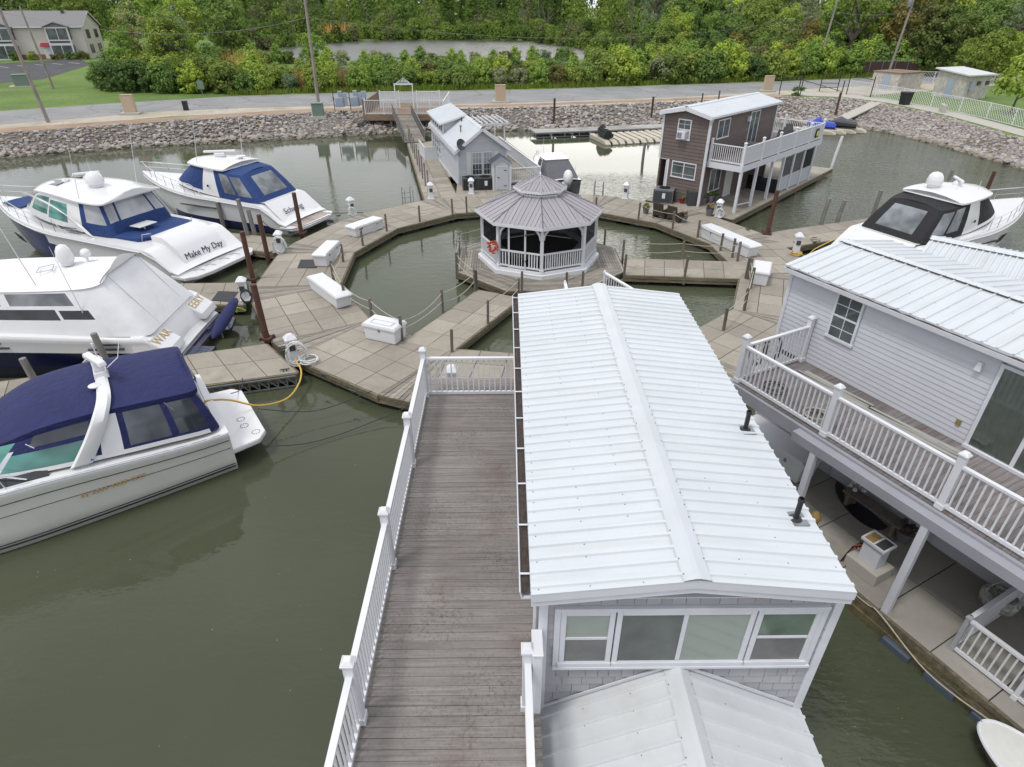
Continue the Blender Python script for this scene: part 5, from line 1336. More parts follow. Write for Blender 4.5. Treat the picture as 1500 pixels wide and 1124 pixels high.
condenser('dark condenser in front of the cottage window, left one', -2.45, 42.5, R(8)); condenser('dark condenser in front of the cottage window, right one by the shed', -1.45, 42.6, R(8))

# ================================================================ brown house
N = T('floating_house', 'two storey brown lap sided house with a white railed upper deck', 'floating house', (9.67, 40.25, 0), R(-44.4))
nw, nl, ne, nr = 3.1, 8.9, 5.68, 6.02
ng = lambda s: ne + (nr - ne) * (1 - abs(s - nw / 2) / (nw / 2))
wall(N, (0, 0), (1, 0), nw, 3.0, ng, .20, 'lapbrown', [(.98, 1.92, 4.2, 5.4)], tilt=.03)
wall(N, (.65, .02), (1, 0), nw - .65, .5, 3.0, .20, 'lapbrown', [(.25, 2.0, 1.98, 3.0)], name='lower_wall', tilt=.03)
wall(N, (0, .6), (1, 0), .66, .5, 3.0, .20, 'lapbrown', [], name='recess_wall', tilt=.02)
wall(N, (0, nl), (0, -1), nl, .5, ne, .22, 'lapbrown', tilt=.02)
wall(N, (nw, 0), (0, 1), nl, 3.2, ne, .22, 'lapbrown', [(.85, 2.4, 4.3, 5.42), (5.05, 6.5, 3.22, 5.5)], name='deck_wall', tilt=.02)
wall(N, (nw, 0), (0, 1), nl, .5, 3.0, .22, 'lapbrown', name='porch_wall', tilt=.02)
wall(N, (nw, nl), (-1, 0), nw, .5, ng, .25, 'lapbrown')
for x, y, z in ((0, 0, 3.0), (nw, 0, .5), (.66, .02, .5), (nw, nl, .5)): MB().box(x, y, z, .13, .13, ne - z if x != .66 else 2.5).build('corner_board', M['trim'], N)
MB().bx(0, .66, -.02, .02, 2.95, 3.07).build('recess_trim', M['trim'], N)
f = window(N, (0, 0), (1, 0), 1.0, 1.9, 4.22, 5.38, 'hung', ['vinylpale', 'winglass'], grid=2)
mb = MB(); boxon(mb, (0, 0), (1, 0), 1.16, 1.72, 4.30, 4.72, .02, .34); ac = mb.build('window_air_conditioner', M['trim'], N, bevel=.02)
mb = MB()
for k in range(7): boxon(mb, (0, 0), (1, 0), 1.2, 1.5, 4.36 + k * .045, 4.38 + k * .045, .34, .35)
mb.build('grille', M['dark'], ac)
window(N, (.65, .02), (1, 0), .28, 1.97, 2.0, 2.96, 'slide', 'winglass', grid=2)
window(N, (nw, 0), (0, 1), .88, 2.38, 4.32, 5.4, 'slide', 'winglass')
window(N, (nw, 0), (0, 1), 5.1, 6.4, 3.24, 5.45, 'slide', 'winglass', 'sliding_door')
window(N, (nw, 0), (0, 1), .9, 2.3, 1.2, 2.6, 'slide', 'winglass')
window(N, (nw, 0), (0, 1), 3.0, 4.0, .55, 2.6, 'fix', 'gelcream', 'door')
mb = MB(); boxon(mb, (nw, 0), (0, 1), 4.7, 4.95, 4.9, 5.2, 0, .18); mb.build('wall_lamp', M['trim'], N, bevel=.03)
mb = MB()
ribroof(mb, (-.2, nl + .2, ne + .03), (-.2, -.3, ne + .03), (nw / 2, nl + .2, nr + .07), (nw / 2, -.3, nr + .07), .32, scr=False)
ribroof(mb, (nw + .2, -.3, ne + .03), (nw + .2, nl + .2, ne + .03), (nw / 2, -.3, nr + .07), (nw / 2, nl + .2, nr + .07), .32, scr=False)
rf = mb.build('roof', [M['roofmetal'], M['screw']], N)
mb = MB(); ridgecap(mb, (nw / 2, -.3, nr + .075), (nw / 2, nl + .2, nr + .075), .14, .2); mb.build('ridge_cap', [M['roofmetal'], M['screw']], rf)
mb = MB()
for a, b in (((-.2, ne - .03), (nw / 2, nr + .0)), ((nw / 2, nr + .0), (nw + .2, ne - .03))): mb.bar((a[0], -.3, a[1] - .05), (b[0], -.3, b[1] - .05), .04, .2)
mb.bx(nw + .18, nw + .28, -.3, nl + .2, ne - .1, ne + .02); mb.bx(-.22, -.18, -.28, nl + .2, ne - .18, ne); mb.build('fascia', M['trim'], N)
mb = MB(); mb.tube([(nw + .24, -.25, ne - .1), (nw + .1, -.12, ne - .35), (nw + .08, -.1, ne - .5), (nw + .08, -.1, .7)], .05, 8); mb.build('downspout', M['trim'], N)
MB().tube([(.55, -.03, 2.9), (.55, -.06, .6)], .04, 8).build('downspout', M['trim'], N)
for k, (x, y) in enumerate(((.5, 3.4), (.6, 5.4))):
    mb = MB(); mb.tube([(x, y, ne), (x, y, ne + .75)], .05, 8); mb.build('vent_pipe', M['dark'], N)
dx1, dy0, dy1 = 5.35, .25, 12.2
boards(N, nw + .02, dx1, dy0, dy1, 3.2, .14, 'y', 'deckgreyy'); boards(N, 0, nw + .015, nl + .05, dy1, 3.2, .14, 'y', 'deckgreyy')
mb = MB(); mb.bx(dx1, dx1 + .05, dy0 - .05, dy1, 2.86, 3.19); mb.bx(nw - .6, dx1, dy0 - .05, dy0, 2.86, 3.19); mb.bx(-.05, dx1, dy1, dy1 + .05, 2.86, 3.19); mb.build('deck_fascia', M['trim'], N)
railing(N, [(nw + .12, dy0 + .06), (dx1 - .06, dy0 + .06)], 3.2, 1.0, .125)
railing(N, [(dx1 - .06, dy0 + .06), (dx1 - .06, 2.7), (dx1 - .06, 5.1), (dx1 - .06, 7.5), (dx1 - .06, 9.9), (dx1 - .06, dy1 - .06)], 3.2, 1.0, .085, ends=(False, True), bw=.05)
railing(N, [(dx1 - .06, dy1 - .06), (2.6, dy1 - .06), (.06, dy1 - .06)], 3.2, 1.0, .125, ends=(False, True))
railing(N, [(.06, dy1 - .06), (.06, nl + .3)], 3.2, 1.0, .085, ends=(False, False), bw=.05)
mb = MB(); mb.at((1.2, nl + 1.2, 3.2)); mb.box(0, 0, 0, 1.7, 1.5, 1.2); mb.box(0, 0, 1.2, 2.0, 1.8, .9, 0, .1); mb.build('white_canopy', M['white'], N, bevel=.02)
for k, (y, s) in enumerate(((.32, 1.0), (2.4, 1), (4.6, 1), (6.3, 1), (7.9, 1), (9.6, 1), (11.4, 1))):
    mb = MB(); mb.box(dx1 - .02, y, .45, .15, .15, 2.45); mb.build('porch_post', M['trim'], N)
mb = MB(); mb.bar((dx1 + .0, .35, .95), (dx1 + .0, 2.4, .75), .06); mb.build('porch_brace', M['trim'], N)
for k, (a, b) in enumerate(((6.4, 7.8), (8.0, 9.5), (9.7, 11.3))):
    mb = MB(); mb.bx(dx1 - .05, dx1 - .03, a, b, 1.55, 2.75); mb.build('porch_screen', M['vinyldark'] if k < 2 else M['screen'], N)
    mb = MB(); mb.bx(dx1 - .06, dx1 - .02, a, b, .6, 1.45); mb.bx(dx1 - .08, dx1, a, b, 1.45, 1.53); mb.build('porch_panel', M['lapgrey'], N)
mb = MB(); mb.bx(dx1 - 2.2, dx1 - .1, 6.35, 6.4, .5, 1.4); mb.build('porch_screen', M['vinyldark'], N)
condenser('grey condenser with white data plates below the brown gable', 10.0, 39.3, R(-22), 1.25, .9, .85, None, 'acgrey')
mb = MB(); mb.box(0, 0, 0, .55, .55, .9, 0, 1.15); o = mb.build('planter', M['dark'], None, bevel=.03); o.location = (11.55, 38.45, .5); tag(o, 'tall dark tapered planter by the corner of the brown house', 'planter')
# deck furniture
for k, (x, y, l) in enumerate([(dx1 - .9, 6.9, 'dark deck chair nearest the sliding door on the brown house deck'), (dx1 - .9, 8.3, 'dark deck chair in the middle of the brown house deck'), (dx1 - 1.2, 9.8, 'dark deck chair at the far end of the brown house deck')]):
    w = N.matrix_world if False else (Matrix.Translation((9.67, 40.25, 0)) @ Matrix.Rotation(R(-44.4), 4, 'Z')); p = w @ Vector((x, y, 3.2))
    t = T('deck_chair', l, 'chair', p, R(-44 + 30 * k), 'dark deck chairs')
    mb = MB(); mb.bx(-.28, .28, -.26, .26, .40, .44); mb.build('seat', M['dark'], t)
    mb = MB(); mb.sheet([(-.28, .25, .44), (.28, .25, .44), (.28, .42, 1.05), (-.28, .42, 1.05)], .03, (0, 1, 0)); mb.build('backrest', M['dark'], t)
    for sx, sy in ((-1, -1), (1, -1), (-1, 1), (1, 1)):
        mb = MB(); mb.tube([(sx * .27, sy * .25, 0), (sx * .27, sy * .24, .62)], .018, 6); mb.build('leg', M['dark'], t)
    mb = MB(); mb.bar((-.28, -.27, .63), (-.28, .3, .63), .04, .03); mb.bar((.28, -.27, .63), (.28, .3, .63), .04, .03); mb.build('armrest', M['dark'], t)
w = Matrix.Translation((9.67, 40.25, 0)) @ Matrix.Rotation(R(-44.4), 4, 'Z'); p = w @ Vector((nw + 1.2, 3.4, 3.2))
t = T('patio_table', 'round patio table on the brown house deck', 'table', p); mb = MB(); mb.lathe([(0, .70), (.55, .70), (.55, .74), (0, .74)], 20); mb.build('tabletop', M['dark'], t)
for k in range(4): a = k * pi / 2 + .4; mb = MB(); mb.tube([(.4 * math.cos(a), .4 * math.sin(a), 0), (.3 * math.cos(a), .3 * math.sin(a), .7)], .02, 6); mb.build('leg', M['dark'], t)
p = w @ Vector((dx1 + .02, 11.0, 3.45)); mb = MB(); mb.at(p, R(-44.4)); mb.box(0, 0, 0, .05, .45, .55); mb.mat(1); mb.box(.02, 0, .1, .04, .3, .32)
M['signyellow'] = paint('yellow_sign', (.62, .6, .04), .5, .05); top(mb, 'hanging_banner', 'black and yellow banner hung on the brown house deck rail', 'banner', [M['black'], M['signyellow']])

# ================================================================ gazebo
Z = T('gazebo', 'white octagonal screened gazebo with a two tier grey roof on the island', 'gazebo', (1.58, 29.12, DZ + .03))
def ov(r, k): a = k * pi / 4; return Vector((r * math.cos(a), r * math.sin(a)))
mb = MB(); mb.prism([tuple(ov(2.98, k)) for k in range(8)], 0, .20); mb.prism([tuple(ov(2.86, k)) for k in range(8)], .20, .30); mb.build('plinth', M['white'], Z, bevel=.01)
PR = 2.74
for k in range(8):
    p = ov(PR, k); mb = MB(); mb.box(p.x, p.y, .30, .15, .15, 2.2, k * pi / 4); mb.box(p.x, p.y, .30, .2, .2, .12, k * pi / 4); mb.build('post', M['white'], Z, bevel=.008)
for k in range(8):
    a, b = ov(PR, k), ov(PR, k + 1); d = (b - a).normalized(); L = (b - a).length; n = Vector((d.y, -d.x))
    a3 = lambda s, z, o=0: (a.x + d.x * s + n.x * o, a.y + d.y * s + n.y * o, z)
    door = (k == 5)
    mb = MB(); mb.bar(a3(.07, 2.46), a3(L - .07, 2.46), .10, .12); mb.bar(a3(.07, 2.30), a3(L - .07, 2.30), .05, .05)
    for q in range(17): s = .12 + (L - .24) * q / 16; mb.bar(a3(s, 2.32), a3(s, 2.41), .035, .035)
    mb.build('fretwork', M['white'], Z)
    for e in (0, 1):
        mb = MB(); pts = []
        for q in range(7):
            th = q / 6 * pi / 2; s = .08 + .42 * (1 - math.cos(th)) ; z = 1.78 + .50 * math.sin(th)
            pts.append(a3(s if e == 0 else L - s, z))
        for p, q in zip(pts[:-1], pts[1:]): mb.bar(p, q, .05, .09)
        s = .16; mb.bar(a3(s if e == 0 else L - s, 2.0), a3((s + .22) if e == 0 else L - s - .22, 2.28), .04, .05)
        mb.build('bracket', M['white'], Z)
    mb = MB(); mb.bx(0, 0, 0, 0, 0, 0) if False else None
    s0, s1 = (.07, L - .07)
    if door: spans = [(.07, .50), (1.38, L - .07)]
    else: spans = [(.07, L - .07)]
    for s0, s1 in spans:
        mb = MB()
        mb.bar(a3(s0, 1.12, .03), a3(s1, 1.12, .03), .09, .06); mb.bar(a3(s0, .42, .03), a3(s1, .42, .03), .06, .07)
        nb = max(2, int((s1 - s0) / .11))
        for q in range(1, nb): s = s0 + (s1 - s0) * q / nb; mb.bar(a3(s, .44, .03), a3(s, 1.10, .03), .055, .03, up=(n.x, n.y, 0))
        mb.build('balustrade', M['white'], Z)
    mb = MB(); mb.add([a3(.07, .32, -.03), a3(L - .07, .32, -.03), a3(L - .07, 2.42, -.03), a3(.07, 2.42, -.03)], [(0, 1, 2, 3)]); mb.build('screen', M['screen'], Z)
    if door:
        mb = MB()
        for s in (.52, 1.31): mb.bar(a3(s, .32, .04), a3(s, 2.34, .04), .07, .08)
        mb.bar(a3(.52, 2.30, .04), a3(1.31, 2.30, .04), .06, .09); mb.bar(a3(.56, 1.12, .04), a3(1.27, 1.12, .04), .05, .08); mb.bar(a3(.56, .40, .04), a3(1.27, .40, .04), .05, .1)
        for q in range(1, 6): s = .56 + .71 * q / 6; mb.bar(a3(s, .44, .04), a3(s, 1.1, .04), .03)
        dr = mb.build('door', M['white'], Z)
        mb = MB(); mb.bar(a3(1.33, .7, .07), a3(1.33, .78, .07), .08, .03); mb.bar(a3(1.33, 1.9, .07), a3(1.33, 1.98, .07), .08, .03); mb.build('hinge', M['black'], dr)
mb = MB(); mb.lathe([(0, .31), (2.6, .31), (2.6, .32), (0, .32)], 8); mb.build('floor', M['gap'], Z)
mb = MB()
for k in range(8):
    a, b = ov(2.2, k + .02), ov(2.2, k + .98); mb.bar((a.x, a.y, .75), (b.x, b.y, .75), .45, .06)
mb.build('bench', M['white'], Z)
def tier(r0, z0, r1, z1, nb):
    """boards laid from eave to top on eight facets plus dark hip seams"""
    mb = MB()
    for k in range(8):
        a0, b0, a1, b1 = ov(r0, k), ov(r0, k + 1), ov(r1, k), ov(r1, k + 1)
        N_ = Vector(((a0 + b0).x, (a0 + b0).y, 0)).normalized(); w = (b0 - a0); W0 = w.length; w.normalize(); mid0 = (a0 + b0) / 2; mid1 = (a1 + b1) / 2; W1 = (b1 - a1).length
        for q in range(nb):
            s0, s1 = -W0 / 2 + W0 * q / nb + .008, -W0 / 2 + W0 * (q + 1) / nb - .008
            def lim(s):                                     # boards run straight up and are cut by the hip
                return 1.0 if abs(s) <= W1 / 2 else (W0 / 2 - abs(s)) / (W0 / 2 - W1 / 2)
            def P3(s, f, o): c = mid0.lerp(mid1, f) + w * s; return (c.x, c.y, z0 + (z1 - z0) * f + o)
            f0, f1 = lim(s0), lim(s1); h = .012 * (q % 2)
            mb.add([P3(s0, 0, h), P3(s1, 0, h), P3(s1, f1, h), P3(s0, f0, h), P3(s0, 0, -.03), P3(s1, 0, -.03)], [(0, 1, 2, 3), (4, 5, 1, 0)])
    for k in range(8):
        a0, a1 = ov(r0, k), ov(r1, k); mb.mat(1); mb.bar((a0.x, a0.y, z0 + .012), (a1.x, a1.y, z1 + .012), .06, .03)
    mb.mat(0); return mb
rf = tier(3.05, 2.42, 1.02, 3.24, 12).build('roof', [M['gaz'], M['gaz']], Z)
mb = MB()
for k in range(8):
    a0, b0 = ov(3.04, k), ov(3.04, k + 1); mb.bar((a0.x, a0.y, 2.35), (b0.x, b0.y, 2.35), .05, .14)
mb.build('eave_trim', M['white'], rf)
mb = MB()
for k in range(8):
    a0, a1 = ov(3.05, k), ov(1.02, k); mb.bar((a0.x, a0.y, 2.455), (a1.x, a1.y, 3.275), .035, .012)
mb.build('hip_seam', M['gazdark'], rf)
mb = MB()
for k in range(8):
    a, b = ov(1.08, k), ov(1.08, k + 1); mb.bar((a.x, a.y, 3.25), (b.x, b.y, 3.25), .06, .07); mb.bar((a.x, a.y, 3.42), (b.x, b.y, 3.42), .06, .07)
    for q in range(6): p = a.lerp(b, (q + .1) / 6); mb.bar((p.x, p.y, 3.27), (p.x, p.y, 3.40), .05, .05)
cu = mb.build('cupola', M['white'], Z)
mb = MB(); mb.lathe([(1.0, 3.2), (1.0, 3.42)], 8); mb.build('cupola_lining', M['black'], cu)
tier(1.25, 3.46, .05, 3.95, 6).build('cupola_roof', [M['gaz'], M['gaz']], cu)
mb = MB()
for k in range(8):
    a0, b0 = ov(1.245, k), ov(1.245, k + 1); mb.bar((a0.x, a0.y, 3.42), (b0.x, b0.y, 3.42), .04, .09)
mb.build('cupola_trim', M['white'], cu)
mb = MB(); mb.lathe([(.0, 3.92), (.07, 3.94), (.04, 3.99), (.06, 4.04), (.03, 4.09), (0, 4.15)], 12); mb.build('finial', M['white'], cu, smooth=True)
mb = MB(); mb.at((-.15, 27.3, 1.55), R(-20))
for k in range(34):
    a = k / 34 * 4 * pi; q = random.uniform(.13, .27); mb.ball((q * math.cos(a), random.uniform(-.07, .02), q * math.sin(a) * 1.15), random.uniform(.03, .08), .05, random.uniform(.03, .08), 6, 4)
top(mb, 'flower_wreath', 'orange red wreath on the left post of the gazebo', 'wreath', M['orange'])
bpy.data.objects['flower_wreath'].location = (-.62, 27.05, 1.45)

# ================================================================ apartment block
A = T('apartment_building', 'two storey beige apartment block with grey roof and white framed bays', 'building', (-86.6 - 34 * .975, 145.6 - 34 * .222, LZ), math.atan2(.222, .975))
M['stucco'] = paint('beige_stucco', (.53, .495, .455), .9, .05, 1.5, .1, (.3, .25, .2)); M['shingle'] = paint('grey_roof_shingle', (.19, .185, .19), .9, .12, 5, bmp=.3); M['brick'] = paint('reddish_brick_base', (.24, .12, .08), .9, .15, 6)
mb = MB(); mb.bx(0, 34, 0, 11, 0, 5.9); mb.add([(34, 0, 5.9), (34, 11, 5.9), (34, 5.5, 8.3)], [(0, 1, 2)]); mb.add([(0, 0, 5.9), (0, 11, 5.9), (0, 5.5, 8.3)], [(0, 2, 1)]); mb.build('wall', M['stucco'], A)
mb = MB(); mb.bx(-.02, 34.02, -.04, 0, 0, .9); mb.build('brick_base', M['brick'], A)
mb = MB(); mb.sheet([(-.4, -.5, 5.75), (34.4, -.5, 5.75), (34.4, 5.5, 8.4), (-.4, 5.5, 8.4)], .12); mb.sheet([(34.4, 11.5, 5.75), (-.4, 11.5, 5.75), (-.4, 5.5, 8.4), (34.4, 5.5, 8.4)], .12); rf = mb.build('roof', M['shingle'], A)
mb = MB(); mb.bar((34.42, -.5, 5.7), (34.42, 5.5, 8.35), .06, .22); mb.bar((34.42, 11.5, 5.7), (34.42, 5.5, 8.35), .06, .22); mb.bx(-.4, 34.4, -.56, -.5, 5.62, 5.86); mb.build('fascia', M['trim'], rf)
mb = MB(); mb.box(30, 4.6, 8, .5, .5, .7); mb.build('roof_vent', M['dark'], rf)
for xb in (27.6, 17.4, 7.2):
    mb = MB(); mb.bx(xb, xb + 4.2, -1.0, 0.05, 0, 5.75); b = mb.build('bay', M['trim'], A)
    mb = MB(); mb.sheet([(xb - .3, -1.3, 5.7), (xb + 2.1, -1.3, 6.55), (xb + 2.1, 2.4, 6.55), (xb - .3, 2.4, 5.7)], .12); mb.sheet([(xb + 2.1, -1.3, 6.55), (xb + 4.5, -1.3, 5.7), (xb + 4.5, 2.4, 5.7), (xb + 2.1, 2.4, 6.55)], .12); mb.add([(xb, -1.0, 5.75), (xb + 4.2, -1.0, 5.75), (xb + 2.1, -1.0, 6.5)], [(0, 1, 2)]); mb.build('bay_roof', M['shingle'], b)
    for z0, z1 in ((.25, 2.5), (3.55, 5.5)):
        for k in range(2):
            mb = MB(); mb.bx(xb + .25 + k * 1.9, xb + 2.0 + k * 1.9, -1.03, -1.0, z0, z1); mb.build('window_pane', M['winglass'], b)
        mb = MB(); mb.bx(xb + 4.2, xb + 4.23, -.9, -.1, z0, z1); mb.build('window_pane', M['winglass'], b)
    mb = MB(); mb.bx(xb + .25, xb + 3.95, -1.03, -1.0, 2.95, 3.3); mb.build('spandrel_grille', M['dark'], b)
    mb = MB(); mb.bx(xb - 1.7, xb - .5, -.05, -.0, 0.1, 2.2); d = mb.build('door', M['trim'], A)
    mb = MB(); mb.sheet([(xb - 1.9, -.0, 2.9), (xb - .3, -.0, 2.9), (xb - .3, -.8, 2.3), (xb - 1.9, -.8, 2.3)], .04); mb.build('awning', M['red'], A)
for y in (2.4, 7.4):
    for z in (.9, 3.6):
        mb = MB(); mb.bx(34.0, 34.05, y, y + 1.3, z, z + 1.6); f = mb.build('window', M['winglass'], A)
        mb = MB(); mb.bx(34.0, 34.07, y - .35, y - .02, z, z + 1.6); mb.bx(34.0, 34.07, y + 1.32, y + 1.65, z, z + 1.6); mb.build('shutter', M['dark'], f)
aw = Matrix.Translation(A.location) @ Matrix.Rotation(math.atan2(.222, .975), 4, 'Z')
for k, (x, s, m, l) in enumerate([(33.4, .55, 'leafdark', 'dark shrub at the right corner of the apartment block'), (31.2, .42, 'leafmid', 'round green shrub under the right bay of the apartment block'), (28.6, .42, 'leafbrown', 'reddish shrub under the right bay of the apartment block'), (24.0, .4, 'leafmid', 'low shrub between two bays of the apartment block'), (21.0, .4, 'leafdark', 'low dark shrub beside the middle bay of the apartment block'), (14.6, .4, 'leafmid', 'low shrub left of the middle bay of the apartment block')]):
    p = aw @ Vector((x, -2.0, 0)); t = T('shrub', l, 'shrub', (p.x, p.y, LZ)); mb = MB(); crown(mb, (0, 0, .7), (1.2, 1.0, .9), 18, 34, .16, .45, -.9); mb.build('foliage', M[m], t)

# ================================================================ stone sheds on the right bank
M['cmu'] = paint('grey_stone_block', (.46, .43, .395), .9, .12, 2.2, .2, (.2, .18, .15), bmp=.3, island=.16)
def blocks(t, O, u, w, z0, ztop, holes=()):
    wall(t, O, u, w, z0, ztop, .30, 'cmu', holes, True, 'wall', .012)
Cm = T('pump_house', 'small stone block pump house with a white sloping roof', 'shed', (54.3, 79.6, LZ), R(20))
blocks(Cm, (0, 0), (1, 0), 3.9, 0, 2.55); blocks(Cm, (0, 4.0), (0, -1), 4.0, 0, lambda s: 2.95 - .4 * s / 4.0); blocks(Cm, (3.9, 0), (0, 1), 4.0, 0, 2.55)
mb = MB(); mb.sheet([(-.35, -.35, 2.5), (4.25, -.35, 2.5), (4.25, 4.3, 2.98), (-.35, 4.3, 2.98)], .14); mb.build('roof', M['roofdirty'], Cm)
mb = MB(); boxon(mb, (0, 4.0), (0, -1), 1.5, 2.5, .05, 2.1, 0, .05); mb.build('door', M['steelblue'], Cm)
for s in (1.7, 3.1):
    mb = MB(); boxon(mb, (0, 0), (1, 0), s, s + .55, 1.5, 1.9, 0, .12); mb.build('vent_box', M['dark'], Cm)
mb = MB(); boxon(mb, (0, 0), (1, 0), .55, .95, 1.0, 1.9, 0, .2); boxon(mb, (0, 0), (1, 0), .7, .78, 0, 1.0, 0, .08); mb.build('meter_box', M['steelblue'], Cm)
Ce = T('block_shed', 'low flat topped stone block shed with a grey door', 'shed', (51.4, 88.6, LZ), R(24))
blocks(Ce, (0, 0), (1, 0), 4.6, 0, 1.95); blocks(Ce, (0, 4.0), (0, -1), 4.0, 0, 1.95); blocks(Ce, (4.6, 0), (0, 1), 4.0, 0, 1.95)
mb = MB(); mb.bx(-.1, 4.7, -.1, 4.1, 1.95, 2.08); mb.build('roof', M['brownwood'], Ce)
mb = MB(); boxon(mb, (0, 4.0), (0, -1), 1.6, 2.7, 0, 1.75, 0, .05); mb.build('door', M['steelblue'], Ce)
Df = T('bin_enclosure', 'chain framed enclosure with dark brown slatted panels behind the block shed', 'fence', (54.6, 106.5, LZ), R(4))
for k in range(5):
    x0 = k * 2.05; mb = MB(); mb.bx(x0 + .08, x0 + 1.97, -.03, .03, .1, 2.05)
    M.setdefault('slat', paint('brown_privacy_slats', (.055, .03, .026), .8, .15, 3)); mb.build('slat_panel', M['slat'], Df)
for k in range(6): mb = MB(); mb.tube([(k * 2.05, 0, 0), (k * 2.05, 0, 2.3)], .05, 8); mb.build('post', M['galv'], Df)
mb = MB(); mb.tube([(0, 0, 2.2), (10.25, 0, 2.2)], .035, 6); mb.build('top_rail', M['galv'], Df)
# ================================================================ boats
def text(t, s, size, mw, mat, name='lettering', shear=0.0, ext=.004, sp=1.0):
    c = bpy.data.curves.new(name, 'FONT'); c.body = s; c.size = size; c.align_x = 'CENTER'; c.align_y = 'CENTER'; c.extrude = ext; c.shear = shear; c.space_character = sp; c.resolution_u = 3
    o = bpy.data.objects.new(name + '_curve', c); COL.objects.link(o)
    dg = bpy.context.evaluated_depsgraph_get(); me = bpy.data.meshes.new_from_object(o.evaluated_get(dg)); me.name = name
    bpy.data.objects.remove(o); bpy.data.curves.remove(c)
    me.materials.clear(); me.materials.append(M[mat]); me.transform(mw)
    n = bpy.data.objects.new(name, me); COL.objects.link(n); n.parent = t; return n
def lerp(a, b, f): return a + (b - a) * f
def sstep(a, b, x):
    x = max(0, min(1, (x - a) / (b - a))); return x * x * (3 - 2 * x)
class Hull:
    def __init__(s, L, B, x0, zs, zm, zb, slope=None, taper=.4, pw=2.3, aft=.93):
        s.L, s.B, s.x0, s.zs, s.zm, s.zb, s.slope, s.taper, s.pw, s.aft = L, B, x0, zs, zm, zb, slope, taper, pw, aft
    def t(s, x): return (x - s.x0) / (s.L - s.x0)
    def half(s, x):
        t = s.t(x)
        if t < s.taper: return s.B / 2 * (s.aft + (1 - s.aft) * math.sin(t / s.taper * pi / 2))
        return s.B / 2 * max(.0, 1 - ((t - s.taper) / (1 - s.taper)) ** s.pw)
    def sheer(s, x):
        t = s.t(x); z = s.zs + (s.zm - s.zs) * sstep(0, .5, t) + (s.zb - s.zm) * max(0, (t - .5) / .5) ** 1.3
        if s.slope: z = lerp(s.slope[2], z, sstep(s.slope[0], s.slope[1], x))
        return z
    def build(s, par, mats, rowmat, n=34, deckmat='gel', camber=.08):
        mb = MB(); secs = []; xs = [s.x0 + (s.L - s.x0) * (i / n) for i in range(n + 1)]
        if s.slope: xs = sorted(set(xs + [s.slope[0] + (s.slope[1] - s.slope[0]) * k / 6 for k in range(7)]))
        N = 7
        for x in xs:
            t = s.t(x); b = max(.015, s.half(x)); z1 = s.sheer(x); rise = max(0, (t - .62) / .38)
            zk = -.5 + (z1 + .35) * rise ** 2.6; zc = lerp(.02, z1 * .72, rise ** 2.0)
            if zc < zk + .02: zc = zk + .02
            cb = b * lerp(.92, .55, rise)
            fr = (0, .30, .62, .86, 1.0)
            half = [(0, zk), (cb, zc)] + [(lerp(cb, b, f ** (1 + .8 * rise)), lerp(zc, z1, f)) for f in fr[1:]]
            half.insert(-1, (half[-1][0] + .035, lerp(zc, z1, .95)))
            secs.append([(x, y, z) for y, z in half])
        m = len(secs[0])
        for sd in (1, -1):
            for i in range(len(secs) - 1):
                for k in range(m - 1):
                    q = [secs[i][k], secs[i + 1][k], secs[i + 1][k + 1], secs[i][k + 1]]
                    if sd < 0: q = [(x, -y, z) for x, y, z in q[::-1]]
                    mb.mat(rowmat(k, s.t((xs[i] + xs[i + 1]) / 2))); mb.add(q, [(3, 2, 1, 0)])
        a = secs[0]; mb.mat(rowmat(3, 0)); mb.add([p for p in a] + [(x, -y, z) for x, y, z in a[::-1]], [tuple(range(2 * m))])
        h = mb.build('hull', [M[k] for k in mats], par, smooth=True, weld=True)
        mb = MB(); rows = []
        for x in xs:
            b = max(.012, s.half(x)); z = s.sheer(x); rows.append([(x, b * f, z + .004 + camber * (1 - f * f) * min(1, b)) for f in (1, .8, .4, 0, -.4, -.8, -1)])
        mb.loft(rows); d = mb.build('deck', M[deckmat], par, smooth=True)
        return h, d
def ptl(P, f):
    """point on polyline at fraction f by index-weighted arc length"""
    d = [0]
    for a, b in zip(P[:-1], P[1:]): d.append(d[-1] + (Vector(b) - Vector(a)).length)
    s = f * d[-1]
    for i in range(len(P) - 1):
        if s <= d[i + 1] or i == len(P) - 2: return Vector(P[i]).lerp(Vector(P[i + 1]), (s - d[i]) / max(1e-6, d[i + 1] - d[i]))
def smoothline(P, n=6):
    o = []; P = [Vector(p) for p in P]
    for i in range(len(P) - 1):
        a, b, c, d = P[max(0, i - 1)], P[i], P[i + 1], P[min(len(P) - 1, i + 2)]
        for k in range(n):
            f = k / n; o.append(.5 * ((2 * b) + (c - a) * f + (2 * a - 5 * b + 4 * c - d) * f * f + (3 * b - a - 3 * c + d) * f ** 3))
    return o + [P[-1]]
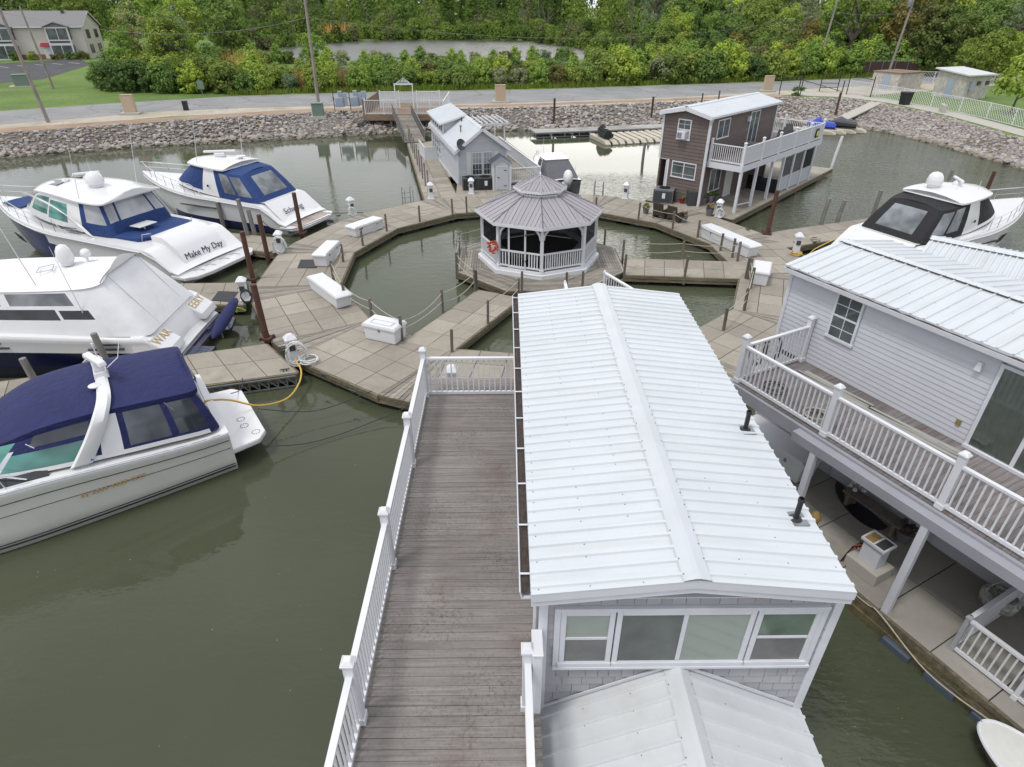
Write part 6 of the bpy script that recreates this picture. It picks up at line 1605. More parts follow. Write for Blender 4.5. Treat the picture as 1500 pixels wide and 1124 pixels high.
def shell(par, base, topl, default, rects=(), bulge=.05, roof=None, nu=44, extra_t=(.5,), crown_h=.1, smooth_top=True):
    """tapered cabin or canvas tower between two half outlines that run aft centre > port side > front centre.
    rects: (name, material, u0, u1, t0, t1); anything else is default=(name, material). roof=(name, material)"""
    # same index parametrisation on both outlines
    n = len(base); 
    def at(P, u):
        k = min(n - 2, int(u * (n - 1))); f = u * (n - 1) - k; return Vector(P[k]).lerp(Vector(P[k + 1]), f)
    us = sorted({round(i / nu, 4) for i in range(nu + 1)} | {round(r[k], 4) for r in rects for k in (2, 3)})
    ts = sorted({0, 1} | set(extra_t) | {round(r[k], 4) for r in rects for k in (4, 5)})
    def P(u, t):
        a, b = at(base, u), at(topl, u); p = a.lerp(b, t); o = Vector((0, 0, 0))
        if bulge:
            c = Vector(((base[0][0] + base[-1][0]) / 2, 0, 0)); d = Vector((p.x - c.x, p.y * 2, 0))
            if d.length > 0: o = d.normalized() * bulge * math.sin(t * pi)
        if abs(p.y) < 1e-6: o.y = 0
        return p + o
    bins = {}
    for i in range(len(us) - 1):
        for j in range(len(ts) - 1):
            um, tm = (us[i] + us[i + 1]) / 2, (ts[j] + ts[j + 1]) / 2; key = None
            for q, r in enumerate(rects):
                if r[2] <= um <= r[3] and r[4] <= tm <= r[5]: key = q
            quad = [P(us[i], ts[j]), P(us[i + 1], ts[j]), P(us[i + 1], ts[j + 1]), P(us[i], ts[j + 1])]
            for sd in (1, -1):
                k2 = key if key is None or rects[key][2] <= 0 or rects[key][3] >= 1 else (key, sd)
                mb = bins.setdefault(k2, MB())
                q = quad if sd > 0 else [Vector((p.x, -p.y, p.z)) for p in quad[::-1]]
                mb.add(q, [(3, 2, 1, 0)])
    main = bins.pop(None).build(default[0], M[default[1]], par, smooth=True, weld=True) if None in bins else None
    for k, mb in bins.items():
        r = rects[k[0] if isinstance(k, tuple) else k]; mb.build(r[0], M[r[1]], main or par, smooth=True, weld=True)
    if roof:
        mb = MB(); rows = []
        for u in us:
            p = at(topl, u); w = abs(p.y)
            rows.append([(p.x, p.y * f, p.z + crown_h * (1 - f * f) * min(1, w)) for f in (1, .75, .4, 0, -.4, -.75, -1)])
        mb.loft(rows); mb.build(roof[0], M[roof[1]], par, smooth=True)
    return main
def slab(mb, pts, z0, z1): mb.prism(pts, z0, z1)
def mirror(P): return P + [(x, -y) for x, y in P[::-1]]
def bowrail(t, H, xa, h=.62, n=7, inset=.10, mid=True):
    xs = [lerp(xa, H.L - .10, i / 24) for i in range(25)]
    line = [(x, max(.06, H.half(x) - inset), H.sheer(x) + h * min(1, (x - xa) / .8 + .25)) for x in xs]
    mb = MB(); mb.tube(line + [(x, -y, z) for x, y, z in line[::-1]], .02, 6); 
    if mid:
        l2 = [(x, y, lerp(H.sheer(x), z, .5)) for x, y, z in line[3:]]; mb.tube(l2 + [(x, -y, z) for x, y, z in l2[::-1]], .009, 5)
    for i in range(n):
        x, y, z = line[2 + int(21 * i / (n - 1))]
        for s in (1, -1): mb.tube([(x - .05, y * s, H.sheer(x) - .01), (x, y * s, z)], .015, 5)
    return mb.build('bow_rail', M['chrome'], t, smooth=True)
def antenna(t, p, l, lean=(-.15, 0), name='antenna'):
    mb = MB(); mb.tube([p, (p[0] + lean[0] * l, p[1] + lean[1] * l, p[2] + l)], .018, 6, .006); mb.build(name, M['white'], t)
def radar(t, p, rz=.5, l=1.25):
    mb = MB(); mb.lathe([(.22, 0), (.2, .12), (.12, .2), (.06, .24), (0, .24)], 14, p); f = mb.build('radar_base', M['white'], t, smooth=True)
    mb = MB(); mb.at((p[0], p[1], p[2] + .24), rz); mb.box(0, 0, 0, l, .14, .12, 0, .9); mb.build('scanner', M['white'], f, bevel=.04)
def dome(t, p, r=.32):
    mb = MB(); mb.lathe([(r * .75, 0), (r * .8, .10), (r, .16), (r * 1.02, .32), (r * .9, .52), (r * .55, .68), (0, .74)], 20, p); mb.build('satellite_dome', M['gel'], t, smooth=True)

def cruiser(label, loc, hd, L=13.5, B=4.0, canvas='blue', hullmats=('gel', 'navyhull', 'black'), stripe=(.30, 1.0), top_glass=False, name=None, kind='express', canvwin='vinyl'):
    t = T('motor_cruiser', label, 'motor boat', (*loc, 0), R(hd))
    H = Hull(L, B, .85, 1.55, 1.75, 2.25, (.85, 2.5, .62))
    def rm(k, tt):
        if k == 0: return 2
        if stripe[0] + .08 * (k - 1) <= tt <= stripe[1] and 1 <= k <= (3 if kind == 'sedan' else 1): return 1
        return 0
    h, d = H.build(t, hullmats, rm)
    mb = MB(); mb.tube([(x, H.half(x) + .045, lerp(.1, H.sheer(x), .93)) for x in [1.2 + (L - 1.4) * i / 20 for i in range(21)]], .03, 6); mb.tube([(x, -H.half(x) - .045, lerp(.1, H.sheer(x), .93)) for x in [1.2 + (L - 1.4) * i / 20 for i in range(21)]], .03, 6); mb.build('rub_rail', M['white'], h, smooth=True)
    # swim platform
    w = B / 2 * .95
    pl = mirror([(1.3, w), (.45, w), (.12, w * .80), (0, w * .45)])
    mb = MB(); mb.prism(pl, .36, .54); p = mb.build('swim_platform', M['gel'], t, bevel=.04)
    mb = MB()
    if kind == 'express':
        for k in range(9): y = -w * .72 + w * 1.44 * k / 8; mb.bx(.25, 1.05, y - w * .075, y + w * .075, .54, .548)
        mb.build('teak_inlay', M['teak'], p)
    else:
        for y in (-1.2, -.5, .4, 1.1): mb.bx(.35, .75, y, y + .03, .54, .556); mb.bx(.72, .75, y, y + .3, .54, .556)
        mb.build('chock', M['galv'], p)
    return t, H, h, d

# ---- Make My Day: sedan cruiser with dark blue topsides
t, H, h, d = cruiser('large white and dark blue hardtop cruiser lettered Make My Day on its stern', (-13.45, 28.45), 158, 15.6, 4.7, stripe=(.40, 1.0), kind='sedan')
zc = 2.0
base = smoothline([(4.9, 0, 1.72), (4.9, 1.2, 1.72), (4.95, 1.75, 1.74), (6.2, 1.95, 1.85), (7.6, 1.92, 1.95), (9.2, 1.78, 2.05), (10.8, 1.42, 2.18), (12.0, .8, 2.28), (12.3, 0, 2.35)])
topl = smoothline([(5.5, 0, 3.32), (5.5, .9, 3.30), (5.6, 1.45, 3.22), (6.4, 1.62, 3.25), (7.4, 1.62, 3.36), (8.6, 1.5, 3.42), (9.9, 1.2, 3.34), (10.9, .65, 3.12), (11.2, 0, 3.08)])
shell(t, base, topl, ('cabin', 'gel'), [('enclosure', 'blue', 0, .41, 0, 1), ('clear_curtain', 'vinylpale', 0, .105, .40, .93), ('clear_curtain', 'vinylpale', .12, .215, .40, .93), ('clear_curtain', 'vinylpale', .255, .375, .36, .92),
      ('cabin_pillar', 'gel', .41, .50, 0, 1), ('side_window', 'tealglass', .50, .62, .18, .80), ('side_window', 'tealglass', .63, .76, .26, .86), ('windscreen', 'vinyldark', .80, 1, .22, .90)], bulge=.05, roof=None, nu=48)
tl2 = smoothline([(4.9, 0, 3.40), (4.95, 1.2, 3.36), (5.2, 1.72, 3.28), (6.4, 1.84, 3.32), (7.6, 1.80, 3.44), (8.8, 1.64, 3.48), (10.0, 1.32, 3.40), (11.0, .75, 3.18), (11.35, 0, 3.12)])
mb = MB(); rows = []
for p in tl2: rows.append([(p.x, p.y * f, p.z + .26 * (1 - f * f) * min(1, p.y * 1.2)) for f in (1, .9, .7, .4, 0, -.4, -.7, -.9, -1)])
mb.loft(rows); ht = mb.build('hardtop', M['gel'], t, smooth=True)
mb = MB(); rows = []
for p in tl2: rows.append([(p.x, p.y * f, p.z - .07) for f in (-1, 0, 1)])
mb.loft(rows); mb.loft([[tuple(p), (p.x, p.y, p.z - .07)] for p in tl2]); mb.loft([[(p.x, -p.y, p.z - .07), (p.x, -p.y, p.z)] for p in tl2]); mb.build('hardtop_edge', M['gel'], ht, smooth=True)
for s in (1, -1):
    mb = MB(); mb.add([(8.7, s * .25, 3.745), (9.9, s * .25, 3.635), (9.75, s * .85, 3.555), (8.75, s * 1.0, 3.655)], [(0, 1, 2, 3) if s < 0 else (3, 2, 1, 0)]); o = mb.build('roof_hatch', M['vinyldark'], ht)
    o.location.z = .035
# swept side pillar, blue waist band and aft deck fittings
for s in (1, -1):
    mb = MB(); ln = smoothline([(11.4, s * 1.0, 3.05), (9.6, s * 1.62, 3.16), (8.0, s * 1.88, 2.9), (6.9, s * 1.98, 2.45), (6.2, s * 2.02, 1.9)]); rows = []
    for i, p in enumerate(ln):
        w = .20 + .20 * i / len(ln); rows.append([(p.x + w, p.y + s * .03, p.z + w * .5), (p.x, p.y + s * .10, p.z), (p.x - w, p.y + s * .03, p.z - w * .5)])
    mb.loft(rows); mb.loft([r[::-1] for r in rows]); mb.build('side_pillar', M['gel'], t, smooth=True)
mb = MB(); mb.prism(mirror([(4.9, 1.72), (3.5, 1.62), (3.2, 1.2)]), 1.60, 1.84); mb.build('sunpad_cover', M['blue'], t, bevel=.06)
mb = MB(); mb.lathe([(.05, 1.84), (.05, 2.05), (.0, 2.05)], 8, (4.4, .4, 0)); mb.box(4.4, .4, 2.05, .7, 1.0, .05); mb.build('aft_table', M['gel'], t, bevel=.02)
for s in (1, -1):
    mb = MB(); mb.tube([(3.4, s * 1.5, 1.7), (3.3, s * 1.5, 2.0), (3.1, s * 1.2, 2.0), (3.1, s * 1.1, 1.7)], .018, 6); mb.build('grab_rail', M['chrome'], t, smooth=True)
for s in (1, -1):                                            # steps beside the transom locker
    for k in range(4):
        mb = MB(); mb.bx(1.25 + k * .32, 1.57 + k * .32, s * 1.38, s * 1.98, .5, .80 + k * .24)
        o = mb.build('transom_step', M['gel'], t, bevel=.03)
        mb = MB(); mb.bx(1.29 + k * .32, 1.54 + k * .32, s * 1.44, s * 1.92, .80 + k * .24, .806 + k * .24); mb.build('step_tread', M['teak'], o)
mb = MB(); mb.loft([[(1.06, y, .5), (1.58, y, 1.44), (2.3, y, 1.90), (3.0, y, 1.92)] for y in (-1.3, -1.25, 1.25, 1.3)])
for s in (1, -1): mb.add([(1.06, s * 1.3, .5), (1.58, s * 1.3, 1.44), (2.3, s * 1.3, 1.90), (3.0, s * 1.3, 1.92), (3.0, s * 1.3, .5)], [(0, 1, 2, 3, 4) if s > 0 else (4, 3, 2, 1, 0)])
tl = mb.build('transom_locker', M['gel'], t, smooth=True)
a = math.atan2(.94, .52)
mw = Matrix.Translation((1.34, 0, 1.02)) @ Matrix.Rotation(-pi / 2, 4, 'Z') @ Matrix.Rotation(a, 4, 'X') @ Matrix.Translation((0, .02, .012))
text(t, 'Make My Day', .42, mw, 'ink', shear=.15)
mw = Matrix.Translation((1.175, 0, .72)) @ Matrix.Rotation(-pi / 2, 4, 'Z') @ Matrix.Rotation(a, 4, 'X') @ Matrix.Translation((0, .0, .012))
text(t, 'Port Clinton, OH', .13, mw, 'ink', 'hailing_port', shear=.3)
radar(t, (8.3, -.35, 3.70), .9); dome(t, (7.0, .25, 3.60), .40)
mb = MB(); mb.lathe([(.12, 0), (.14, .1), (.07, .2), (0, .22)], 10, (8.8, .5, 3.66)); mb.build('searchlight', M['white'], t, smooth=True)
antenna(t, (6.6, 1.6, 3.3), 3.6, (-.30, .05)); antenna(t, (6.6, -1.6, 3.3), 3.4, (-.25, 0)); antenna(t, (9.3, -1.3, 3.4), 1.0, (0, 0), 'horn_mast')
bowrail(t, H, 7.6)
mb = MB(); rows = [[(x, y * .9, H.sheer(x) + .16 - .05 * y * y) for y in (-.9, -.5, 0, .5, .9)] for x in (12.6, 13.1, 13.6, 14.0)]; mb.loft(rows); mb.build('foredeck_cover', M['blue'], t, smooth=True)
for s in (1, -1):
    mb = MB()
    for k in range(4): x = 11.9 + k * .27; y = H.half(x) - .10; mb.add([(x, s * (y + .06), .98), (x + .2, s * (y + .05), .98), (x + .02, s * (y - .02), .60), (x - .18, s * (y + .0), .60)], [(0, 1, 2, 3) if s < 0 else (3, 2, 1, 0)])
    o = mb.build('hull_window', M['vinyldark'], h)
    for i, v in enumerate(o.data.vertices): v.co.y += s * .06
    mb = MB()
    for k in range(3): mb.bx(6.8 + k * .02, 7.6 + k * .02, s * 2.06, s * 2.10, 1.85 + k * .09, 1.89 + k * .09)
    mb.build('louvre', M['galv'], t)

# ---- blue canvas express cruiser
def express(label, loc, hd, canv, win, L=13.0, B=3.95, hullm=('gel', 'navyhull', 'black'), sail=True):
    t, H, h, d = cruiser(label, loc, hd, L, B, canv, hullm, (.04, .7))
    base = smoothline([(2.45, 0, 1.62), (2.45, 1.0, 1.62), (2.55, 1.6, 1.62), (3.9, 1.75, 1.70), (5.3, 1.74, 1.78), (6.6, 1.62, 1.86), (8.2, 1.30, 1.98), (9.4, .75, 2.10), (9.7, 0, 2.15)])
    topl = smoothline([(3.75, 0, 3.12), (3.75, .8, 3.10), (3.85, 1.3, 3.02), (4.7, 1.48, 3.10), (5.6, 1.46, 3.22), (6.3, 1.42, 3.30), (7.2, 1.2, 3.30), (8.0, .65, 3.20), (8.2, 0, 3.16)])
    shell(t, base, topl, ('canvas_enclosure', canv), [('clear_curtain', win, 0, .125, .22, .86), ('clear_curtain', win, .28, .36, .20, .90), ('clear_curtain', win, .375, .45, .22, .93),
          ('arch_pillar', 'gel', .50, .625, 0, 1), ('windscreen_cover', canv, .625, .93, .12, .95), ('windscreen_base', 'gel', .625, 1, 0, .12), ('windscreen', canv, .93, 1, .12, .95)], bulge=.05, roof=('canvas_top', canv), crown_h=.10)
    # hardtop sits on the forward part
    hl = smoothline([(5.1, 0, 3.38), (5.0, .9, 3.36), (4.85, 1.52, 3.28), (6.0, 1.60, 3.36), (7.2, 1.38, 3.40), (8.1, .85, 3.32), (8.55, 0, 3.26)])
    mb = MB(); rows = [[(p.x, p.y * f, p.z + .17 * (1 - f * f) * min(1, p.y * 1.2)) for f in (1, .85, .5, 0, -.5, -.85, -1)] for p in hl]; mb.loft(rows)
    mb.loft([[(p.x, p.y * f, p.z - .08) for f in (-1, 0, 1)] for p in hl]); mb.loft([[tuple(p), (p.x, p.y, p.z - .08)] for p in hl]); mb.loft([[(p.x, -p.y, p.z - .08), (p.x, -p.y, p.z)] for p in hl])
    ht = mb.build('hardtop', M['gel'], t, smooth=True)
    mb = MB(); mb.loft([[(1.0, y, .55), (1.55, y, 1.05), (2.25, y, 1.66), (2.6, y, 1.66)] for y in (-1.6, 1.6)]); 
    o = mb.build('transom_panel', M['gel'], t, smooth=True); o.location.z = .03
    bowrail(t, H, 6.6, .58)
    for s in (1, -1):
        mb = MB(); mb.lathe([(.07, 0), (.07, .02), (0, .025)], 12); o = mb.build('porthole', M['black'], t); o.location = (6.0, s * 1.72, 2.35); o.rotation_euler = (-s * pi / 2, 0, 0)
        mb = MB(); mb.bx(5.5, 8.2, s * 1.9, s * 2.0, 1.15, 1.2); o = mb.build('vent_slot', M['dark'], h)
    return t, H, h
t, H, h = express('white express cruiser with bright blue canvas and a teak swim platform', (-10.85, 35.35), 158, 'blue', 'vinyl')
mb = MB(); mb.at((6.6, -.3, 3.55), .55); mb.bx(-.9, .9, -.09, .09, .22, .34); mb.bx(-.3, .3, -.25, .25, 0, .22); mb.build('radar_mast', M['gel'], t, bevel=.04)
mb = MB(); mb.lathe([(.12, 0), (.12, .1), (.3, .14), (.3, .18), (0, .2)], 12, (5.3, -.5, 3.45)); mb.build('tv_antenna', M['gel'], t, smooth=True)
antenna(t, (6.9, 1.25, 3.45), 3.3, (-.22, 0)); antenna(t, (5.9, -1.3, 3.45), 3.3, (-.15, 0)); antenna(t, (5.2, -1.2, 3.4), .5, (0, 0), 'light_mast')
a = math.atan2(.67, .7)
mw = Matrix.Translation((1.55, .25, 1.08)) @ Matrix.Rotation(-pi / 2, 4, 'Z') @ Matrix.Rotation(a, 4, 'X') @ Matrix.Translation((0, .0, .075))
text(t, 'Schwing', .50, mw, 'ink', shear=.35)
# ---- black canvas express cruiser on the right
t, H, h = express('white express cruiser with black canvas moored behind the white house roof', (16.25, 27.9), 25, 'blackcanvas', 'vinyl', 13.2, 4.1, ('gel', 'gel', 'black'))
dome(t, (5.7, .6, 3.48), .36); radar(t, (6.9, .2, 3.52), .9, 1.2); antenna(t, (7.2, -.7, 3.5), .4, (0, 0), 'horn_mast')
for k in range(3):
    mb = MB(); x = 8.6 + k * .22; y = -(H.half(x) + .02); mb.add([(x, y, 1.35), (x + .16, y, 1.35), (x - .1, y + .03, .95), (x - .26, y + .03, .95)], [(0, 1, 2, 3)]); mb.build('hull_window', M['black'], h)

# ---- white canvas convertible yacht
t = T('motor_yacht', 'white convertible yacht with white canvas, dark blue hull and dark blue swim platform', 'motor boat', (-10.75, 20.85, 0), R(181.5))
H = Hull(14.5, 4.4, .95, 1.45, 1.75, 2.6, (.95, 1.7, .5), .45, 2.4, .95)
h, d = H.build(t, ('gel', 'navydark', 'black'), lambda k, tt: 1 if k <= 2 else 0)
mb = MB(); mb.prism(mirror([(1.2, 2.1), (.5, 2.12), (.12, 1.7), (.0, .9), (.0, .7), (.6, .62)]), .30, .44); p = mb.build('swim_platform', M['navydark'], t, bevel=.03)
mb = MB()
for s in (1, -1):
    for i in range(5):
        for j in range(11):
            x, y = .2 + i * .2, s * (.75 + j * .115)
            if i == 0 and j > 7: continue
            mb.bx(x, x + .10, y - .03, y + .03, .44, .446)
M['navypale'] = paint('grey_blue_grating', (.06, .075, .14), .6); mb.build('grating', M['navypale'], p)
mb = MB(); mb.loft([[(.98, y, .42), (1.2, y, .85), (1.52, y, 1.40), (1.9, y, 1.5)] for y in (-2.05, -1.8, -1, 0, 1, 1.8, 2.05)]); mb.build('transom', M['gel'], t, smooth=True)
for s in (1, -1):
    mb = MB(); mb.loft([[(.90, y, .75), (1.02, y, 1.0), (1.75, y, 1.52), (2.2, y, 1.52), (2.2, y, .75)] for y in ((.95, 2.1) if s > 0 else (-2.1, -.95))], True, True); mb.build('corner_quarter', M['gel'], t, bevel=.05)
base = smoothline([(1.55, 0, 1.50), (1.55, 1.2, 1.50), (1.65, 1.85, 1.50), (2.6, 1.98, 1.53), (4.0, 1.98, 1.58), (7.5, 1.95, 1.75), (10.2, 1.65, 1.95), (11.8, .9, 2.1), (12.2, 0, 2.15)])
topl = smoothline([(2.9, 0, 3.38), (2.9, .8, 3.36), (2.95, 1.35, 3.20), (3.6, 1.55, 3.10), (4.6, 1.62, 3.08), (7.6, 1.6, 3.08), (9.2, 1.3, 3.05), (10.1, .7, 2.95), (10.3, 0, 2.9)])
shell(t, base, topl, ('canvas_enclosure', 'whitecanvas'), [('house_side', 'gel', .38, 1, 0, .36), ('cabin_window', 'vinyldark', .405, .50, .38, .58), ('cabin_window', 'vinyldark', .505, .80, .36, .60), ('clear_curtain', 'vinyl', .45, .56, .68, .95), ('clear_curtain', 'vinyl', .57, .84, .68, .95)], bulge=.03, roof=None)
rl = smoothline([(2.78, 0, 3.43), (2.82, .9, 3.40), (2.92, 1.42, 3.21), (3.9, 1.62, 3.10), (6.8, 1.66, 3.08), (8.2, 1.48, 3.05), (9.6, 1.1, 2.97), (10.4, 0, 2.9)])
mb = MB(); rows = [[(p.x, p.y * f, p.z + .34 * (1 - abs(f) ** 1.7) * min(1, p.y)) for f in (1, .85, .6, .3, 0, -.3, -.6, -.85, -1)] for p in rl]; mb.loft(rows); mb.build('canvas_top', M['whitecanvas'], t, smooth=True)
mb = MB(); ln = [(2.85 + .02 * math.sin(k), 1.45 - 2.9 * k / 20, 3.28 + .30 * math.sin(pi * k / 20)) for k in range(21)]; mb.tube(ln, .022, 6); mb.tube([(2.84, 1.0, 3.40), (1.58, 1.0, 1.54)], .008, 5); mb.tube([(2.84, -1.0, 3.40), (1.58, -1.0, 1.54)], .008, 5); M['seam'] = paint('grey_canvas_seam', (.30, .30, .31), .8); mb.build('canvas_seam', M['seam'], t)
for s in (1, -1):
    for xa, xb, ya, za in ((2.4, 3.6, 2.14, 1.12), (2.5, 3.2, 2.16, 1.30), (6.2, 8.4, 2.12, 1.24), (6.4, 8.2, 2.13, 1.42)): MB().bx(xa, xb, s * ya, s * 2.205, za, za + .055).build('vent_slot', M['dark'], h)
dome(t, (4.6, .1, 3.44), .26)
mb = MB(); mb.ball((4.1, -.25, 3.72), .17, n=12); mb.tube([(4.1, -.25, 3.4), (4.1, -.25, 3.65)], .04, 8); mb.build('satellite_dome', M['gel'], t, smooth=True)
mb = MB(); mb.tube([(4.9, .5, 3.42), (5.2, .9, 3.46), (5.4, .4, 3.46), (5.0, .2, 3.5), (4.8, .7, 3.44)], .02, 6); mb.build('horn', M['chrome'], t, smooth=True)
antenna(t, (5.0, 1.4, 3.2), 3.8, (.16, .02)); antenna(t, (3.5, 1.75, 1.5), 3.2, (.06, .05))
mb = MB(); mb.prism([(.35, -1.0), (.35, .7), (.62, .7), (.62, -1.0)], .0, .01)
dn = T('inflatable_dinghy', 'dark blue canvas covered dinghy tilted up on the yacht swim platform', 'dinghy', (-10.5, 21.3, .40), R(181.5))
mb = MB(); rows = []
for k in range(15):
    f = k / 14; r = .30 * (math.sin(pi * min(1, f * 1.0)) ** .35 if 0 < f < 1 else .05)
    rows.append([(.25 + .75 * math.cos(a) * r, -1.5 + 2.8 * f, .42 + .38 * (1 - f) + r * .72 * math.sin(a)) for a in [2 * pi * q / 12 for q in range(12)]])
mb.loft(rows, True, True); mb.build('cover', M['navy'], dn, smooth=True)
mb = MB(); mb.tube([(.3, -.3, 0), (.3, -.3, .45)], .03, 6); mb.tube([(.3, .4, 0), (.3, .4, .45)], .03, 6); mb.build('chock', M['galv'], dn)
cord('neon yellow green dock line on the yacht swim platform', [(-11.3, 22.4, .6), (-11.05, 22.6, 1.0), (-10.9, 22.9, .6), (-10.8, 22.7, .95), (-10.7, 23.1, .5)], .02, 'neon', 'mooring_line', 'rope') if False else None
M['neon'] = paint('neon_line', (.5, .7, .03), .6)
cord('neon yellow green dock line at the yacht swim platform', [(-11.3, 22.4, .5), (-11.1, 22.6, .85), (-10.95, 22.85, .55), (-10.85, 22.75, .8), (-10.7, 23.1, .52)], .022, 'neon', 'mooring_line', 'rope')
for s, w in ((1, 'WAR'), (-1, 'EERY')):
    mw = Matrix.Translation((1.38, s * 1.5, 1.262)) @ Matrix.Rotation(-pi / 2, 4, 'Z') @ Matrix.Rotation(.62, 4, 'X') @ Matrix.Translation((0, 0, .012))
    text(t, w, .44, mw, 'gold', sp=1.05)

# ---- navy bimini express cruiser, near left
t = T('motor_cruiser', 'white express cruiser with a navy bimini and radar arch nearest at the left', 'motor boat', (-7.7, 15.62, 0), R(214))
H = Hull(11.2, 4.0, 1.05, 1.36, 1.75, 2.3, None, .42, 2.3, .93)
def rm4(k, tt): return 2 if k == 0 else (1 if k == 5 else 0)
h, d = H.build(t, ('gelcream', 'white', 'black'), rm4, deckmat='gel')
for s in (1, -1):
    mb = MB()
    for z, r in ((.16, .02), (.24, .012)): mb.tube([(x, s * (lerp(H.half(x) * .92, H.half(x), .12 + .1 * z) + .012), z) for x in [1.1 + 6.2 * i / 16 for i in range(17)]], r, 5)
    mb.build('boot_stripe', M['black'], h)
    mb = MB()
    for zf, r in ((.80, .012), (.60, .008)): mb.tube([(x, s * (lerp(H.half(x) * .92, H.half(x), zf) + .008), lerp(.02, H.sheer(x), zf)) for x in [1.1 + 6.8 * i / 18 for i in range(19)]], r, 5)
    mb.build('pinstripe', M['dark'], h)
    mb = MB()
    for k in range(14): x = 3.2 + k * .09 + (k // 4) * .06; mb.bx(x, x + .04, s * (H.half(x) - .03), s * (H.half(x) + .0), .93, 1.02)
    o = mb.build('vent_slot', M['gold'], h); o.location.y = s * .02
    mb = MB()
    for x in (2.3, 2.7, 5.0): mb.lathe([(.05, 0), (.05, .02), (0, .02)], 10, (x, s * (H.half(x) - .03), H.sheer(x) - .12))
    mb.build('thru_fitting', M['chrome'], h)
    mb = MB(); mb.tube([(x, s * (H.half(x) - .0), H.sheer(x) - .02) for x in [1.1 + 9 * i / 20 for i in range(21)]], .028, 6); mb.build('rub_rail', M['chrome'], h, smooth=True)
mb = MB(); mb.prism(mirror([(1.15, 1.75), (.3, 1.62), (.05, 1.3)]), .52, .70); mb.prism(mirror([(1.2, 1.3), (.5, 1.2)]), .22, .52); p = mb.build('swim_platform', M['gel'], t, bevel=.05)
mb = MB()
for x, y in ((.5, .35), (.5, .75), (.3, 1.25)):
    for k in range(10): a = k * pi / 5; mb.bar((x + .11 * math.cos(a), y + .11 * math.sin(a), .704), (x + .11 * math.cos(a + .4), y + .11 * math.sin(a + .4), .704), .015, .008)
mb.build('fitting', M['dark'], p)
# coaming, clear sides, bimini
base = smoothline([(1.25, 0, 1.48), (1.25, 1.1, 1.48), (1.3, 1.72, 1.46), (2.6, 1.80, 1.58), (3.9, 1.80, 1.70), (5.2, 1.72, 1.82), (6.4, 1.45, 1.95), (7.3, .85, 2.05), (7.6, 0, 2.1)])
topl = smoothline([(1.6, 0, 2.74), (1.6, .9, 2.72), (1.62, 1.40, 2.62), (2.6, 1.45, 2.70), (3.7, 1.43, 2.78), (4.7, 1.36, 2.74), (5.4, 1.18, 2.62), (5.8, .8, 2.55), (5.95, 0, 2.56)])
shell(t, base, topl, ('canvas_frame', 'navy'), [('coaming', 'gel', .27, 1, 0, .10), ('clear_curtain', 'vinylnavy', 0, .11, .12, .88), ('clear_curtain', 'vinylnavy', .125, .20, .12, .88), ('clear_curtain', 'vinylnavy', .265, .335, .16, .9), ('clear_curtain', 'vinylnavy', .35, .44, .16, .9), ('arch_leg_cover', 'gel', .455, .50, 0, 1),
      ('side_screen', 'tealglass', .51, .70, .10, .52), ('clear_curtain', 'vinylnavy', .52, .66, .62, .88), ('windscreen', 'tealglass', .715, 1, .10, .62), ('windscreen_frame', 'chrome', .70, .715, .10, .62), ('front_curtain', 'tealglass', .715, 1, .62, .97)], bulge=.04, roof=None)
bl = smoothline([(1.5, 0, 2.78), (1.5, .9, 2.76), (1.5, 1.44, 2.66), (2.6, 1.50, 2.74), (3.8, 1.48, 2.82), (4.8, 1.42, 2.78), (5.5, 1.28, 2.60), (6.0, .95, 2.42), (6.2, 0, 2.46)])
mb = MB(); rows = [[(p.x, p.y * f, p.z + (.22 + .03 * math.sin(p.x * 4)) * (1 - abs(f) ** 2.6) * min(1, p.y)) for f in (1, .88, .7, .4, 0, -.4, -.7, -.88, -1)] for p in bl]; mb.loft(rows)
mb.loft([[tuple(p), (p.x, p.y * 1.0, p.z - .12)] for p in bl]); mb.loft([[(p.x, -p.y, p.z - .12), (p.x, -p.y, p.z)] for p in bl])
mb.build('bimini', M['navy'], t, smooth=True)
for s in (1, -1):
    mb = MB(); ln = smoothline([(4.35, s * 1.84, 1.72), (3.95, s * 1.76, 2.25), (3.62, s * 1.60, 2.75), (3.42, s * 1.1, 3.02), (3.38, 0, 3.10)]); rows = []
    for i, p in enumerate(ln):
        w = lerp(.24, .12, i / len(ln)); rows.append([(p.x + w, p.y, p.z), (p.x + w * .6, p.y + s * .05, p.z + .05), (p.x - w * .6, p.y + s * .05, p.z + .05), (p.x - w, p.y, p.z), (p.x - w * .6, p.y - s * .06, p.z - .06), (p.x + w * .6, p.y - s * .06, p.z - .06)])
    mb.loft(rows, True, False); mb.build('radar_arch', M['gel'], t, smooth=True)
    mb = MB(); mb.tube([(1.7, s * 1.62, 1.6), (2.25, s * 1.55, 2.6)], .018, 6); mb.tube([(4.6, s * 1.70, 1.85), (5.2, s * 1.45, 2.5)], .018, 6); mb.build('bimini_frame', M['chrome'], t)
mb = MB(); mb.at((3.36, .12, 3.06)); mb.box(0, 0, 0, .34, .42, .20, 0, .85); mb.box(.0, -.02, .20, .26, .34, .26, 0, .7); mb.build('radar_pod', M['gel'], t, bevel=.03)
mb = MB(); mb.at((3.38, .15, 3.50), .35); mb.box(0, 0, 0, .20, .95, .14, 0, .9); mb.build('scanner', M['gel'], t, bevel=.04)
mb = MB(); mb.tube([(3.3, .1, 3.5), (3.3, .1, 3.9)], .015, 6); mb.lathe([(.03, 3.9), (.03, 3.98), (0, 3.99)], 8, (3.3, .1, 0)); mb.tube([(3.2, -.2, 3.1), (2.9, -.45, 3.2), (2.75, -.5, 3.6)], .012, 6); mb.build('light_mast', M['white'], t)
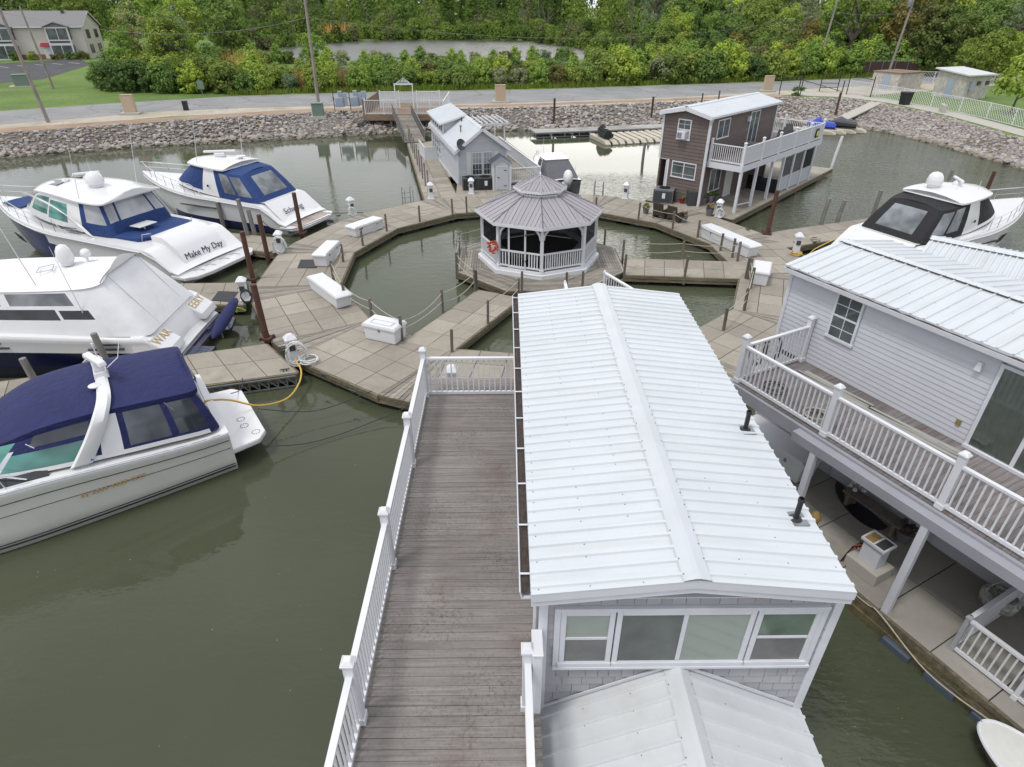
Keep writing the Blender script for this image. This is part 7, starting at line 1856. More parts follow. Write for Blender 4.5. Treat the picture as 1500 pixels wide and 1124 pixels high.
mb = MB(); mb.lathe([(.0, 0), (.13, .03), (.15, .07), (.0, .1)], 12, (3.55, .65, 3.05)); mb.build('gps_puck', M['white'], t, smooth=True)
for s in (1, -1):
    mb = MB(); mb.loft([[(x, s * (H.half(x) - .16), H.sheer(x) + .02), (x, s * (H.half(x) - .30), H.sheer(x) + .16)] for x in [5.0 + 3.6 * i / 10 for i in range(11)]]); mb.build('cabin_window', M['vinyldark'], t)
mb = MB(); mb.box(2.2, .5, 1.42, .6, .5, .5); mb.box(3.4, -.6, 1.5, .5, .5, .5); mb.build('helm_seat', M['gel'], t, bevel=.05)
M['logo'] = paint('blue_emblem', (.02, .16, .38), .5)
mb = MB()
for s in (1, -1): mb.add([(4.05, s * 1.862, 1.78), (4.30, s * 1.868, 1.80), (4.22, s * 1.864, 1.87), (4.36, s * 1.868, 1.93), (4.16, s * 1.86, 1.90)], [(0, 1, 2, 3, 4)])
mb.build('emblem', M['logo'], t)
bowrail(t, H, 5.4, .5)

# ---- small cabin boat with outboard behind the gazebo
t = T('outboard_boat', 'small dark hulled cabin boat with grey canvas and one white outboard motor', 'motor boat', (4.15, 42.35, 0), R(104.5))
H = Hull(7.2, 2.45, .5, .95, 1.05, 1.35, None, .4, 2.2, .95)
H.build(t, ('dark', 'gel', 'black'), lambda k, tt: 1 if k >= 4 else 0, n=20)
mb = MB(); mb.box(.35, 0, .55, .5, .5, .35); mb.ball((-.05, 0, 1.30), .42, .33, .50, 12, 8); mb.loft([[(.05 + dx, y, z) for dx, y in ((-.2, -.13), (.12, -.13), (.12, .13), (-.2, .13))] for z in (1.1, .5, .0)], True, True); mb.build('outboard_motor', M['gel'], t, smooth=True, bevel=.02)
mb = MB(); mb.ball((-.28, 0, .62), .10, .14, .24, 8, 6); mb.build('outboard_leg', M['dark'], t, smooth=True)
base = smoothline([(.8, 0, 1.0), (.8, .7, 1.0), (.85, 1.08, 1.0), (2.0, 1.12, 1.02), (3.1, 1.08, 1.05), (4.0, .95, 1.1), (4.9, .6, 1.15), (5.1, 0, 1.2)])
topl = smoothline([(2.3, 0, 1.95), (2.3, .5, 1.95), (2.3, .82, 1.92), (2.7, .86, 1.94), (3.1, .86, 1.96), (3.8, .78, 1.96), (4.2, .5, 1.92), (4.3, 0, 1.92)])
shell(t, base, topl, ('canvas_cover', 'greycanvas'), [('cabin', 'gel', .50, 1, 0, 1), ('side_window', 'vinyldark', .53, .72, .35, .9), ('windscreen', 'vinyldark', .78, 1, .35, .9)], bulge=.03, roof=None)
mb = MB(); mb.prism(mirror([(2.25, .9), (4.0, .88), (4.4, .5)]), 1.95, 2.03); mb.build('cabin_roof', M['gel'], t, bevel=.03)
antenna(t, (3.0, .8, 1.9), 1.5, (0, 0)); antenna(t, (1.3, -1.0, 1.0), .9, (0, 0), 'rod_holder'); bowrail(t, H, 4.8, .4, 5)

# ---- bow of a white skiff at the lower right
t = T('skiff', 'bow of a white skiff with a brown stained rim at the lower right', 'skiff', (9.95, 2.6, 0), math.atan2(.89, -.456))
H = Hull(3.75, 1.12, 0, .42, .46, .54, None, .66, 4.5, .96)
H.half = lambda x: .55 * (1 if x < 2.5 else math.sqrt(max(0, 1 - ((x - 2.5) / 1.25) ** 2)))
H.build(t, ('mossbeam', 'white', 'mossbeam'), lambda k, tt: 1 if k >= 4 else 0, n=70, deckmat='deckwhite', camber=.03)
mb = MB(); mb.tube([(x, H.half(x), H.sheer(x)) for x in [3.749 * (1 - (1 - i / 40) ** 2) for i in range(41)]], .03, 6); mb.tube([(x, -H.half(x), H.sheer(x)) for x in [3.749 * (1 - (1 - i / 40) ** 2) for i in range(41)]], .03, 6); mb.build('rim', M['white'], t, smooth=True)

# ---- water scooters
def scooter(label, x, y, z, rz, m0, m1, cover=False):
    t = T('water_scooter', label, 'jet ski', (x, y, z), rz, 'water scooters on beige floats'); t.scale = (.88, .88, .85)
    mb = MB(); rows = []
    for f in [i / 12 for i in range(13)]:
        b = .55 * (1 if f < .5 else max(.05, 1 - ((f - .5) / .5) ** 2)); zt = .45 + .18 * f
        rows.append([(3.1 * f - 1.4, yy * b, zz) for yy, zz in ((-.55, 0.02 + .25 * max(0, f - .7)), (-1, .24 + .3 * max(0, f - .7)), (-.9, zt), (0, zt + .06), (.9, zt), (1, .24 + .3 * max(0, f - .7)), (.55, .02 + .25 * max(0, f - .7)))])
    mb.loft(rows, True, True); mb.build('hull', M[m0], t, smooth=True)
    mb = MB(); rows = []
    for x_, w, h in ((-1.3, .40, .50), (-1.2, .42, .80 if cover else .66), (-.3, .40, .92 if cover else .80), (.15, .38, 1.10 if cover else .84), (.4, .36, 1.22), (.7, .38, 1.12), (1.1, .30, .78), (1.45, .15, .64)):
        rows.append([(x_, -w, .48), (x_, -w * .8, lerp(.48, h, .7)), (x_, -w * .3, h), (x_, w * .3, h), (x_, w * .8, lerp(.48, h, .7)), (x_, w, .48)])
    mb.loft(rows, False, True); mb.build('cover' if cover else 'seat_and_cowl', M[m1], t, smooth=True)
    if not cover:
        mb = MB(); mb.bar((.45, -.4, 1.2), (.45, .4, 1.2), .05); mb.build('handlebar', M['black'], t)
    else:
        mb = MB(); mb.box(-.55, 0, .93, .5, .3, .01); mb.build('cover_patch', M['galv'], t)
    return t
scooter('black covered water scooter on the beige floats before the stone bank', 9.35, 62.3, .42, R(105), 'black', 'blackcanvas', True)
M['brightblue'] = paint('bright_blue_gelcoat', (.012, .05, .42), .3, .05, coat=.3)
scooter('bright blue water scooter on floats behind the brown house deck', 32.4, 67.0, .42, R(150), 'brightblue', 'brightblue')
scooter('black and grey water scooter beside the bright blue one', 34.6, 67.2, .42, R(150), 'black', 'greycanvas', True)
# ================================================================ scooter docks, shore and small things
# long floating dock before the stone bank, with its beige drive-on floats
t = T('floating_dock', 'long grey floating dock with open truss sides before the stone bank', 'dock', (2.9, 63.5, 0))
A0, B0 = Vector((0, 0)), Vector((16, 3.6)); d = (B0 - A0).normalized(); n = Vector((-d.y, d.x)); q = [tuple(A0), tuple(B0), tuple(B0 + n * 2.1), tuple(A0 + n * 2.1)]
M['palewood'] = wood('pale_grey_boards', (.24, .24, .22), (.36, .355, .335), 0, .85, .12, 0, grain=12)
mb = MB(); tiles(mb, q, 14, 2, .55); mb.build('deck', M['palewood'], t)
mb = MB()
for v in (0, 2.1):
    for z in (.12, .46): a = A0 + n * v; b = B0 + n * v; mb.bar((a.x, a.y, z), (b.x, b.y, z), .08, .07)
    for k in range(12): p = A0.lerp(B0, k / 11) + n * v; mb.bar((p.x, p.y, .1), (p.x, p.y, .48), .08)
mb.build('truss', M['galv'], t)
for k in range(8):
    p = A0.lerp(B0, (k + .5) / 8) + n * 1.05; mb = MB(); mb.box(p.x, p.y, -.2, 1.3, 1.7, .4, math.atan2(d.y, d.x)); mb.build('float', M['float'], t)
ff = []
def scooter_float(label, x, y, rz, g, L=4.2):
    t = T('scooter_float', label, 'float', (x, y, 0), rz, g)
    mb = MB()
    for s in (-1, 1): mb.loft([[(xx, s * .12, z0), (xx, s * .62, z0), (xx, s * .62, .0), (xx, s * .12, .0)] for xx, z0 in ((-L / 2, .10), (-L / 2 + .5, .34), (L / 2, .40))], True, True)
    mb.build('pontoon', M['beigefloat'], t, bevel=.03)
    mb = MB(); mb.bx(-L / 2 + .3, L / 2, -.118, .118, .02, .2); mb.build('keel_slot', M['dark'], t); return t
f0 = scooter_float('beige drive on float lying before the long grey dock', 9.35, 62.2, R(105), 'beige drive on floats by the long dock')
for k in range(1, 6): dup(f0, (9.35 + 1.42 * k, 62.2 + .42 * k, 0), R(105))
g0 = scooter_float('beige drive on float at the right bank by the blue water scooter', 31.4, 66.5, R(150), 'beige drive on floats at the right bank')
for k in range(1, 4): dup(g0, (31.4 + 1.2 * k, 66.5 + .35 * k, 0), R(150))
dk = dock('bank_dock', 'short tiled dock at the foot of the right gangplank', [(31.5, 69.0), (37.2, 69.6), (37.0, 72.0), (31.0, 71.4)], 5, 2, None, (0, 1, 3), 2)
mb = MB(); mb.bar((36.2, 71.0, .62), (42.6, 76.6, 1.56), 1.3, .14); top(mb, 'gangplank', 'pale concrete gangplank sloping from the right bank to the water', 'gangplank', M['conc'], bevel=.02)
# shore platform, gate arch and long gangway
t = T('shore_platform', 'brown timber shore platform with white wire railings above the bank', 'platform', (-10.9, 70.0, 0))
mb = MB(); planks(mb, [(-3.6, -2.2), (4.6, -2.2), (4.6, 6.5), (-3.6, 6.5)], 40, 1.62); mb.build('deck', M['brownwood'], t)
mb = MB(); mb.bx(-3.6, 4.6, -2.26, -2.205, 1.05, 1.62); mb.bx(-3.66, -3.605, -2.2, 6.5, 1.05, 1.62); mb.build('fascia', M['brownwood'], t)
mb = MB()
for x in (-3.2, -.9, 1.2, 4.2): mb.box(x, -1.9, -.8, .22, .22, 2.2)
mb.build('support_pile', M['pile'], t)
mb = MB(); mb.box(-3.55, -2.1, 1.6, .16, .16, 1.45); mb.box(-3.55, 6.4, 1.6, .16, .16, 1.45); mb.build('corner_post', M['brownwood'], t)
mb = MB(); mb.bx(-3.58, -3.52, -2.0, 6.4, 1.65, 2.75); mb.build('board_side', M['brownwood'], t)
railing(t, [(-3.4, -2.1), (-1.5, -2.1), (-.2, -2.1)], 1.62, 1.3, .16, pw=.09, ph=1.35, bw=.028)
railing(t, [(1.9, -2.1), (3.2, -2.1), (4.5, -2.1)], 1.62, 1.3, .16, pw=.09, ph=1.35, bw=.028)
railing(t, [(4.5, -2.1), (4.5, 2.0), (4.5, 6.4)], 1.62, 1.1, .18, pw=.09, ph=1.15, bw=.025, ends=(False, True))
railing(t, [(-2.6, 2.4), (-.55, 2.4)], 1.62, 1.6, .17, pw=.09, ph=1.7, bw=.025)
railing(t, [(1.35, 2.4), (3.8, 2.4)], 1.62, 1.6, .17, pw=.09, ph=1.7, bw=.025)
t = T('gate_arch', 'white metal gate arch with a small scrolled crest over the gangway head', 'gate', (-10.9, 72.4, 1.62))
mb = MB()
for x in (-.95, .95): mb.box(x, 0, 0, .1, .1, 2.25)
mb.bx(-1.0, 1.0, -.05, .05, 2.25, 2.4); mb.build('frame', M['white'], t)
mb = MB()
for k in range(9): x = -.6 + .15 * k; h = .38 * (1 - abs(x) / .75); mb.ball((x, 0, 2.46 + h * .5), .05, .03, .05 + h * .4, 6, 4)
mb.bar((-.75, 0, 2.42), (0, 0, 2.95), .035); mb.bar((.75, 0, 2.42), (0, 0, 2.95), .035); mb.build('crest', M['white'], t)
# gangway: sloping bridge with dark glazed rails
t = T('gangway', 'sloping plank gangway with grey and black side rails down to the cottage dock', 'gangway', (-10.6, 68.0, 0))
a, b = Vector((0, 0, 1.6)), Vector((2.35, -9.2, .62)); u = (b - a); w = Vector((u.y, -u.x, 0)).normalized() * .95
mb = MB(); n = 34
for k in range(n):
    p, q = a.lerp(b, k / n + .002), a.lerp(b, (k + 1) / n - .002); mb.sheet([p - w, q - w, q + w, p + w], -.05)
mb.build('deck', M['plank'], t)
for s in (-1, 1):
    mb = MB(); o = w * s
    mb.tube([a + o + Vector((0, 0, 1.0)), b + o + Vector((0, 0, 1.0))], .03, 6)
    mb.tube([a + o + Vector((0, 0, .5)), b + o + Vector((0, 0, .5))], .022, 6)
    for k in range(8): p = a.lerp(b, k / 7) + o; mb.tube([p, p + Vector((0, 0, 1.0))], .025, 6)
    rl = mb.build('side_rail', M['galv'] if s < 0 else M['dark'], t)
    mb = MB()
    for k in range(7): p, q = a.lerp(b, k / 7 + .01) + o, a.lerp(b, (k + 1) / 7 - .01) + o; mb.sheet([p + Vector((0, 0, .1)), q + Vector((0, 0, .1)), q + Vector((0, 0, .92)), p + Vector((0, 0, .92))], .012, tuple(w.normalized()))
    mb.build('side_panel', M['screen'], rl)
# thin posts along the walkway
gp = [(-8.75 + .04 + 3.75 * f, 58.6 - 18.2 * f) for f in (0, .11, .23, .35, .48, .6, .72, .84, .96)]
for i, (x, y) in enumerate(gp):
    mb = MB(); mb.tube([(0, 0, -.6), (0, 0, 1.55)], .05, 8); o = top(mb, 'walkway_post', 'slim grey post along the water edge of the long cottage walkway', 'post', M['pile'], 'slim posts along the long walkway'); o.location = (x, y, -.1)
# meters, transformer, boxes, pillars
t = T('meter_rack', 'steel rack of blue grey electric meter cabinets beside the shore platform', 'electric cabinet', (-16.4, 71.0, LZ), R(20))
mb = MB()
for x in (-1.7, -.05, 1.6): mb.tube([(x, 0, -.2), (x, 0, 1.95)], .045, 6)
for z in (.55, 1.3, 1.9): mb.tube([(-1.7, 0, z), (1.6, 0, z)], .03, 6)
mb.build('frame', M['dark'], t)
for x, z, w_, h_ in ((-1.1, .45, .95, .9), (-.55, .55, .45, 1.25), (.45, .45, .95, .9), (1.0, .55, .45, 1.2), (-1.0, 1.45, .4, .55), (.55, 1.45, .4, .55), (1.45, 1.3, .5, .6)):
    mb = MB(); mb.box(x, -.12, z, w_, .25, h_); mb.build('cabinet', M['steelblue'], t, bevel=.02)
for k in range(4):
    x0, x1 = -19.2 + k * .3, -13.6 - k * .15; cord('thick black conduit looping down the bank below the meter rack', [(-17.4 + k * .25, 70.6, 1.6), (-16.6, 69.2, 1.25 - .08 * k), (-15.2, 67.9 - .2 * k, .75 - .07 * k), (-14.2, 67.9, 1.15), (-13.8, 68.4, 1.35)], .055, 'black', 'conduit', 'cable')
    bpy.context.scene.collection.objects[-1]['group'] = 'black conduits below the meter rack'
t = T('transformer', 'dark green pad transformer at the foot of the wooden pole', 'transformer', (-19.3, 68.7, 1.3), R(8))
mb = MB(); mb.box(0, 0, -.2, 1.5, 1.3, .3); mb.build('pad', M['conc'], t)
mb = MB(); mb.box(0, 0, .1, 1.1, .95, 1.15); mb.box(0, 0, 1.25, 1.2, 1.05, .08); mb.build('cabinet', M['green'], t, bevel=.02)
t = T('transformer', 'pale green transformer on a concrete pad on the left lawn', 'transformer', (-66.6, 94, LZ), R(25))
mb = MB(); mb.box(0, 0, -.05, 2.6, 2.0, .2); mb.build('pad', M['conc'], t)
mb = MB(); mb.box(.25, 0, .15, 1.7, 1.4, 1.35); mb.box(.25, 0, 1.5, 1.8, 1.5, .06); mb.build('cabinet', M['green'], t, bevel=.02)
for x, y, l in [(-38.6, 68.9, 'beige masonry pillar on a pale slab beside the left end of the lane'), (-.6, 77.4, 'beige masonry pillar on a pale slab behind the cottage pergola'), (34.0, 87.6, 'beige masonry pillar beside the lane above the brown house roof')]:
    t = T('masonry_pillar', l, 'pillar', (x, y, LZ), .12, 'beige pillars along the lane'); mb = MB(); mb.box(0, 0, 0, 1.9, 1.3, .22); mb.build('plinth', M['conc'], t, bevel=.02)
    mb = MB(); mb.box(0, 0, .22, 1.15, .5, 1.6); mb.box(0, 0, 1.82, 1.22, .56, .06); mb.build('shaft', M['beige'], t, bevel=.02)
mb = MB(); mb.box(0, 0, 0, .45, .4, .85, .1); mb.box(0, 0, .85, .5, .45, .08, .1); o = top(mb, 'litter_bin', 'small black bin at the left edge of the lane', 'bin', M['black']); o.location = (-34.2, 71.7, LZ)
mb = MB(); mb.box(0, 0, 0, .06, .06, 1.6); mb.box(0, -.05, .75, .75, .04, .95); o = top(mb, 'small_sign', 'small green sign in the grass across the lane', 'sign', M['green']); o.location = (-37.6, 80.9 + 3.2, LZ)
# utility poles and wires
def upole(label, x, y, h, lean=(0, 0), r=.17, arm=False, tr_=False):
    t = T('utility_pole', label, 'utility pole', (x, y, LZ), 0, 'utility poles along the lane')
    mb = MB(); mb.tube([(0, 0, -.3), (lean[0] / 2, lean[1] / 2, h / 2), (lean[0], lean[1], h)], r, 10, r * .65); mb.build('pole', M['pole'], t, smooth=True)
    if arm:
        mb = MB(); mb.bar((-1.1 + lean[0], lean[1], h - .5), (1.1 + lean[0], lean[1], h - .5), .1, .12); mb.build('crossarm', M['pole'], t)
    if tr_:
        mb = MB(); mb.lathe([(.28, 0), (.3, .1), (.3, .85), (.2, .95), (0, .97)], 14, (lean[0] * .75 - .45, 0, tr_)); mb.build('pole_transformer', M['galv'], t, smooth=True)
    return t
upole('weathered utility pole at the left end of the lane in front of the lawn', -43.9, 63.8, 11.5, (-.8, 0), .18)
upole('shorter utility pole on the lawn behind the left end pole', -60.9, 91.9, 9.5, (-.6, 0), .16, True)
upole('wooden utility pole behind the dark green transformer', -20.8, 74.6, 13, (.3, 0), .18)
upole('pale slim utility pole at the bend of the lane among bushes', 48.2, 106.0, 14, (.9, 0), .17)
upole('pale utility pole with a grey can rising from the brown slatted enclosure', 58.6, 104.5, 14, (.9, 0), .19, False, 9.3)
def wire(label, a, b, sag, r=.012):
    a, b = Vector(a), Vector(b); mb = MB(); mb.tube([a.lerp(b, k / 16) + Vector((0, 0, -sag * 4 * (k / 16) * (1 - k / 16))) for k in range(17)], r, 4)
    top(mb, 'power_line', label, 'power line', M['galv'], 'power lines over the lane')
wire('power line from the left lane pole to the wooden pole at the transformer', (-44.6, 63.8, 10.6), (-20.6, 74.6, 10.0), 1.6)
wire('power line from the wooden pole to the pale pole at the bend', (-20.6, 74.6, 10.0), (48.9, 106, 10.2), 2.6)
wire('upper power line between the two pale poles', (48.9, 106, 12.6), (59.3, 104.5, 11.8), .4)
wire('lower power line between the two pale poles', (48.9, 106, 10.2), (59.3, 104.5, 10.2), .4)
wire('power line leaving the frame from the left lane pole', (-44.6, 63.8, 10.6), (-75, 48, 10.4), 1.0)
# white chain link fence along the right footpath
FP = [(43.9, 86.3), (44.9, 81.6), (45.9, 77.5), (46.8, 73.2), (47.4, 69.2), (47.6, 65.2), (47.5, 61.4), (47.3, 57.6), (47.1, 53.6)]
def meshfence(label, pts, h=1.5, name='mesh_fence', mat='white', step=.22):
    t = T(name, label, 'fence', (pts[0][0], pts[0][1], LZ))
    for p in pts:
        mb = MB(); mb.tube([(p[0] - pts[0][0], p[1] - pts[0][1], -.1), (p[0] - pts[0][0], p[1] - pts[0][1], h)], .045, 8); mb.build('post', M[mat], t)
    mb = MB()
    for a, b in zip(pts[:-1], pts[1:]):
        a, b = Vector((a[0] - pts[0][0], a[1] - pts[0][1], 0)), Vector((b[0] - pts[0][0], b[1] - pts[0][1], 0)); L = (b - a).length; d = (b - a) / L
        for z in (.06, h - .05): mb.bar(a + Vector((0, 0, z)), b + Vector((0, 0, z)), .05)
        k = -h
        while k < L:
            for s in (1, -1):
                x0, x1 = (k, k + h) if s > 0 else (k + h, k)
                z0, z1 = 0, h - .05
                def clip(x0, z0, x1, z1):
                    dx = x1 - x0
                    f0 = 0 if 0 <= x0 <= L else ((0 - x0) / dx if x0 < 0 else (L - x0) / dx); f1 = 1 if 0 <= x1 <= L else ((0 - x0) / dx if x1 < 0 else (L - x0) / dx)
                    return (x0 + dx * f0, z0 + (z1 - z0) * f0, x0 + dx * f1, z0 + (z1 - z0) * f1) if f1 > f0 else None
                c = clip(x0, z0, x1, z1)
                if c: mb.bar(a + d * c[0] + Vector((0, 0, c[1])), a + d * c[2] + Vector((0, 0, c[3])), .022)
            k += step * 1.6
    mb.build('mesh', M[mat], t); return t
meshfence('long white lattice wire fence along the right footpath', FP)
meshfence('white lattice wire fence between the stone sheds and the wood', [(57.5, 99.5), (61.5, 97.5), (65.5, 95.5), (69.5, 93.6), (73.5, 91.6)])
def bargate(label, a, b, h, rails, group=None):
    t = T('barrier_gate', label, 'gate', (a[0], a[1], LZ), 0, 'dark metal barriers at the lane end'); d = (b[0] - a[0], b[1] - a[1])
    for p in ((0, 0), d): MB().tube([(p[0], p[1], -.1), (p[0], p[1], h)], .06, 8).build('post', M['black'], t)
    mb = MB()
    for z0, z1 in rails: mb.tube([(0, 0, z0), (d[0], d[1], z1)], .04, 6)
    mb.build('bar', M['black'], t)
bargate('black barrier with one sloping bar near the beige pillar at the lane end', (36.6, 84.2), (40.6, 81.2), 1.9, [(1.75, .7)])
bargate('tall black barrier frame at the lane end left of the block shed', (34.4, 84.6), (37.6, 85.8), 2.0, [(1.9, 1.9)])
bargate('black four bar gate at the lane end', (40.8, 87.6), (43.0, 87.4), 2.3, [(.5, .5), (1.0, 1.0), (1.5, 1.5)])
bargate('black gate beside the start of the white lattice fence', (42.8, 84.4), (44.4, 81.6), 2.3, [(2.2, 1.9)])
bushy = plant('shrub', 'small dark shrub at the lane end by the barriers', 'shrub', None, 'leafdark', [((0, 0, .5), (.9, .8, .6), 14, 30, .45, -.9)], None, .12); bushy.location = (36.2, 83.6, LZ)
t = T('trash_can', 'black lidded trash can standing by the white lattice fence', 'bin', (45.0, 75.2, LZ)); mb = MB(); mb.box(0, 0, 0, .85, .75, 1.25, .3, 1.2); mb.build('body', M['black'], t, bevel=.04); mb = MB(); mb.box(0, 0, 1.25, 1.1, 1.0, .1, .3, .9); mb.build('lid', M['black'], t, bevel=.03)
mb = MB(); mb.box(0, 0, 0, 1.6, .35, .75, 1.2); o = top(mb, 'concrete_block', 'pale concrete block leaning by the lattice fence right of the trash can', 'concrete block', M['conc'], bevel=.05); o.location = (46.0, 69.8, LZ)
# pots, chairs, small things on the ring dock
def pot(label, x, y, r=.2, h=.35, m='clay', leaf='leafpot', z=DZ, fl=None):
    t = T('flower_pot', label, 'flower pot', (x, y, z), 0, 'flower pots by the brown house' if y > 30 else None)
    mb = MB(); mb.lathe([(r * .7, 0), (r, h), (r * 1.05, h), (r * .9, h), (r * .85, h - .04), (0, h - .05)], 14); mb.build('pot', M[m], t, smooth=True)
    mb = MB(); crown(mb, (0, 0, h + .1), (r * 1.0, r * 1.0, .16), 9, 16, .06, .6, -.4); mb.build('plant', M['leafmid'], t)
    if fl:
        mb = MB()
        for k in range(9): a = k * 2.4; mb.ball((r * .7 * math.cos(a), r * .7 * math.sin(a), h + .2 + .05 * (k % 3)), .045, n=6, m=4)
        mb.build('blossom', M[fl], t)
    return t
M['pink'] = paint('pink_blossom', (.35, .09, .12), .7)
pot('grey pot left of the wicker chairs', 8.35, 36.6); pot('grey pot with small blooms right of the wicker chairs', 10.2, 34.85, fl='pink'); pot('dark pot with pink blooms beside the pedestal at the brown house', 12.05, 36.2, .24, .42, fl='pink')
pot('magenta pot below the downspout of the brown house', 11.1, 38.9, .2, .28, 'red'); pot('grey pot by the porch window of the brown house', 12.3, 38.6, .22, .45); pot('pale pot beside the grey one at the brown house porch', 12.85, 38.9, .22, .5, 'galv'); pot('dark pot furthest along the brown house porch', 13.3, 39.4, .24, .4)
def chair(label, x, y, rz):
    t = T('wicker_chair', label, 'chair', (x, y, DZ), rz, 'brown wicker chairs on the ring dock')
    mb = MB(); mb.box(0, 0, .30, .6, .56, .10); mb.build('seat', M['wicker'], t, bevel=.03)
    mb = MB(); mb.sheet([(-.33, -.26, .2), (.33, -.26, .2), (.33, -.40, .95), (-.33, -.40, .95)], .07, (0, -1, 0)); mb.build('backrest', M['wicker'], t, bevel=.02)
    for s in (-1, 1):
        mb = MB(); mb.box(s * .33, 0, .0, .09, .6, .60); mb.build('armrest', M['wicker'], t, bevel=.02)
    for sx in (-1, 1):
        for sy in (-1, 1): mb = MB(); mb.box(sx * .25, sy * .22, 0, .05, .05, .3); mb.build('leg', M['wicker'], t)
chair('brown wicker chair, the left one with its back to the gazebo', 9.05, 35.75, R(-42)); chair('brown wicker chair, the right one with its back to the gazebo', 9.75, 35.1, R(-48))
# things on the white house deck and terrace
Wm = Matrix.Translation((7.40, 14.93, 0)) @ Matrix.Rotation(WR, 4, 'Z')
for lab, x, y, L, n in [('weathered loose boards leaning by the white wall under its window', 2.35, -.62, 1.9, 3), ('weathered loose boards lying on the deck before the outlet', 4.35, -.62, 2.1, 3)]:
    t = T('loose_boards', lab, 'boards', Wm @ Vector((x, y, 3.2)), WR + .06, 'loose boards on the white house deck'); mb = MB()
    for k in range(n): mb.at((0, k * .11 - .1, .01), random.uniform(-.04, .04)); mb.bx(-L / 2 + random.uniform(-.1, .1), L / 2, -.06, .06, 0, .05)
    mb.build('board', M['palewood'], t)
hose('tan rope coil lying on the white house deck by the railing', *(Wm @ Vector((3.0, -2.0, 0)))[:2], .28, 4, 'rope', 3.2); hose('thin dark cable tangle on the white house deck near its corner', *(Wm @ Vector((1.7, -1.9, 0)))[:2], .25, 3, 'darkrope', 3.2, rad=.012)
for k in range(2): hose('black looped hose hanging outside the white deck end railing', *(Wm @ Vector((.55, -1.35 + .5 * k, 0)))[:2], .26, 2, 'black', 3.25, upright=WR + 1.4, rad=.035, cat='hose'); bpy.context.scene.collection.objects[-1]['group'] = 'black hoses at the deck end'
t = T('utility_pedestal', 'open topped white pedestal with mesh lid and orange cables on a grey terrace block', 'power pedestal', (7.95, 9.35, .5), WR)
mb = MB(); mb.box(0, 0, 0, .75, .6, .32); mb.build('block', M['conc'], t, bevel=.02)
mb = MB(); mb.bx(-.2, .22, -.17, .17, .32, .86); mb.build('body', M['trim'], t, bevel=.012)
mb = MB()
for a in ((-.26, .28, -.22, -.18), (-.26, .28, .18, .22), (-.26, -.22, -.18, .18), (.24, .28, -.18, .18), (-.01, .03, -.18, .18)): mb.bx(*a, .86, .93)
mb.build('rim', M['trim'], t, bevel=.006)
mb = MB(); mb.bx(-.22, -.012, -.18, .18, .862, .90); mb.build('brass_tray', M['yellowdull'] if 'yellowdull' in M else M.setdefault('yellowdull', paint('ochre_inside', (.30, .20, .07), .8, .3, 12)), t)
mb = MB(); mb.bx(.032, .24, -.18, .18, .862, .92); mb.build('mesh_lid', M['dark'], t)
for k in range(4): mb = MB(); mb.tube([(-.22, -.1 + .06 * k, .6), (-.38, -.12 + .08 * k, .45), (-.42 + .03 * k, -.2 + .1 * k, .2), (-.45, -.3, -.1), (-.5, -.62, -.25)], .018, 6); mb.build('cable', M['orange'] if k == 1 else M['black'], t, smooth=True)
t = T('garden_figure', 'small tan and blue garden figure standing at the roof edge on the terrace', 'ornament', (7.05, 10.3, .5), 0)
mb = MB(); mb.lathe([(0, .52), (.10, .56), (.13, .66), (.10, .78), (.05, .84), (0, .85)], 12); mb.build('head', M['yellowdull'], t, smooth=True)
mb = MB(); mb.lathe([(.12, 0), (.17, .1), (.15, .35), (.09, .53), (0, .54)], 12); M['turq'] = paint('turquoise_glaze', (.02, .18, .28), .4); mb.build('body', M['turq'], t, smooth=True)
t = T('planter_basket', 'round white and dark patterned planter by the white house ground wall', 'planter', Wm @ Vector((7.1, -.55, .5)))
M['speckle'] = surf('speckled_planter', (.08, .09, .08), (.5, .5, .48), 40, 14); mb = MB(); mb.lathe([(.22, 0), (.34, .12), (.36, .28), (.28, .38), (.22, .38), (.2, .3), (0, .28)], 18); mb.build('pot', M['speckle'], t, smooth=True)
mb = MB(); mb.tube([(.28 * math.cos(a), .1, .36 + .3 * math.sin(a)) for a in [pi * k / 10 for k in range(11)]], .018, 6); mb.build('handle', M['rope'], t)
for (x, y, l, m) in [(3.55, -.4, 'pot of pale flowers by the ground floor door of the white house', 'gelcream'), (5.0, -.5, 'dark ornament pot at the end of the plank bench under the deck', 'wicker')]:
    p = Wm @ Vector((x, y, .5)); t = T('flower_pot', l, 'flower pot', p); mb = MB(); mb.lathe([(.14, 0), (.2, .3), (0, .28)], 12); mb.build('pot', M['clay'], t, smooth=True); mb = MB()
    for k in range(12): a = k * 2.4; mb.ball((.2 * math.cos(a) * (k % 3) / 2, .2 * math.sin(a) * (k % 3) / 2, .36 + .06 * (k % 2)), .07, n=6, m=4)
    mb.build('blossom', M[m], t)
t = T('plank_bench', 'rough brown plank bench under the white house deck', 'bench', Wm @ Vector((4.2, -.55, .5)), WR); mb = MB(); mb.bx(-.75, .75, -.16, .16, .36, .43); mb.build('seat', M['post'], t)
for s in (-1, 1): mb = MB(); mb.bx(s * .6 - .04, s * .6 + .04, -.14, .14, 0, .36); mb.build('leg', M['brownwood'], t)
mb = MB(); mb.lathe([(.0, 0), (.5, 0), (.5, .02), (0, .02)], 24); o = top(mb, 'round_mat', 'round black mat at the right edge of the terrace', 'mat', M['black']); o.location = tuple(Wm @ Vector((8.6, -.9, .514)))
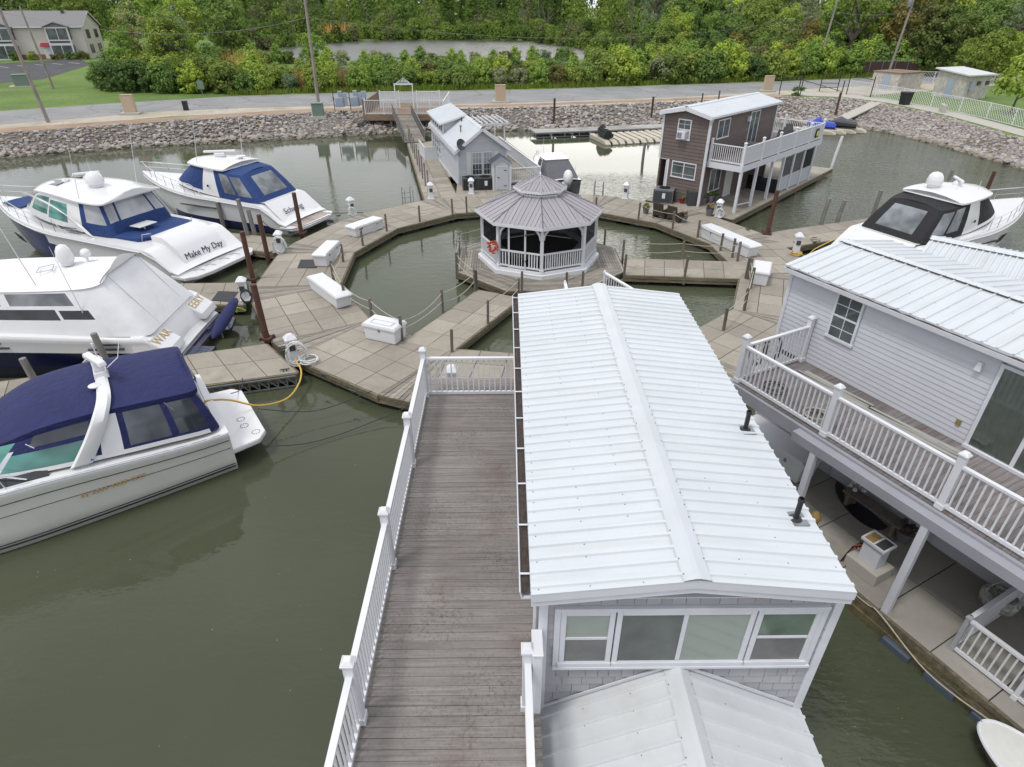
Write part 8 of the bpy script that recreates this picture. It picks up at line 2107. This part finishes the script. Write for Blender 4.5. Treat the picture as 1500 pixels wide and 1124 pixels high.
mb = MB(); mb.at((8.3, 20.8, DZ)); mb.sheet([(0, 0, .02), (.45, -.1, .02), (.5, .2, .02), (.05, .3, .02)], .004); M['paper'] = paint('yellow_paper', (.5, .45, .2), .8); top(mb, 'paper_scrap', 'crumpled pale yellow sheet lying on the dock beside the foreground roof', 'litter', M['paper'])
bpy.data.objects['paper_scrap'].location = (6.9, 17.6, DZ + .01)

hose('coil of pale mooring line on the right finger dock', 16.4, 31.6, .22, 3, 'rope', cat='rope', name='rope_coil')
hose('coil of dark mooring line on the ring dock near the lettered blue canvas stern', -10.1, 34.9, .2, 3, 'darkrope', cat='rope', name='rope_coil')
hose('coil of dark mooring line on the tiles beside the truss dock', -8.1, 19.6, .18, 2, 'darkrope', cat='rope', name='rope_coil')
# ================================================================ light and camera
w = bpy.data.worlds.new('World'); SC.world = w; w.use_nodes = True
t = w.node_tree; bg = t.nodes['Background']
sky = nd(t, 'ShaderNodeTexSky', sky_type='NISHITA'); sky.sun_disc = False
SUN_EL, SUN_AZ = R(64), R(232)          # azimuth: compass style, 0 = +Y, clockwise
sky.sun_elevation = SUN_EL; sky.sun_rotation = SUN_AZ; sky.air_density = 1.0; sky.dust_density = 2.0
hs = nd(t, 'ShaderNodeHueSaturation'); hs.inputs['Saturation'].default_value = .30
t.links.new(sky.outputs[0], hs.inputs['Color'])
# broken cloud cover, brighter in the thin places
tc = nd(t, 'ShaderNodeTexCoord'); mp = nd(t, 'ShaderNodeMapping'); mp.inputs['Scale'].default_value = (1, 1, 2.6)
t.links.new(tc.outputs['Generated'], mp.inputs['Vector'])
n1 = noise(t, mp.outputs['Vector'], 2.2, 6, .55)
cl = ramp(t, n1, [(.34, (5.6, 5.9, 6.5)), (.50, (8.6, 8.9, 9.5)), (.66, (13, 13, 13.2))])
# a thin bright opening in the overcast low in the north
vd = nd(t, 'ShaderNodeVectorMath', operation='DOT_PRODUCT'); bd = Vector((.14, .955, .245)).normalized(); vd.inputs[1].default_value = bd
t.links.new(tc.outputs['Generated'], vd.inputs[0])
br = ramp(t, vd.outputs['Value'], [(.968, 0), (.994, 1)])
cl = mix(t, br, cl, (25, 24.5, 23.5))
mx = mix(t, .85, hs.outputs['Color'], cl)
t.links.new(mx, bg.inputs['Color']); bg.inputs['Strength'].default_value = .10
L = bpy.data.lights.new('sun', 'SUN'); L.energy = 1.4; L.angle = R(12); L.color = (1, .96, .9)
so = bpy.data.objects.new('sun', L); COL.objects.link(so)
d = Vector((math.sin(SUN_AZ) * math.cos(SUN_EL), math.cos(SUN_AZ) * math.cos(SUN_EL), math.sin(SUN_EL)))
so.rotation_euler = d.to_track_quat('Z', 'Y').to_euler(); so.location = (0, -20, 60)
cam = bpy.data.cameras.new('camera'); co = bpy.data.objects.new('camera', cam); COL.objects.link(co)
cam.sensor_width = 36; cam.lens = 21.6; cam.clip_end = 5000; cam.clip_start = .1
co.location = (0, 0, 11.2); co.rotation_euler = (pi / 2 - math.atan(556 / 900), 0, -R(.54))
SC.camera = co
SC.view_settings.view_transform = 'Standard'; SC.view_settings.look = 'None'; SC.view_settings.gamma = 1
SC.view_settings.exposure = 0.38
SC.cycles.max_bounces = 6; SC.cycles.transparent_max_bounces = 8
